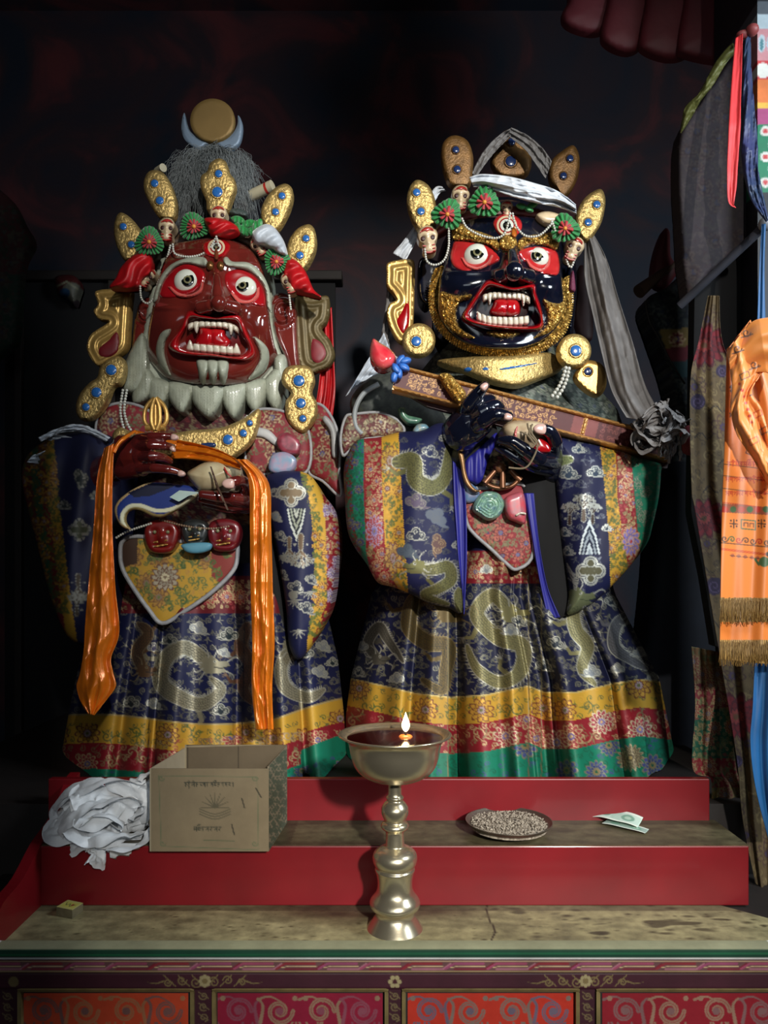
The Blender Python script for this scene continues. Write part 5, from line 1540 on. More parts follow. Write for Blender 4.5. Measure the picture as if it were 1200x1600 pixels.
# --- hands
def Zh(*p): return zx(4, 160, 640, *p)
YH = 1.84
fing = []
ml = M['maroonhand']
for pts, rad, Ys in (([(215, 180), (300, 168), (380, 166), (452, 172)], [7.2, 6.8, 6.2, 4.8], [YH + .03, YH - .02, YH - .02, YH - .01]),
                     ([(210, 238), (300, 222), (380, 226), (440, 236)], [7.6, 7.4, 7.0, 5.4], [YH + .03, YH - .03, YH - .02, YH + .01]),
                     ([(220, 300), (310, 292), (370, 300), (418, 322)], [8, 8, 7.4, 6.2], [YH + .03, YH - .03, YH - .01, YH + .02]),
                     ([(230, 375), (320, 366), (410, 374), (490, 396)], [8, 7.6, 6.8, 4.6], [YH + .02, YH - .03, YH - .03, YH - .01])):
    fing.append(limb(Zh(*pts), rad, Ys))
fing.append(limb(Zh((120, 300), (200, 280), (260, 290)), [26, 30, 20], [YH + .07, YH + .05, YH + .03]))
fing.append(limb(Zh((130, 220), (230, 225)), [16, 12], [YH + .06, YH + .02])); fing.append(limb(Zh((130, 380), (250, 370)), [16, 12], [YH + .06, YH + .02]))
fing.append(limb(Zh((60, 360), (-10, 420), (-60, 520)), [24, 28, 30], [YH + .1, YH + .16, YH + .22]))
hand = fuse('hand', fing, ml, SL, .0022, 3)
nail = mat('pink_white_nail', (206, 168, 158), .25, coat=.8)
def nailp(parent, cx, cy, a, s, Y, m=None):
    return relief('fingernail', xf([(-1, -.75), (.4, -.8), (1.1, 0), (.4, .8), (-1, .75)], cx, cy, s, a), Y, m or nail, parent, step=1.3, sm=3, bulge=.004, thick=.008)
for (x, y, s, a, dy) in ((450, 172, 5.4, .1, -.028), (438, 246, 4.2, .9, -.022), (493, 399, 5.2, .1, -.024)): nailp(hand, *Zh((x, y))[0], a, s, YH + dy)
fing = [limb(Zh((900, 520), (885, 455), (840, 445), (775, 462)), [11, 9.5, 8.6, 6.4], [1.90, 1.83, 1.80, 1.79]),
        limb(Zh((890, 560), (800, 548), (700, 540), (625, 530)), [14, 11, 9, 7], [1.90, 1.85, 1.835, 1.83]),
        limb(Zh((890, 590), (800, 590), (700, 572), (618, 560)), [13, 10, 8, 6], [1.92, 1.88, 1.86, 1.85]),
        limb(Zh((890, 605), (800, 612), (720, 600), (640, 585)), [12, 9, 8, 6], [1.95, 1.91, 1.89, 1.88]),
        limb(Zh((890, 560), (880, 500)), [18, 13], [1.93, 1.9]), limb(Zh((900, 560), (960, 590), (1040, 640)), [18, 22, 26], [1.94, 1.98, 2.06])]
hand2 = fuse('hand', fing, ml, SL, .0022, 3)
nailp(hand2, *Zh((783, 462))[0], pi, 8.5, 1.776)

# --- skull cup held in the far hand (its own thing)
cup = relief('skull_cup', Zh((526, 402), (580, 360), (645, 330), (740, 322), (826, 340), (832, 400), (800, 440), (760, 480), (700, 510), (620, 512), (570, 470)), 1.865, mat('skull_cup_bone', (196, 184, 150), .4, coat=.3, c2=(150, 130, 96), vs=14), None, step=2, bulge=.05, R=30, thick=.07)
LOC[cup.name] = np.array(cup.location)
tag(cup, 'cream skull cup held up in the red-faced statue\'s hand behind its thumb', 'cup')
relief('red_vein', Zh((758, 360), (764, 358), (782, 390), (802, 410), (812, 425), (802, 422), (776, 400), (764, 380)), 1.814, M['skullred'], cup, step=1.5, sm=2, bulge=.001, thick=.004)
relief('tassel_cord', Zh((672, 355), (680, 355), (725, 480), (788, 628), (780, 630), (712, 490)), 1.79, mat('brown_cord', (80, 58, 44), .7), cup, step=2, sm=1, bulge=.003, thick=.004)
cup['label'] = 'cream skull cup held up in the red-faced statue\'s hand behind its thumb'

# --- curved flaying knife with gold vajra handle (its own thing)
kn = empty('curved_knife', P(243, 720, 1.87), 'curved ritual knife with blue blade and gold prong handle, held by the red-faced statue', 'knife')
def knife_paint(p):
    p.c[:] = rgb(26, 48, 118)
    p.stroke(cr(Zh((620, 505), (560, 560), (420, 655), (330, 665), (240, 625), (180, 622), (142, 650), (136, 700), (165, 748)), 6, False), 7, rgb(150, 132, 84))
    p.stroke(cr(Zh((600, 515), (500, 590), (420, 625), (330, 630), (240, 600), (170, 605), (128, 650), (124, 700), (150, 740)), 6, False), 6, rgb(206, 206, 176))
    p.stroke(cr(Zh((165, 752), (100, 715), (76, 640), (92, 580), (150, 525), (220, 480), (300, 455)), 6, False), 7, rgb(196, 168, 120))
    p.poly(Zh((160, 520), (310, 455), (470, 470), (400, 500), (300, 540), (200, 548)), rgb(14, 20, 46))
relief('blade', Zh((75, 640), (92, 578), (150, 524), (230, 478), (310, 456), (470, 466), (620, 496), (560, 560), (400, 660), (320, 668), (240, 632), (185, 625), (148, 650), (142, 700), (170, 750), (110, 722)), 1.885, M['lacquer'], kn, step=1.6, bulge=.008, R=8, thick=.012, paint=knife_paint, sm=4)
for k, (sx) in enumerate((-13, -5, 5, 13)):
    q = cr([(243 + sx * .3, 672), (243 + sx * 1.25, 660), (243 + sx * 1.3, 644), (243 + sx * .9, 632), (243 + sx * .1, 622)], 5, False)
    mk('prong', *tube(P(q[:, 0], q[:, 1], 1.87 - .01 * (k in (1, 2))), [3.4 * 1.87 / F] * len(q), 8), M['goldflat'], kn)
mk('handle_shaft', *tube(P(np.array([243, 243, 243]), np.array([626, 650, 700]), 1.87), .006, 10), M['goldflat'], kn)
mk('collar', *tube(P(np.array([228, 258]), np.array([668, 668]), 1.872), .009, 10), M['goldflat'], kn)
relief('paper_tag', Zh((420, 547), (482, 504), (600, 516), (612, 520), (540, 538), (478, 576)), 1.855, mat('pale_paper', (176, 200, 196), .7), kn, step=3, sm=0, bulge=.001, thick=.001)

# --- long orange silk scarf over both hands (its own thing)
oc = empty('orange_scarf', P(290, 680, 1.8), 'long shiny orange silk scarf draped over the hands of the red-faced statue', 'scarf')
def Zs(*p): return zx(2.2222, 20, 600, *p)
ya = lambda x, y: 1.80 + 0 * x - .00004 * (y - 700)
drape('scarf_end', Zs((318, 222), (292, 330), (280, 500), (262, 700), (252, 830), (246, 930), (232, 1010), (222, 1050), (235, 1100), (262, 1145)), Zs((352, 206), (347, 330), (346, 500), (356, 700), (370, 860), (342, 950), (348, 1000), (357, 1050), (325, 1098), (282, 1150)), [1.80, 1.785, 1.78, 1.775, 1.77, 1.765], M['orange'], oc, 300, 40, .007, 1.5, 2, wr=.0045, bow=.016)
drape('scarf_end', Zs((770, 262), (818, 330), (824, 500), (826, 700), (832, 900), (830, 1050), (845, 1200)), Zs((815, 262), (888, 345), (896, 500), (902, 700), (908, 900), (900, 1050), (905, 1200)), [1.80, 1.78, 1.775, 1.77, 1.765], M['orange'], oc, 300, 40, .006, 1.4, 5, wr=.004, bow=.016)
drape('scarf_middle', Zs((560, 190), (640, 208), (720, 232), (790, 270)), Zs((548, 260), (620, 262), (700, 275), (790, 300)), [1.93, 1.90, 1.86, 1.80], M['orange'], oc, 80, 24, .005, 2, 7, wr=.004)
drape('scarf_fold', Zs((345, 235), (360, 205), (385, 180), (425, 158)), Zs((357, 240), (372, 212), (395, 190), (428, 164)), [1.79, 1.80, 1.84], M['orange'], oc, 40, 8, .002, 1, 8)
drape('scarf_fold', Zs((425, 160), (480, 172), (540, 180), (570, 190)), Zs((425, 200), (480, 210), (540, 215), (570, 215)), [1.87, 1.9, 1.92], M['orange'], oc, 40, 8, .002, 1, 8)
# ================================================================ the blue-black-faced statue
SR = empty('deity_statue', (.42, 2.2, 1.06), 'blue-black-faced guardian statue with gold brows and gold jaw fringe in navy robe', 'statue')
def Zr(*p): return zx(4.2857, 640, 300, *p)
def Zw(*p): return zx(2.2222, 560, 180, *p)
def Zp(*p): return zx(3.75, 640, 560, *p)
def Zq(*p): return zx(4, 520, 600, *p)
def Zt(*p): return zx(4.446, 840, 640, *p)
def Zu(*p): return zx(2.069, 520, 560, *p)


def rskirt_paint(p):
    x, y = p.x, p.y
    p.c[:] = NAVY * np.array([.7, .7, .7, 1])
    A, B, Cc = rgb(128, 122, 84, .5), rgb(176, 174, 160, .6), rgb(36, 36, 28)
    G = rgb(84, 70, 40, .45)
    robeground(p, [(540, 900), (1070, 900), (1070, 1090), (540, 1090)], 6, rgb(130, 128, 110, .5))
    p.poly([(700, 860), (900, 860), (900, 912), (700, 912)], RED * .75)
    florals(p, [(700, 862), (900, 862), (900, 910), (700, 910)], PAL_R, 24, 2)
    m_dragon(p, [(800, 960), (770, 930), (745, 960), (778, 996), (816, 1010), (812, 1050), (780, 1066), (745, 1044), (730, 1010)], 24, A, B, Cc)
    m_dragon(p, [(700, 960), (676, 930), (646, 940), (640, 980), (668, 1004), (700, 1010), (696, 1050), (690, 1078), (660, 1062)], 24, G, rgb(120, 106, 74, .5), Cc)
    m_dragon(p, [(910, 925), (896, 950), (900, 985), (918, 1010), (910, 1045), (930, 1070)], 22, A, B, Cc)
    m_dragon(p, [(990, 960), (964, 975), (960, 1010), (985, 1030), (1010, 1045)], 18, rgb(96, 96, 100, .5), B, Cc)
    m_dragon(p, [(590, 1030), (575, 1005), (592, 980), (606, 1000), (630, 1034)], 16, rgb(90, 86, 76, .5), B, Cc)
    for (a, b, s, k) in ((798, 985, 12, 0), (810, 970, 10, 1), (868, 1005, 13, 1), (868, 960, 11, 1), (640, 920, 9, 0), (925, 1050, 13, 0), (955, 940, 10, 1), (965, 1045, 10, 0), (1000, 1020, 11, 0), (720, 940, 10, 1), (760, 890, 9, 0), (566, 1010, 9, 0), (930, 905, 10, 1), (850, 1040, 12, 1), (1020, 1058, 8, 0), (620, 1060, 11, 0), (560, 1050, 9, 1)):
        m_cloud(p, a, b, s, (rgb(112, 116, 120, .3), rgb(24, 34, 46))[k], B, .3 * k, 1 if k else -1)
    xs = [500, 545, 600, 650, 705, 760, 825, 850, 900, 960, 1000, 1035, 1080]; w_ = [1058, 1060, 1072, 1084, 1090, 1086, 1072, 1082, 1082, 1068, 1062, 1066, 1070]
    w = np.interp(x, xs, w_)
    p.c[y > w] = YEL
    p.stroke(list(zip(xs, w_)), 2.0, rgb(190, 170, 110, .3))
    top = list(zip(xs, w_))
    florals(p, top + [(a, b + 42) for a, b in top[::-1]], PAL_Y, 44, 8)
    p.c[y > w + 43] = RED
    florals(p, [(a, b + 44) for a, b in top] + [(a, b + 88) for a, b in top[::-1]], PAL_R, 44, 11)
    for a, b in ((790, 1150), (940, 1128), (660, 1150), (1000, 1140), (870, 1160)): m_flower(p, a, b, 20, 12, [rgb(150, 50, 66), rgb(196, 180, 150, .3), rgb(110, 100, 150), rgb(190, 150, 100)], .3)
    p.c[y > w + 88] = GRN
    florals(p, [(a, b + 90) for a, b in top] + [(a, b + 150) for a, b in top[::-1]], PAL_G, 44, 13)
    m_flower(p, 985, 1184, 22, 16, [rgb(110, 100, 80, .3), rgb(150, 140, 110, .3), rgb(90, 80, 60), rgb(160, 140, 90)], 0)
    for a in (826, 846, 700): p.stroke([(a, 900), (a, 1250)], 1.4, rgb(120, 110, 80, .3))


skirt('lower_robe', 840, 1250, [(840, 632), (930, 580), (1060, 548), (1120, 540), (1250, 534)], [(840, 935), (930, 962), (1060, 1030), (1215, 1062), (1250, 1070)], [(840, 2.36), (1250, 2.30)], [(840, .34), (1250, .48)], SR, M['brocade'],
      rskirt_paint, NAVY, nu=480, pleats=[(570, 20, 1.0), (620, 22, 1.3), (690, 24, .5), (670, 14, .8), (760, 30, 1.3), (815, 16, 1.5), (912, 26, 1.6), (960, 18, .9), (1010, 22, 1.4), (1045, 12, 1.), (720, 9, -1.2), (860, 16, -1.8), (838, 6, -1.0), (885, 8, -1), (640, 8, -.8), (983, 7, -.8)], amp=.056)


def rtorso_paint(p):
    p.c[:] = rgb(52, 58, 54)
    florals(p, [(540, 540), (1100, 540), (1100, 900), (540, 900)], (rgb(120, 124, 116, .3), rgb(60, 70, 66), rgb(130, 136, 120, .3), rgb(50, 60, 90), rgb(90, 100, 90)), 22, 4)
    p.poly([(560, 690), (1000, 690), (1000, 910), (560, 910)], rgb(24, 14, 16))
    florals(p, [(720, 700), (830, 700), (830, 905), (720, 905)], PAL_R, 22, 5)


skirt('torso_robe', 540, 930, [(540, 690), (590, 650), (640, 610), (700, 590), (800, 590), (930, 600)], [(540, 880), (590, 920), (640, 965), (700, 985), (800, 985), (930, 950)], [(540, 2.36), (930, 2.36)], [(540, .2), (640, .27), (930, .33)], SR, M['brocade'], rtorso_paint, NAVY, 260, 220, span=2.2)
d = lathe([(.001, .0), (.12, .01), (.13, .1), (.12, .24), (.001, .26)], (P(785, 600, 2.3)[0], 2.3, P(785, 650, 2.3)[2]), 32)
mk('neck', *d, M['black'], SR)


# --- sleeves
def rl_paint(p):
    x, y = p.x, p.y
    p.c[:] = NAVY * np.array([1.1, 1.1, 1.2, 1])
    A, B = rgb(106, 104, 66, .45), rgb(160, 160, 150, .55)
    robeground(p, [(625, 680), (730, 680), (730, 960), (640, 960)], 9, rgb(90, 92, 100, .4), 22)
    k = x < np.interp(y, [680, 760, 860, 960], [623, 627, 633, 640]); p.c[k] = YEL * np.array([1.1, 1.05, 1, 1])
    k = x < np.interp(y, [680, 760, 860, 900, 960], [596, 597, 602, 612, 640]); p.c[k] = RED
    k = x < np.interp(y, [680, 760, 860, 960], [569, 568, 572, 590]); p.c[k] = GRN * .9
    k = x < np.interp(y, [680, 720, 760, 820, 870], [560, 552, 550, 553, 566]); p.c[k] = RED * .5
    florals(p, [(597, 690), (622, 690), (626, 760), (632, 860), (638, 930), (606, 880), (598, 760)], PAL_Y, 21, 6)
    florals(p, [(570, 690), (595, 690), (600, 860), (636, 940), (590, 940), (572, 860)], PAL_R, 21, 5)
    florals(p, [(530, 690), (568, 690), (570, 900), (540, 900)], [c * .7 for c in PAL_G], 17, 5)
    m_flower(p, 609, 720, 15, 10, [rgb(176, 140, 60), rgb(110, 70, 50), rgb(150, 130, 120), rgb(120, 90, 60)], 0, 26)
    m_flower(p, 614, 872, 15, 10, [rgb(176, 140, 80), rgb(110, 70, 60), rgb(150, 130, 130), rgb(120, 90, 60)], 0, 26)
    m_flower(p, 585, 830, 14, 12, [rgb(150, 60, 60), rgb(150, 130, 160), rgb(110, 100, 150), rgb(120, 90, 60)], 0, 26)
    m_dragon(p, [(622, 722), (646, 720), (650, 750), (676, 762), (696, 744), (700, 700)], 26, A, B, rgb(44, 44, 30), head=False)
    m_cloud(p, 672, 706, 12, rgb(22, 30, 66), B, .3); m_cloud(p, 696, 684, 9, rgb(22, 30, 66), B, 0); m_cloud(p, 650, 784, 16, rgb(86, 74, 96), rgb(120, 116, 110, .4), .2)
    m_cloud(p, 682, 808, 17, rgb(88, 94, 104), rgb(84, 92, 108), .5); m_cloud(p, 650, 836, 14, rgb(24, 30, 56), B, 0); m_cloud(p, 684, 850, 15, rgb(84, 56, 54), rgb(130, 110, 84, .4), 1.5)
    m_cloud(p, 636, 862, 15, rgb(70, 80, 92), rgb(60, 70, 84), .2); m_cloud(p, 714, 852, 7, rgb(24, 30, 56), B)
    m_dragon(p, [(652, 886), (676, 890), (700, 886), (704, 906), (684, 920), (664, 930), (700, 944)], 19, A, B, rgb(44, 44, 30), fx=-1)
    m_dragon(p, [(720, 950), (716, 920)], 18, A, B, rgb(44, 44, 30), head=False)


relief('sleeve', Zq((110, 400), (170, 345), (300, 330), (420, 300), (560, 290), (640, 250), (705, 250), (730, 330), (748, 500), (760, 750), (785, 1000), (810, 1200), (815, 1430), (720, 1400), (600, 1370), (480, 1310), (380, 1270), (280, 1240), (215, 1130), (130, 1010), (90, 900), (75, 700), (70, 520)),
       lambda x, y: 1.985 - .03 * np.exp(-((x - 660) / 50) ** 2), M['brocade'], SR, step=1.9, bulge=.075, R=44, thick=.24, paint=rl_paint, hf=lambda x, y, d: .004 * np.sin(x / 9. + y / 70.))
drape('sleeve_edge', Zq((750, 480), (755, 700), (770, 900), (785, 1100), (810, 1300), (818, 1440)), Zq((800, 540), (830, 700), (838, 900), (838, 1100), (828, 1300), (820, 1440)), 1.955, M['bluecloth'], SR, 120, 14, .004, 1, 3)


def rr_paint(p):
    x, y = p.x, p.y
    p.c[:] = NAVY * np.array([.9, .95, 1, 1])
    B = rgb(180, 184, 178, .6)
    robeground(p, [(860, 680), (940, 680), (950, 960), (880, 960)], 3, rgb(110, 116, 130, .4), 21)
    e1 = np.interp(y, [700, 780, 850, 920], [938, 947, 952, 954]); e2 = np.interp(y, [700, 780, 850, 890], [962, 965, 975, 982]); e3 = np.interp(y, [700, 780, 850, 880], [985, 992, 998, 1006])
    p.c[x > e1] = YEL; p.c[x > e2] = RED * .9; p.c[x > e3] = GRN * .85
    florals(p, [(939, 690), (960, 690), (964, 780), (975, 850), (984, 900), (956, 930), (952, 850), (946, 780)], PAL_Y, 18, 3)
    florals(p, [(963, 690), (984, 690), (996, 840), (1004, 880), (984, 900), (970, 830)], PAL_R, 19, 3)
    florals(p, [(988, 710), (1040, 710), (1034, 860), (1000, 860)], (rgb(90, 110, 90, .3), rgb(20, 96, 70), rgb(130, 130, 116, .3), rgb(60, 120, 90), rgb(16, 110, 80)), 22, 3)
    m_flower(p, 986, 846, 15, 12, [rgb(110, 100, 160), rgb(170, 130, 100), rgb(140, 130, 170), rgb(150, 60, 50)], 0, 26)
    m_coral(p, 912, 812, 20, rgb(80, 68, 60, .4), B, 1); m_coral(p, 926, 816, 15, rgb(70, 56, 50, .4), B, 1); m_coral(p, 890, 818, 16, rgb(70, 56, 50, .4), B, 1)
    m_mount(p, 921, 866, 34, 56, [rgb(196, 206, 210), rgb(30, 40, 60), rgb(140, 150, 160), rgb(20, 26, 50), rgb(180, 190, 196), rgb(130, 140, 150)], 1)
    m_cross(p, 923, 892, 19, rgb(76, 74, 52), B, 2.2)
    for a, b, s in ((904, 702, 9), (888, 740, 14), (930, 738, 12), (882, 832, 9), (886, 862, 9), (948, 825, 7)): m_cloud(p, a, b, s, rgb(40, 56, 76), B, 0, 1, 1.5)
    m_dragon(p, [(890, 718), (874, 722), (866, 738)], 15, rgb(130, 140, 96, .5), B, rgb(50, 60, 40), head=False)
    m_dragon(p, [(902, 934), (896, 960), (884, 985)], 24, rgb(120, 128, 96, .5), B, rgb(50, 60, 40))
    for k in range(5): p.stroke(cr([(886 + 3 * k, 880 + 6 * k), (892 + 3 * k, 900), (900, 915 + 2 * k)], 5, False), 2, B, w2=.8)


relief('sleeve', Zt((120, 180), (200, 190), (400, 240), (560, 280), (700, 330), (850, 370), (856, 450), (840, 620), (800, 800), (760, 930), (640, 1090), (520, 1220), (440, 1300), (330, 1380), (200, 1420), (215, 1250), (165, 960), (130, 600), (115, 300)),
       lambda x, y: 1.975 + .0002 * np.abs(x - 910), M['brocade'], SR, step=1.9, bulge=.07, R=40, thick=.24, paint=rr_paint, hf=lambda x, y, d: .005 * np.sin(x / 8.5 + y / 60.))
relief('sleeve_lining', Zu((610, 300), (650, 260), (720, 230), (724, 400), (745, 600), (765, 800), (745, 835), (700, 845), (670, 700), (640, 560), (612, 430)), 1.97, M['darkcloth'], SR, step=4, bulge=.01, thick=.12)
drape('lining_edge', Zu((618, 436), (640, 560), (665, 700), (695, 846)), Zu((650, 436), (668, 600), (695, 740), (735, 836)), 1.955, M['bluecloth'], SR, 100, 14, .003, 1, 4)
relief('sleeve_lining', Zu((380, 260), (440, 240), (520, 215), (530, 260), (500, 340), (440, 400), (400, 360)), 1.96, M['darkcloth'], SR, step=4, bulge=.01, thick=.1)
relief('blue_lining', Zu((430, 330), (475, 290), (528, 240), (530, 270), (505, 320), (478, 400), (440, 395), (425, 370)), 1.945, M['bluecloth'], SR, step=2.5, bulge=.01, thick=.03, hf=lambda x, y, d: .003 * np.sin(x * .5))


# --- cape over the shoulders
def cape2_paint(p):
    p.c[:] = rgb(84, 34, 38)
    florals(p, [(500, 600), (700, 600), (700, 760), (500, 760)], (rgb(150, 140, 110, .3), rgb(100, 46, 46), rgb(180, 170, 140, .3), rgb(96, 90, 120), rgb(110, 100, 80)), 20, 14)


piped(SR, Zq((80, 210), (130, 190), (300, 180), (420, 240), (440, 310), (330, 330), (180, 350), (90, 430), (62, 440), (50, 330)), lambda x, y: 1.99 + 0 * x, cape2_paint, step=2.2, bulge=.02, R=12, thick=.04)
q = cr([(592, 600), (568, 615), (555, 640), (556, 665), (566, 678)], 6, False)
mk('piping', *tube(P(q[:, 0], q[:, 1], 1.975), .007, 8), mat('pale_piping', (140, 146, 148), .5), SR)
relief('shoulder_cloth', [(548, 640), (560, 605), (600, 580), (650, 590), (690, 640), (700, 690), (640, 690), (590, 680)], 2.06, mat('dark_green_brocade', (26, 30, 30), .7, c2=(60, 64, 56), vs=60), SR, step=3, bulge=.05, R=30, thick=.1)
relief('enamel_charm', Zq((412, 148), (450, 148), (470, 190), (520, 205), (560, 220), (530, 250), (470, 252), (430, 220), (410, 180)), 1.97, mat('mint_enamel', (96, 140, 112), .35, coat=.4, c2=(60, 96, 84), vs=50), SR, step=2, bulge=.014, thick=.02)
relief('enamel_charm', Zq((500, 290), (530, 252), (580, 250), (600, 280), (560, 300), (520, 318)), 1.96, mat('sky_enamel', (80, 140, 170), .35, coat=.4, c2=(150, 150, 130), vs=70), SR, step=2, bulge=.012, thick=.02)
for L, Rr, s in (([(592, 604), (560, 596), (552, 590)], [(660, 575), (620, 560), (612, 520)], 1),):
    drape('shoulder_scarf', [(540, 620), (560, 600), (580, 592), (600, 590)], [(600, 520), (612, 550), (625, 560), (640, 566)], 2.08, M['whitesilk'], SR, 50, 24, .006, 2, 5, wr=.006)

# --- heart apron, charms, wheel ornament
def bib2_paint(p):
    p.c[:] = RED
    m_flower(p, 762, 832, 24, 10, [rgb(170, 96, 80), rgb(80, 30, 34), rgb(150, 60, 60), rgb(60, 50, 90)], 0)
    florals(p, [(725, 780), (830, 780), (830, 900), (725, 860)], (rgb(120, 110, 80), rgb(170, 90, 76), rgb(90, 30, 36), rgb(90, 90, 140), rgb(96, 100, 70)), 25, 2)


piped(SR, Zp((310, 780), (460, 760), (690, 760), (725, 1130), (630, 1235), (560, 1195), (480, 1120), (370, 1020), (330, 940)), lambda x, y: 1.975 + 0 * x, bib2_paint, 'apron', 6, step=2., bulge=.008, R=14, thick=.012, sm=3)
relief('enamel_charm', Zp((372, 880), (400, 810), (450, 778), (520, 790), (555, 850), (530, 920), (470, 950), (410, 920)), 1.945, mat('mint_enamel_fish', (130, 170, 140), .3, coat=.5, c2=(90, 120, 130), vs=70), SR, step=2, bulge=.016, R=10, thick=.02, hf=lambda x, y, d: .002 * np.cos(d * 1.5))
rc = relief('enamel_charm', Zp((556, 830), (600, 795), (670, 795), (680, 960), (620, 955), (572, 925)), 1.945, mat('coral_enamel_face', (196, 60, 72), .3, coat=.5, c2=(150, 100, 110), vs=50), SR, step=2, bulge=.016, R=10, thick=.02)
relief('mouth_line', Zp((622, 915), (650, 900), (680, 905), (680, 915), (650, 912), (628, 925)), 1.925, M['tooth'], rc, step=1.3, sm=2, bulge=.002, thick=.004)
relief('enamel_charm', Zp((305, 690), (360, 720), (412, 790), (390, 835), (330, 845), (310, 780)), 1.96, mat('sky_enamel_dark', (70, 120, 160), .35, coat=.4, c2=(120, 110, 130), vs=60), SR, step=2, bulge=.01, thick=.02)
br = mat('bronze_fittings', (132, 88, 60), .4, metal=.5, var=.4, vs=40)
wh = relief('wheel_ornament', band_between(cr(Zp((436, 735), (480, 762), (545, 772), (610, 755), (655, 715)), 4, False), cr(Zp((450, 718), (490, 738), (545, 748), (600, 732), (640, 690)), 4, False)), 1.935, br, SR, step=1.6, sm=1, bulge=.006, thick=.01)
for a in (((545, 640), (545, 760)), ((500, 660), (440, 730)), ((590, 655), (650, 715))):
    pa = Zp(*a); mk('spoke', *tube(P(np.array([pa[0][0], pa[1][0]]), np.array([pa[0][1], pa[1][1]]), 1.932), [.006, .009], 8), br, wh)
mk('hub', *ball(P(*Zp((530, 640))[0], 1.93), (.014, .01, .014), 14, 8), br, wh)

# --- gold collar plate
YC = lambda x, y: 2.03 + .00001 * (x - 780) ** 2
col = relief('collar_plate', Zw((280, 850), (400, 838), (530, 836), (660, 824), (700, 850), (712, 872), (690, 892), (630, 915), (560, 940), (500, 935), (440, 918), (370, 890), (300, 870)), YC, M['gold'], SR, step=2.6, bulge=.014, R=8, thick=.03)
relief('blue_inlay', Zw((490, 878), (560, 866), (620, 858), (622, 864), (560, 878), (492, 888)), lambda x, y: YC(x, y) - .012, M['gem'], col, step=2, sm=2, bulge=.004, thick=.01)
for c in ((382, 882), (442, 882)):
    relief('blue_inlay', Zw((c[0] - 16, c[1]), (c[0] - 8, c[1] - 9), (c[0] + 8, c[1] - 9), (c[0] + 18, c[1]), (c[0] + 8, c[1] + 7), (c[0] - 8, c[1] + 7)), lambda x, y: YC(x, y) - .011, M['gem'], col, step=2, sm=2, bulge=.004, thick=.01)

# --- head
def rface_h(x, y):
    r = ((x - 783) / 128.) ** 2 + ((y - 446) / 142.) ** 2
    h = .155 * np.sqrt(np.clip(1 - r, 0, 1))
    return h + gsum(x, y, [(800, 396, 9, 18, .024), (801, 412, 13, 13, .03), (802, 426, 17, 11, .042), (779, 434, 14, 9, .026), (830, 433, 13, 9, .026),
                           (718, 444, 34, 18, .016), (862, 448, 22, 16, .016), (745, 404, 26, 14, -.016), (842, 403, 22, 14, -.016), (785, 482, 48, 28, -.05), (790, 540, 44, 12, .02),
                           (725, 425, 30, 4, .008), (862, 428, 20, 4, .008), (800, 392, 12, 5, .012)])


YR0 = 2.13
def YRf(x, y): return YR0 - rface_h(x, y)


RF = Zr((300, 200), (400, 168), (520, 155), (650, 150), (850, 160), (980, 210), (1008, 330), (1022, 450), (1032, 600), (1042, 750), (1002, 900), (900, 1000), (750, 1058), (600, 1066), (450, 1046), (320, 1000), (220, 900), (180, 780), (190, 600), (225, 480), (262, 330))
hr_ = relief('head', RF, YR0, M['black'], SR, step=2., bulge=0, thick=.16, hf=lambda x, y, d: rface_h(x, y) * np.clip(d / 4, 0, 1) ** .3)
mk('skull_back', *ball(P(785, 440, 2.28), (.21, .15, .25), 32, 20), M['black'], hr_, sharp=0)
t1 = blot('eye_socket', Zr((308, 328), (420, 338), (520, 362), (602, 440), (565, 478), (480, 508), (380, 526), (300, 502), (272, 440), (285, 370)), 5, YRf, M['socket'], hr_, bulge=.006)
t2 = blot('eye_socket', Zr((738, 395), (820, 368), (900, 370), (978, 392), (1003, 460), (1000, 540), (960, 560), (880, 540), (800, 488), (748, 440)), 5, YRf, M['socket'], hr_, bulge=.006)
f1 = (745.5, 400.5); f2 = (839.5, 403.5)
relief('lower_lid', band_between(cr([(720, 402), (728, 416), (746, 421), (764, 413), (771, 398)], 3, False), cr([(725, 402), (731, 412), (746, 417), (761, 410), (767, 398)], 3, False)), lambda x, y: YRf(x, y) - .010, lid, t1, step=1.5, sm=1, bulge=.005, thick=.01)
relief('lower_lid', band_between(cr([(821, 405), (829, 418), (846, 424), (859, 414), (860, 398)], 3, False), cr([(825, 404), (832, 414), (846, 420), (855, 411), (856, 399)], 3, False)), lambda x, y: YRf(x, y) - .010, lid, t2, step=1.5, sm=1, bulge=.005, thick=.01)
eyeball(hr_, f1[0], f1[1], 21, YRf(*map(np.float64, f1)) - .002, 746, 393, 11)
eyeball(hr_, f2[0], f2[1], 18, YRf(*map(np.float64, f2)) - .002, 840.5, 398, 10)
curl = lambda x, y, d: .004 * np.sin(x * 1.15 + 1.5 * np.sin(y * .7)) * np.sin(y * 1.0 + x * .3)
for nm, pts in (('eyebrow', Zr((285, 300), (290, 232), (345, 212), (400, 240), (460, 262), (560, 298), (598, 345), (590, 392), (520, 350), (400, 328), (310, 322))), ('eyebrow', Zr((728, 325), (800, 290), (900, 280), (985, 258), (1002, 320), (985, 388), (900, 356), (810, 352), (738, 388))),
                ('brow_knob', Zr((600, 345), (615, 300), (660, 284), (705, 300), (720, 345), (700, 382), (655, 392), (615, 378)))):
    blot(nm, pts, 6, YRf, M['goldhair'], hr_, bulge=.014, off=.002, hf=curl)
te = blot('third_eye', Zr((560, 215), (585, 165), (640, 148), (700, 155), (745, 190), (752, 240), (720, 285), (660, 300), (600, 280)), 5, YRf, M['socket'], hr_, bulge=.006, off=.003)
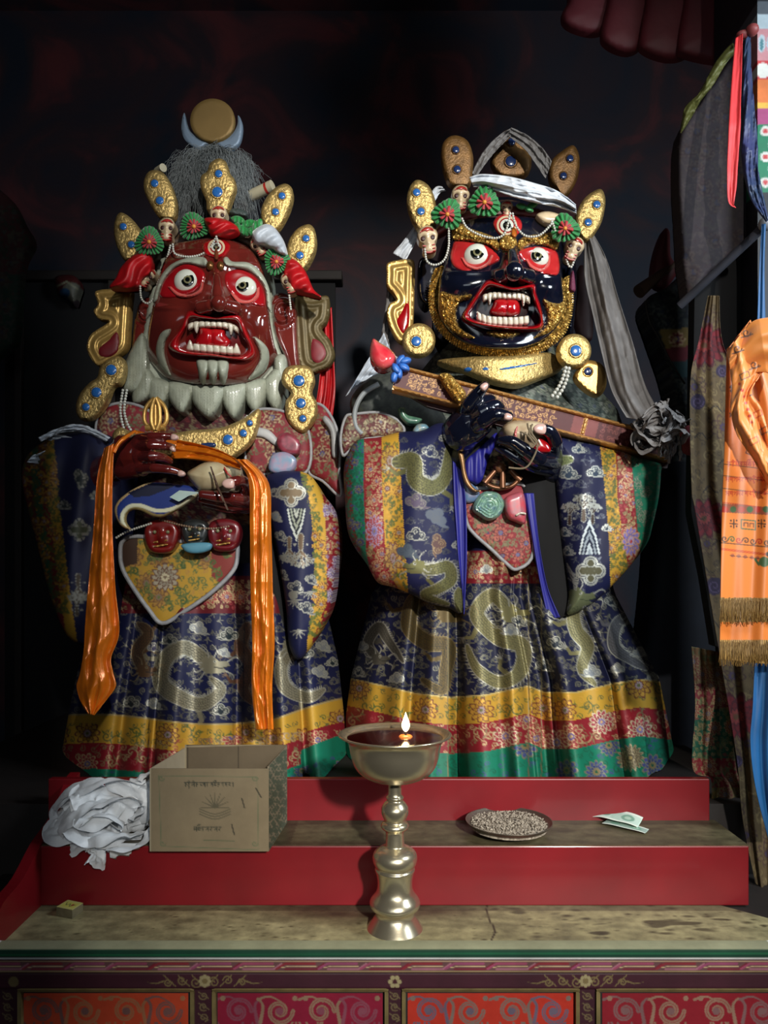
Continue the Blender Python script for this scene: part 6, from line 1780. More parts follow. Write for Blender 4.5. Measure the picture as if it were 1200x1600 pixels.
for r, m in ((16, 'ivory'), (12.5, 'socket2'), (10.5, 'white'), (6.2, 'pupil'), (3.0, 'iris')):
    circ = [(792 + r * cos(t * pi / 6), 352 + r * .95 * sin(t * pi / 6)) for t in range(12)]
    relief('eye_ring', circ, lambda x, y, r=r: YRf(x, y) - .010 - (17 - r) * .0006, M[m], te, step=1.2, sm=2, bulge=.002, thick=.004)
relief('brow_drop', Zr((690, 235), (715, 250), (718, 290), (700, 300), (682, 280)), lambda x, y: YRf(x, y) - .02, mat('amber_drop', (176, 96, 30), .3), te, step=1.5, bulge=.005, thick=.006)
nose(hr_, (800, 394), (803, 424), ((781, 432), (827, 432)), YRf, M['black'], (7, 10, 15), 11)
for cx, cy in ((787.5, 438), (816, 439)):
    relief('nostril', [(cx + 6.5 * cos(t * pi / 6), cy + 6 * sin(t * pi / 6)) for t in range(12)], lambda x, y: YRf(x, y) - .0165, mat('nostril_rim_brown', (74, 30, 24), .3, coat=.6), hr_, step=1.2, sm=2, bulge=.003, thick=.006)
    relief('nostril', [(cx + 3.8 * cos(t * pi / 6), cy + 3.5 * sin(t * pi / 6)) for t in range(12)], lambda x, y: YRf(x, y) - .0195, M['pupil'], hr_, step=1.2, sm=2, bulge=.001, thick=.004)
RO = Zr((518, 590), (600, 602), (700, 636), (830, 614), (850, 680), (878, 760), (896, 845), (888, 912), (800, 930), (650, 922), (500, 905), (385, 872), (348, 832), (372, 780), (415, 720), (462, 650))
RI = Zr((545, 640), (610, 655), (700, 668), (800, 660), (815, 700), (835, 770), (862, 840), (850, 880), (790, 892), (650, 888), (520, 872), (430, 848), (408, 822), (428, 780), (465, 720), (500, 670))
def YRm(x, y): return YR0 - .155 * np.sqrt(np.clip(1 - ((x - 783) / 128.) ** 2 - ((y - 446) / 142.) ** 2, 0, 1))
relief('mouth_cavity', RI, lambda x, y: YRm(x, y) + .024, mat('mouth_hollow', (30, 4, 8), .3, coat=.6), hr_, step=3, bulge=0, thick=.01)
ring_rel('lips', RO, RI, YRm, M['lip'], hr_, h=.034)
relief('tongue', Zr((575, 715), (650, 712), (725, 722), (745, 790), (720, 830), (640, 838), (560, 825), (535, 800), (555, 760)), lambda x, y: YRm(x, y) + .014, M['lip'], hr_, step=2, bulge=.026, R=14, thick=.02, hf=lambda x, y, d: -.005 * np.exp(-((x - 791) / 2.) ** 2))
teeth('upper_teeth', Zr((490, 690), (560, 672), (650, 672), (740, 678), (808, 706)), 10, 9.5, lambda x, y: YRm(x, y) - .003, hr_, 1, (1, 8), 1.9)
teeth('lower_teeth', Zr((450, 850), (520, 880), (620, 888), (720, 888), (800, 878)), 10, -12, lambda x, y: YRm(x, y) - .005, hr_, 1, (), 1.5)
for pts in (Zr((205, 672), (260, 680), (330, 695), (418, 684), (400, 715), (350, 730), (320, 770), (310, 830), (330, 900), (380, 940), (440, 975), (380, 975), (300, 940), (240, 880), (205, 800)),
            Zr((892, 715), (950, 740), (1010, 745), (1040, 720), (1035, 800), (1000, 870), (950, 930), (880, 965), (825, 980), (870, 945), (915, 900), (925, 850), (915, 780)),
            Zr((515, 938), (600, 930), (700, 932), (745, 942), (710, 965), (660, 978), (610, 975), (550, 962))):
    blot('gold_whiskers', pts, 6, YRf, M['goldhair'], hr_, bulge=.012, off=.002, hf=curl)
# rope-like gold fringe round the jaw
q = cr(Zr((212, 520), (180, 600), (165, 700), (172, 790), (210, 890), (290, 975), (380, 1025), (500, 1058), (640, 1070), (770, 1060), (890, 1025), (990, 950), (1035, 860), (1055, 750), (1052, 660), (1032, 585)), 12, False)
w3 = P(q[:, 0], q[:, 1], 2.09 - .03 * np.exp(-((q[:, 0] - 785) / 60.) ** 2)); ds = [tube(w3, .012, 10)]
s = np.r_[0, np.cumsum(np.linalg.norm(np.diff(w3, axis=0), axis=1))]
for k, t in enumerate(np.arange(0, s[-1], .0065)):
    c = np.array([np.interp(t, s, w3[:, i]) for i in range(3)]); T = np.array([np.interp(t + .004, s, w3[:, i]) - np.interp(t - .004, s, w3[:, i]) for i in range(3)]); T /= np.linalg.norm(T) + 1e-9
    Nn = np.cross(T, (0, 1, 0)); Nn /= np.linalg.norm(Nn)
    ds.append(tube([c + Nn * .016 - T * .007 + (0, -.004, 0), c + (0, -.017, 0), c - Nn * .016 + T * .007 + (0, -.004, 0)], [.0025, .0042, .0025], 6))
d = join(*ds); mk('jaw_fringe', d[0], d[1], M['goldhair'], hr_)
for pts in (Zr((60, 470), (100, 440), (200, 480), (190, 600), (150, 720), (110, 760), (60, 700), (50, 580)), Zr((1060, 470), (1110, 480), (1120, 640), (1110, 800), (1090, 960), (1062, 940), (1070, 760), (1050, 600))):
    relief('ear', pts, 2.15, M['black'], hr_, step=2.5, bulge=.02, R=8, thick=.06)

# --- ear plates and medallions
ep = relief('ear_plate', Zw((100, 515), (140, 503), (182, 500), (196, 520), (195, 600), (192, 700), (186, 760), (162, 792), (135, 780), (112, 740), (98, 690), (108, 655), (132, 640), (118, 615), (98, 590), (98, 550)), 2.12, EP, SR, step=2.2, bulge=.008, R=6, thick=.02, hf=scr(0, 0))
relief('red_inset', Zw((172, 645), (178, 700), (170, 740), (155, 757), (138, 735), (134, 712), (152, 680)), 2.11, M['lip'], ep, step=2.2, bulge=.004, thick=.012)
mdl = lambda cx, cy, r: [(cx + r * cos(t * pi / 9), cy + r * sin(t * pi / 9)) for t in range(18)]
leafplate(SR, mdl(*Zw((210, 780))[0], 26), 2.05, [(*Zw((201, 785))[0], 8.5)], 'gold', None, 8, 'medallion')
leafplate(SR, Zw((770, 870), (800, 850), (850, 870), (862, 930), (845, 970), (820, 975), (780, 950), (750, 910)), 2.07, [(*Zw((797, 890))[0], 7)], 'goldflat', M['gemdark'], 8, 'medallion')
leafplate(SR, mdl(*Zw((750, 818))[0], 26.5), 2.04, [(*Zw((755, 818))[0], 9.5)], 'gold', None, 8, 'medallion')
relief('side_plate', Zw((770, 520), (800, 560), (815, 700), (810, 780), (770, 770), (750, 700), (755, 600)), 2.2, mat('dark_red_ear_plate', (58, 26, 26), .6), SR, step=4, bulge=.01, thick=.02)

# --- crown
cb = relief('crown_band', [(672, 372), (690, 348), (720, 332), (780, 322), (840, 326), (880, 345), (900, 370), (880, 362), (840, 342), (780, 338), (725, 346), (695, 362)], 2.06, mat('crown_band_red', (96, 34, 28), .5), SR, step=3, bulge=.01, thick=.03)
leafplate(cb, Zw((205, 224), (245, 246), (268, 300), (272, 370), (256, 410), (215, 405), (185, 360), (168, 300), (178, 250)), 2.09, [(*Zw((202, 268))[0], 6.5), (*Zw((217, 334))[0], 6.5)], 'gold')
leafplate(cb, Zw((338, 70), (378, 88), (398, 140), (396, 200), (384, 244), (322, 244), (296, 190), (288, 120), (305, 82)), 2.12, [(*Zw((338, 120))[0], 6), (*Zw((343, 188))[0], 6.5)], 'goldshade', M['gemdark'])
leafplate(cb, Zw((530, 48), (566, 66), (580, 110), (600, 150), (595, 195), (560, 216), (500, 212), (466, 180), (462, 140), (484, 108), (494, 66)), 2.26, [(*Zw((532, 92))[0], 6.5), (*Zw((529, 160))[0], 9)], 'goldshade', M['gemdark'])
leafplate(cb, Zw((748, 105), (768, 150), (762, 215), (740, 262), (712, 288), (690, 262), (664, 220), (670, 160), (710, 122)), 2.24, [(*Zw((735, 150))[0], 6), (*Zw((712, 210))[0], 6)], 'goldshade', M['gemdark'])
leafplate(cb, Zw((845, 258), (858, 300), (845, 370), (815, 420), (788, 438), (758, 400), (756, 345), (780, 295), (815, 265)), 2.11, [(*Zw((828, 310))[0], 6.5), (*Zw((798, 372))[0], 6.5)], 'gold')
skull(cb, 720, 308, 16, 2.03, .03)
skull(cb, 669, 374, 18, 2.02, -.15)
skull(cb, 897, 388, 16, 2.03, .4)
skull(cb, 792, 326, 11, 2.05, 0)
for k, (cx, cy, r) in enumerate([(699, 335, 22), (757, 316, 23), (883, 357, 21)]): rosette(cb, cx, cy, r, 2.0, seed=k + 5, fold=16)
for k, (cx, cy, a) in enumerate([(815, 322, .2), (826, 326, .5), (832, 320, -.3)]):
    relief('ribbon_leaf', xf([(-1, 0), (-.4, -.5), (.4, -.5), (1, 0), (.4, .5), (-.4, .5)], cx, cy, 9, a), 2.03, M['green'], cb, step=2, bulge=.008, thick=.002)
relief('skull_red_wrap', [(838, 336), (856, 330), (880, 338), (876, 348), (852, 350)], 2.03, M['ivory'], cb, step=2, bulge=.014, thick=.02)
for pth, Y in (([(664, 390), (667, 408), (680, 414), (694, 406), (701, 385), (703, 352), (722, 342)], 2.0), ([(722, 342), (730, 356), (752, 368), (776, 372), (790, 362), (797, 334)], 1.975), ([(801, 334), (806, 352), (820, 368), (842, 368), (860, 352), (862, 346)], 1.975), ([(863, 346), (868, 362)], 1.99),
               ([(884, 402), (888, 414), (893, 417), (898, 404)], 2.02), ([(884, 575), (879, 592), (872, 606), (862, 620)], 1.98), ([(889, 576), (885, 594), (878, 610), (868, 624)], 1.98)):
    d = pearls(pth, Y, .0035 if pth[0][1] < 500 else .0055); mk('bead_string', d[0], d[1], M['pearl'], SR)
relief('tassel', Zr((1085, 535), (1100, 535), (1112, 640), (1105, 665), (1075, 660), (1072, 620)), 2.0, mat('purple_tassel', (96, 30, 60), .7, bump=(200, .8, .003)), SR, step=2, bulge=.008, thick=.01)

# --- right-hand figures' hands
fing = [limb(Zp((330, 330), (345, 270), (400, 205), (440, 162)), [12, 11.5, 10, 7.6], [1.90, 1.85, 1.83, 1.82]),
        limb(Zp((360, 330), (410, 270), (470, 250), (478, 270)), [12, 11.5, 11, 9.5], [1.90, 1.85, 1.86, 1.88]),
        limb(Zp((360, 370), (430, 310), (500, 280), (530, 300)), [12.5, 12, 11, 9.5], [1.90, 1.84, 1.85, 1.87]),
        limb(Zp((370, 410), (430, 370), (510, 330), (578, 342)), [13, 12.5, 11, 8.5], [1.90, 1.84, 1.82, 1.82]),
        limb(Zp((300, 440), (320, 400), (350, 360)), [24, 26, 19], [1.93, 1.91, 1.89]), limb(Zp((300, 470), (380, 430), (440, 400)), [20, 18, 12], [1.92, 1.89, 1.87]),
        limb(Zp((310, 470), (280, 560), (290, 640)), [24, 26, 28], [1.95, 1.99, 2.05])]
fing.append(limb(Zp((305, 430), (370, 370), (430, 340)), [31, 30, 17], [1.92, 1.90, 1.88]))
h3 = fuse('hand', fing, M['black'], SR, .0022, 3)
nailp(h3, *Zp((440, 162))[0], -.75, 6, 1.793); nailp(h3, *Zp((580, 342))[0], .2, 6, 1.79)
fing = [limb(Zp((850, 560), (850, 490), (820, 430), (765, 412)), [13, 12, 10, 8], [1.93, 1.87, 1.84, 1.83]),
        limb(Zp((840, 600), (760, 590), (680, 540), (600, 485), (535, 478)), [16, 13, 11, 9, 6], [1.94, 1.87, 1.845, 1.84, 1.85]),
        limb(Zp((840, 640), (740, 630), (640, 590), (560, 540), (520, 520)), [15, 12, 9, 7.5, 6], [1.96, 1.9, 1.87, 1.87, 1.88]),
        limb(Zp((840, 560), (840, 640)), [20, 24], [1.95, 1.97]), limb(Zp((840, 600), (860, 720)), [24, 28], [1.97, 2.05])]
h4 = fuse('hand', fing, M['black'], SR, .0022, 3)
nailp(h4, *Zp((762, 412))[0], pi + .1, 9, 1.812)

# --- things held
c2 = relief('skull_cup', Zp((540, 410), (590, 370), (680, 362), (760, 372), (830, 402), (826, 460), (800, 540), (740, 550), (640, 520), (560, 470)), 1.90, mat('second_cup_bone', (214, 200, 166), .4, coat=.3, c2=(130, 100, 74), vs=16), None, step=2, bulge=.05, R=26, thick=.07)
tag(c2, 'cream skull cup with red lining tied with cord, held by the blue-black statue', 'cup')
LOC[c2.name] = np.array(c2.location)
relief('red_lining', Zp((725, 440), (770, 450), (820, 510), (826, 545), (790, 552), (740, 546), (730, 500)), 1.86, M['lip'], c2, step=1.6, bulge=.008, thick=.02)
relief('red_vein', Zp((628, 400), (636, 402), (626, 440), (632, 462), (622, 466), (614, 438)), 1.848, M['skullred'], c2, step=1.3, sm=2, bulge=.001, thick=.004)
cm = mat('twine', (112, 98, 76), .8)
for k, pth in enumerate(([(690, 380), (700, 420), (740, 480), (720, 520), (700, 500)], [(720, 385), (700, 440), (745, 500), (735, 560), (680, 640), (580, 640)], [(650, 430), (690, 450), (730, 500)], [(710, 390), (720, 450), (760, 500), (740, 520)])):
    q = cr(Zp(*pth), 6, False); mk('cord', *tube(P(q[:, 0], q[:, 1], 1.812), .0024, 6), cm, c2)
k2 = empty('curved_knife', P(735, 700, 1.93), 'small bronze-edged curved knife hanging below the dark hand, in front of blue lining', 'knife')
relief('blade', Zp((285, 545), (312, 560), (322, 600), (330, 660), (350, 720), (385, 765), (420, 775), (380, 782), (335, 745), (312, 690), (300, 620)), 1.93, mat('bronze_blade_edge', (150, 112, 70), .4, metal=.4), k2, step=1.6, bulge=.004, thick=.012)
q = cr([(652, 560), (660, 590), (684, 600), (700, 590), (712, 570)], 4, False)
relief('vajra_handle', Zp((170, 95), (230, 88), (280, 140), (330, 200), (315, 245), (280, 260), (230, 200), (190, 140)), 1.87, M['goldhair'], k2, step=1.8, bulge=.02, R=8, thick=.03, hf=lambda x, y, d: .003 * np.sin((x + y) * .8))

# --- the long ornamented board with the red jewel
bd = empty('ritual_staff', P(830, 625, 1.9), 'long slanting red board with gilt rails and red jewel tip before the dark-faced statue', 'staff')
ax = np.array([1055 - 618, 704 - 590.]); ax /= np.hypot(*ax); nx = np.array([-ax[1], ax[0]])
O0 = np.array([618., 588.])
def bp(u, v): return tuple(O0 + ax * u + nx * v)
Lb = 447.
YB = lambda x, y: 1.865 + .00026 * (x - 618)
def bd_paint(p):
    p.c[:] = rgb(74, 14, 18)
    g = rgb(172, 132, 84, .3)
    for u0, u1, st_ in ((24, 80, 8), (120, 262, 9.5), (336, 440, 10)):
        rn = random.Random(int(u0)); u = u0
        while u < u1:
            for v in (-9, 0, 9):
                c = bp(u + rn.uniform(-2, 2), v + rn.uniform(-1.5, 1.5)); gg = g if u < 300 else rgb(120, 60, 56)
                p.stroke(xf(spiral(1, 1.1, 12, a0=rn.uniform(0, 6)), c[0], c[1], rn.uniform(3.4, 5.2), 0, rn.choice((-1, 1))), 1.2, gg)
                p.stroke([c, (c[0] + rn.uniform(-7, 7), c[1] + rn.uniform(-6, 6))], 1.2, gg)
            u += st_
    p.poly([bp(286, -14), bp(326, -14), bp(326, 14), bp(286, 14)], rgb(116, 50, 46)); p.poly([bp(302, -14), bp(308, -14), bp(308, 14), bp(302, 14)], rgb(200, 150, 80))
relief('board', [bp(0, -19), bp(Lb, -19), bp(Lb, 19), bp(0, 19)], YB, M['painted'], bd, step=1.7, sm=0, bulge=0, thick=.035, paint=bd_paint)
rail = mat('gilt_rail', (198, 146, 84), .35, metal=.35, var=.25, vs=16)
for v in (-19, 15): relief('rail', [bp(0, v), bp(Lb, v), bp(Lb, v + 6), bp(0, v + 6)], lambda x, y: YB(x, y) - .004, rail, bd, step=3, sm=0, bulge=.006, R=3, thick=.04)
relief('rail', [bp(303, -13), bp(308, -13), bp(308, 13), bp(303, 13)], lambda x, y: YB(x, y) - .002, rail, bd, step=2, sm=0, bulge=.003, R=2, thick=.01)
relief('board_underside', [bp(20, 21), bp(Lb, 21), bp(Lb, 33), bp(60, 33)], lambda x, y: YB(x, y) + .03, mat('dark_red_underside', (66, 16, 18), .5), bd, step=4, sm=0, bulge=0, thick=.02)
jw = relief('jewel', Zw((50, 775), (75, 790), (110, 812), (130, 838), (120, 870), (90, 886), (60, 878), (42, 850), (40, 812)), 1.87, mat('red_jewel', (206, 30, 50), .18, coat=1, var=.4, vs=14, c2=(226, 110, 110)), bd, step=1.8, bulge=.032, R=16, thick=.03)
for k, (dx, dy, a) in enumerate([(145, 850, -.9), (162, 852, -.2), (158, 874, .5), (140, 895, 1.4), (124, 908, 1.8), (130, 880, 1.0)]):
    relief('blue_petal', xf([(-1, 0), (-.4, -.55), (.5, -.5), (1, 0), (.5, .5), (-.4, .55)], *Zw((dx, dy))[0], 10, a), 1.855 - .003 * k, mat('blue_petal_%d' % k, (60, 120, 200), .4, c2=(30, 70, 150), vs=60), bd, step=1.6, bulge=.01, thick=.01)

# --- white gauze scarf over the head, falling to the right (its own thing)
ws = empty('white_scarf', P(960, 480, 2.1), 'long white gauze scarf over the dark-faced statue\'s crown, knotted at lower right', 'scarf')
gz = mat('grey_white_gauze', (206, 212, 220), .5, var=.25, vs=26, bump=(60, .5, .003), sheen=.3)
dg = mat('thin_grey_gauze', (112, 108, 106), .6, var=.3, vs=26, bump=(60, .6, .003))
drape('head_band', Zw((385, 215), (430, 204), (520, 212), (600, 232), (690, 262), (755, 312)), Zw((400, 250), (450, 255), (540, 285), (620, 306), (700, 322), (757, 345)), [2.02, 2.0, 2.0, 2.02, 2.04], gz, ws, 120, 30, .006, 2, 3, wr=.006, bow=.02)
drape('upper_loop', Zw((392, 200), (430, 130), (480, 75), (528, 45)), Zw((410, 214), (455, 150), (500, 100), (540, 62)), 2.2, dg, ws, 60, 16, .003, 2, 4, wr=.004)
drape('upper_loop', Zw((530, 42), (590, 72), (640, 115), (672, 160)), Zw((520, 70), (580, 120), (615, 170), (650, 220)), 2.2, dg, ws, 60, 20, .004, 2, 5, wr=.004)
drape('side_fall', Zw((290, 248), (258, 262), (190, 390), (120, 480)), Zw((304, 262), (275, 282), (215, 410), (165, 505)), 2.16, gz, ws, 70, 16, .004, 2, 6, wr=.004)
drape('side_fall', Zw((100, 600), (90, 700), (60, 850), (10, 930)), Zw((130, 630), (110, 760), (110, 880), (100, 960)), 2.16, dg, ws, 60, 16, .004, 2, 6, wr=.004)
drape('long_fall', Zw((786, 440), (785, 560), (815, 700), (850, 850), (880, 960), (930, 1050)), Zw((815, 410), (862, 500), (905, 640), (950, 780), (1000, 950), (1080, 1080)), [2.14, 2.12, 2.08, 2.0, 1.92], dg, ws, 220, 60, .010, 1.7, 7, wr=.005, bow=.02)
kn_ = []
for k in range(16):
    rr = random.Random(k); c = (1030 + rr.uniform(-26, 26), 664 + rr.uniform(-22, 26))
    pth = [P(c[0] + 20 * cos(t * 1.3 + k), c[1] + 17 * sin(t * 1.3 + k * .7), 1.87 + .03 * sin(k + t)) for t in range(5)]
    kn_.append(ribbonmesh([tuple(x) for x in pth], .022, n=50, crumple=.002, seed=k, twist=1.5))
kn_.append(ball(P(1026, 662, 1.9), (.04, .03, .04), 20, 12))
for k in range(9):
    rr = random.Random(k + 40); x0 = 1020 + rr.uniform(0, 40)
    kn_.append(ribbonmesh([tuple(P(x0, 670, 1.88)), tuple(P(x0 + 8, 695, 1.88)), tuple(P(x0 + rr.uniform(0, 16), 712 + rr.uniform(0, 14), 1.89))], .012, n=30, crumple=.002, seed=k, twist=1))
d = join(*kn_); mk('gauze_knot', d[0], d[1], dg, ws, sharp=0)
mk('red_knob', *ball(P(1078, 688, 1.95), (.03, .03, .04), 16, 10), mat('dusty_red_cloth', (120, 40, 52), .7), ws)
# ================================================================ hangings on the right
def Zk(*p): return zx(4.4444, 1040, 0, *p)
def Zg(*p): return zx(5, 1060, 480, *p)
def Zv(*p): return zx(5, 1060, 800, *p)


def pill_paint(p):
    x, y = p.x, p.y
    p.c[:] = rgb(92, 76, 50)
    florals(p, [(1070, 300), (1240, 300), (1240, 1400), (1070, 1400)], (rgb(70, 58, 42), rgb(100, 84, 56), rgb(70, 50, 44), rgb(62, 50, 76), rgb(120, 104, 70)), 44, 6)
    for cx, cy, r in ((1100, 540, 40), (1100, 810, 36), (1150, 1120, 44), (1105, 1110, 24)):
        m_flower(p, cx, cy, r, 12, [rgb(110, 26, 36), rgb(70, 20, 30), rgb(130, 50, 50), rgb(90, 60, 40)], .3, r * .9)
    for cx, cy, r in ((1090, 628, 12), (1128, 580, 10), (1116, 916, 14), (1150, 1190, 10), (1180, 980, 9)):
        p.disc(cx, cy, r, rgb(44, 34, 60)); p.stroke(xf(spiral(1, 1.4, 18), cx, cy, r * .8), 1.6, rgb(80, 66, 96))
    for k in range(14):
        cx, cy = 1085 + (k * 37) % 60, 600 + k * 42; p.stroke(cr([(cx - 14, cy), (cx - 4, cy - 8), (cx + 6, cy + 2), (cx + 16, cy - 6)], 5, False), 2.6, rgb(44, 38, 34), w2=1)


bp_ = drape('pillar_hanging', [(1106, 462), (1092, 530), (1078, 600), (1080, 760), (1086, 800), (1120, 1000), (1150, 1180), (1160, 1280), (1180, 1380)], [(1124, 462), (1128, 530), (1150, 600), (1160, 760), (1180, 850), (1196, 1000), (1200, 1180), (1206, 1300), (1206, 1400)],
            [1.86, 1.84, 1.80, 1.74, 1.68], M['dull'], None, 420, 90, .006, 1.5, 2, paint=pill_paint, base=rgb(92, 76, 50))
tag(bp_, 'tall faded gold brocade hanging with dark red lotuses, left of the orange printed scarf', 'hanging')


def lowband(p):
    y = p.y
    p.c[:] = rgb(100, 70, 40); p.c[y > 1068] = rgb(92, 22, 32); p.c[y > 1108] = rgb(12, 70, 52); p.c[y > 1185] = rgb(110, 24, 34); p.c[y > 1230] = rgb(120, 96, 46)
    florals(p, [(1060, 1000), (1180, 1000), (1180, 1320), (1060, 1320)], (rgb(130, 116, 84, .3), rgb(110, 50, 46), rgb(140, 124, 90, .3), rgb(80, 70, 100), rgb(80, 90, 60)), 26, 3)


o = drape('banded_hanging', [(1080, 1010), (1086, 1100), (1082, 1200), (1110, 1216), (1112, 1260), (1120, 1290)], [(1130, 1020), (1140, 1100), (1150, 1200), (1166, 1250), (1172, 1290), (1176, 1300)], 1.80, M['dull'], None, 200, 60, .006, 2, 5, paint=lowband, base=rgb(92, 22, 32))
tag(o, 'low banded brocade cloth in brown, red and green at the end of the red steps', 'hanging')
o = relief('dark_side_curtain', [(1086, 420), (1186, 380), (1186, 1000), (1118, 1012), (1100, 900), (1080, 800)], 2.02, M['darkcloth'], None, step=8, sm=0, bulge=.01, thick=.04)
tag(o, 'plain black cloth behind the gold brocade hanging', 'curtain')

# orange printed scarf
def op_paint(p):
    p.c[:] = rgb(232, 130, 52)
    ink, rd, gr = rgb(70, 52, 36), rgb(186, 50, 30), rgb(66, 96, 56)
    p.c[(p.y > 934) & (p.y < 972)] = rgb(150, 118, 60); p.c[p.y > 1000] = rgb(156, 122, 60)
    for k in range(60): p.stroke([(1122 + k * 1.6, 936), (1122 + k * 1.6 + sin(k) * 2, 970)], 1., rgb(110, 80, 40) if k % 3 else rgb(200, 160, 90)); p.stroke([(1122 + k * 1.6, 1000), (1122 + k * 1.6 + cos(k) * 2, 1032)], 1., rgb(110, 80, 40) if k % 2 else rgb(196, 156, 90))
    for yy, c in ((724, ink), (742, ink), (762, ink), (784, rd), (858, rd), (916 - 60, rd)): p.stroke([(1120, yy), (1220, yy + 12)], 1.2, c)
    tibetan(p, 1136, 722, 6.5, 'drimidmcodngrs', rd, 1.3)
    for j, yy in enumerate((746, 768)): tibetan(p, 1134, yy, 6, 'sglmrgnriudmcodngr', rd, 1.2)
    for yy, t in ((562, 'mcodgn'), (606, 'rids'), (646, 'mgro')): tibetan(p, 1140, yy, 7, t, ink, 1.6)
    p.poly([(1120, 786), (1220, 794), (1220, 806), (1120, 800)], rgb(150, 76, 50))
    for k in range(8): p.disc(1132 + k * 13, 796, 5, gr if k % 2 else rd)
    for k in range(3):
        cx = 1146 + k * 44
        p.stroke([(cx - 6, 818), (cx + 6, 819)], 2, ink); p.stroke([(cx, 812), (cx, 825)], 2, ink)
        for a, b in ((-5, -5), (5, -5), (-5, 5), (5, 5)): p.disc(cx + a * .9, 818 + b * .9, 1.6, ink)
        x0 = cx + 12
        p.stroke([(x0, 812), (x0 + 22, 814), (x0 + 22, 828), (x0, 826), (x0, 812)], 2, gr); p.stroke([(x0 + 4, 822), (x0 + 4, 817), (x0 + 10, 817), (x0 + 10, 823)], 1.6, ink); p.stroke([(x0 + 13, 823), (x0 + 13, 818), (x0 + 19, 818), (x0 + 19, 824)], 1.6, ink)
    for k in range(9):
        cx = 1132 + k * 11
        p.stroke(xf(spiral(1, 1.2, 14, a0=pi * (k % 2)), cx, 842 + k, 5.5), 2, (ink, gr, rd)[k % 3] if k % 4 else ink)
        p.stroke([(cx - 5, 848 + k), (cx + 5, 849 + k)], 1.6, ink)
    for k in range(6): p.disc(1144 + 10 * k, 868 + k, 3, rgb(176, 90, 60)); p.stroke([(1140 + 10 * k, 868 + k), (1148 + 10 * k, 869 + k)], 1.2, ink)
    p.disc(1194, 878, 8, gr); p.disc(1200, 866, 4, ink); p.stroke([(1180, 874), (1186, 882)], 4, gr)
    for a, b in ((1150, 572), (1176, 640), (1168, 700)): p.stroke([(a, b), (a + 14, b + 5), (a + 11, b + 13), (a - 3, b + 8), (a, b)], 1.6, ink)


orm = vmat('orange_printed_silk', .42, .4, bump=(500, .15, .0005), sheen=.3, spec=.5)
os_ = empty('printed_scarf', P(1165, 760, 1.62), 'orange silk scarf printed with lettering and scroll borders, hanging at the right edge', 'scarf')
drape('scarf_length', [(1136, 546), (1134, 620), (1132, 700), (1128, 800), (1126, 900), (1124, 1030)], [(1172, 500), (1215, 620), (1222, 700), (1222, 800), (1222, 900), (1222, 1040)], [1.64, 1.62, 1.60], orm, os_, 420, 90, .007, 1.2, 3, paint=op_paint, base=rgb(232, 130, 52), bow=.01)


def op2_paint(p):
    p.c[:] = rgb(240, 150, 72); ink, rd = rgb(96, 76, 70), rgb(190, 60, 40)
    for a, b in ((1152, 545), (1166, 520), (1180, 610), (1178, 570)):
        p.stroke(xf(spiral(1, 1.2, 14), a, b, 7), 2, ink); p.stroke([(a - 8, b + 8), (a + 10, b + 2)], 2, ink)
    for k, (a, b) in enumerate(((1156, 586), (1176, 646), (1186, 672), (1170, 688))): p.stroke([(a, b), (a + 12, b - 6), (a + 15, b + 2), (a + 3, b + 8), (a, b)], 1.5, (ink, rd)[k % 2])
    for k in range(7): p.disc(1156 + k * 3, 600 + k * 10, 2.4, rd)


drape('scarf_fold', [(1136, 550), (1144, 600), (1142, 640), (1152, 680), (1178, 720), (1206, 770)], [(1172, 502), (1200, 560), (1174, 610), (1190, 640), (1204, 690), (1225, 740)], [1.60, 1.585, 1.58], orm, os_, 160, 60, .008, 1.3, 6, paint=op2_paint, base=rgb(240, 150, 72), bow=.012, wr=.003)
drape('scarf_fold', [(1137, 548), (1160, 520), (1180, 500), (1222, 494)], [(1144, 602), (1166, 586), (1196, 582), (1222, 600)], [1.60, 1.59, 1.57, 1.56], orm, os_, 90, 50, .006, 1.2, 8, paint=op2_paint, base=rgb(240, 150, 72), bow=.01)
# fringe threads
for y0, y1 in ((935, 972), (1002, 1038)):
    ds = []; rn = random.Random(int(y0))
    for k in range(90):
        x = 1125 + k * 1.1; ds.append(tube(cr([tuple(P(x, y0 + rn.uniform(-2, 3), 1.585)), tuple(P(x + rn.uniform(-2, 2), (y0 + y1) / 2, 1.578)), tuple(P(x + rn.uniform(-4, 4), y1 + rn.uniform(-4, 4), 1.582))], 3, False), .0007, 3, False))
    d = join(*ds); f_ = mk('fringe', d[0], d[1], mat('dull_gold_thread_%d' % y0, (150, 116, 58), .6), os_, sharp=0); f_['kind'] = 'stuff'

blue = mat('bright_blue_cloth', (10, 96, 158), .55, var=.35, vs=10, sheen=.2)
o = drape('blue_cloth', [(1180, 1000), (1176, 1100), (1172, 1160), (1180, 1230), (1200, 1310)], [(1230, 1000), (1230, 1100), (1230, 1160), (1230, 1230), (1230, 1310)], [1.66, 1.62], blue, None, 100, 40, .006, 1.5, 2); tag(o, 'bright blue cloth hanging below the orange printed scarf', 'cloth')
o = drape('blue_ribbon', [(1190, 350), (1186, 420), (1182, 520)], [(1196, 350), (1194, 420), (1196, 520)], 1.80, blue, None, 60, 10, .002, 1, 2); tag(o, 'narrow bright blue ribbon above the orange printed scarf', 'ribbon')
redr = mat('coral_red_ribbon', (226, 62, 66), .5, var=.12, vs=9)
o = drape('red_ribbon', Zk((484, 268), (462, 500), (445, 740), (432, 1000), (426, 1200), (434, 1400), (488, 1446)), Zk((536, 232), (530, 500), (522, 740), (518, 900), (500, 1150), (490, 1300), (470, 1420)), [1.84, 1.80, 1.79], redr, None, 140, 12, .002, 1, 3, wr=.001); tag(o, 'straight coral red ribbon hanging near the top right', 'ribbon')
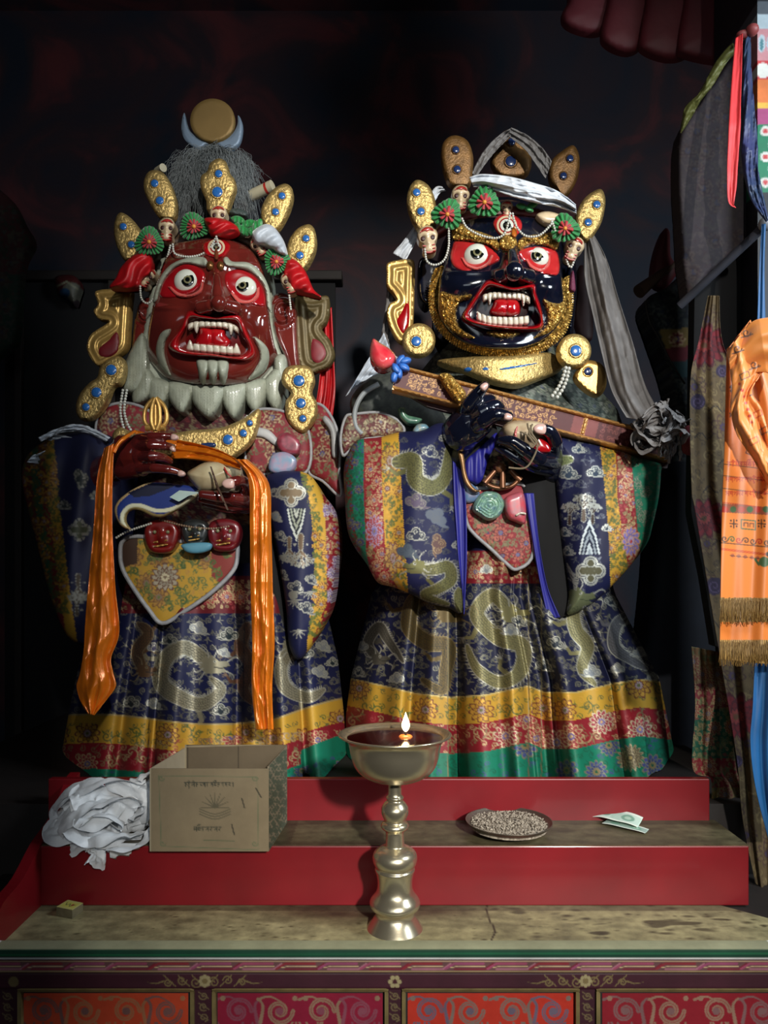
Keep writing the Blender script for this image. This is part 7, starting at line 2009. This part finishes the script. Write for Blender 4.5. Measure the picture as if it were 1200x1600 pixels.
pur = mat('purple_navy_cloth', (56, 56, 106), .5, c2=(34, 60, 84), vs=7, var=.3)
V_ = drape('gathered_ribbon', Zk((540, 290), (528, 500), (524, 700), (526, 900), (530, 1100), (556, 1260), (600, 1400), (700, 1540)), Zk((590, 230), (592, 440), (612, 700), (636, 960), (642, 1160), (660, 1280), (690, 1420), (712, 1530)), [1.86, 1.84, 1.83, 1.8], pur, None, 220, 20, .004, 1, 4, wr=.006, bow=.012); tag(V_, 'gathered purple-blue cloth strip beside the coral red ribbon', 'ribbon')
olv = mat('olive_green_ribbon', (112, 116, 62), .5, var=.35, vs=14)
o = drape('olive_ribbon', Zk((470, 300), (430, 330), (350, 430), (290, 540), (230, 650), (140, 740), (118, 820), (102, 920)), Zk((486, 380), (455, 400), (400, 470), (330, 590), (250, 690), (215, 750), (170, 830), (106, 925)), [1.86, 1.9, 1.96], olv, None, 140, 12, .003, 1, 6, wr=.003, bow=.006); tag(o, 'olive green ribbon draped along the slanting top edge of the dark canopy', 'ribbon')
o = mk('ribbon_knot', *join(ball(P(*Zk((600, 210))[0], 1.84), (.016, .016, .014), 16, 10), ball(P(*Zk((545, 240))[0], 1.85), (.02, .012, .01), 16, 10))[:2], mat('pink_knotted_cloth', (150, 70, 70), .5), None); tag(o, 'small pink knot of cloth tying the ribbons to the pillar', 'knot')


def can_paint(p):
    p.c[:] = rgb(44, 36, 42)
    florals(p, [(1060, 150), (1200, 60), (1200, 480), (1060, 480)], (rgb(56, 48, 50), rgb(44, 30, 36), rgb(60, 50, 48), rgb(36, 36, 56), rgb(50, 44, 44)), 34, 3)


o = relief('brocade_canopy', Zk((95, 930), (180, 780), (330, 560), (470, 380), (600, 240), (640, 600), (690, 1250), (712, 1560), (560, 1700), (300, 1900), (140, 2060), (90, 1500), (76, 1150)), 2.0, M['dull'], None, step=3.2, sm=2, bulge=.02, R=8, thick=.04, paint=can_paint)
tag(o, 'dark slanting brocade canopy panel hung behind the red and purple ribbons', 'canopy')
w0, w1 = P(1196, 352, 1.84), P(1062, 478, 2.0)
o = mk('canopy_pole', *tube([w0, (w0 + w1) / 2, w1], .011, 14), mat('grey_worn_pole', (66, 68, 78), .5, var=.4, vs=20), None); tag(o, 'grey slanting pole crossing the dark canopy panel', 'pole')
o = mk('pole_finial', *ball(P(1196, 350, 1.83), .017, 18, 12), mat('pale_knob', (150, 156, 164), .35), None); tag(o, 'round pale knob at the upper end of the grey pole', 'knob')

# dim third figure behind, between the dark statue and the hangings
F3 = empty('deity_statue', P(1040, 700, 2.5) * np.array([1, 1, 0]) + np.array([0, 0, 1.06]), 'dim third statue in dark brocade, mostly hidden behind the gold brocade hanging', 'statue')
def f3p(p):
    p.c[:] = rgb(24, 28, 38)
    florals(p, [(980, 400), (1110, 400), (1110, 720), (980, 720)], (rgb(60, 66, 66), rgb(36, 44, 52), rgb(80, 84, 80), rgb(40, 50, 70), rgb(50, 56, 56)), 24, 3)
    p.poly([(1030, 516), (1076, 512), (1078, 540), (1040, 545)], rgb(130, 108, 60)); p.poly([(1038, 545), (1078, 540), (1080, 562), (1048, 566)], rgb(110, 40, 50)); p.poly([(1048, 566), (1080, 562), (1082, 590), (1056, 590)], rgb(40, 66, 70))
    m_flower(p, 1058, 530, 13, 9, None)
relief('robe', [(1010, 470), (1040, 450), (1080, 420), (1130, 430), (1140, 600), (1140, 1215), (1000, 1215), (1016, 900), (1030, 760), (1060, 680), (1050, 600), (1024, 520)], 2.42, M['dull'], F3, step=3.2, bulge=.06, R=30, thick=.1, paint=f3p)
relief('torso', [(1080, 900), (1150, 900), (1160, 1240), (1060, 1240)], 2.42, M['darkcloth'], F3, step=10, sm=0, bulge=.03, thick=.2)
relief('red_sash', [(1022, 400), (1036, 360), (1046, 362), (1048, 400), (1060, 420), (1040, 450), (1020, 440)], 2.4, mat('dim_red_cloth', (90, 26, 32), .6), F3, step=3, bulge=.02, thick=.03)
mk('wooden_staff', *tube([P(998, 456, 2.36), P(1030, 430, 2.38), P(1110, 380, 2.45)], [.022, .014, .010], 12), mat('dim_brown_wood', (80, 56, 42), .6), F3)
q = cr([(1008, 470), (1014, 500), (1030, 530), (1048, 565), (1070, 600)], 5, False)
mk('cord', *tube(P(q[:, 0], q[:, 1], 2.34), .003, 6), M['wood'], F3)


# ---------------------------------------------------------------- keep every tree thing > part > sub-part
def depth(o): return 0 if o.parent is None else 1 + depth(o.parent)


def root(o): return o if o.parent is None else root(o.parent)


for o in [x for x in bpy.data.objects if depth(x) == 3]:
    p = o.parent
    if depth(p) == 2:
        r = root(p); p.parent = r; p.location = LOC[p.name] - LOC[r.name]
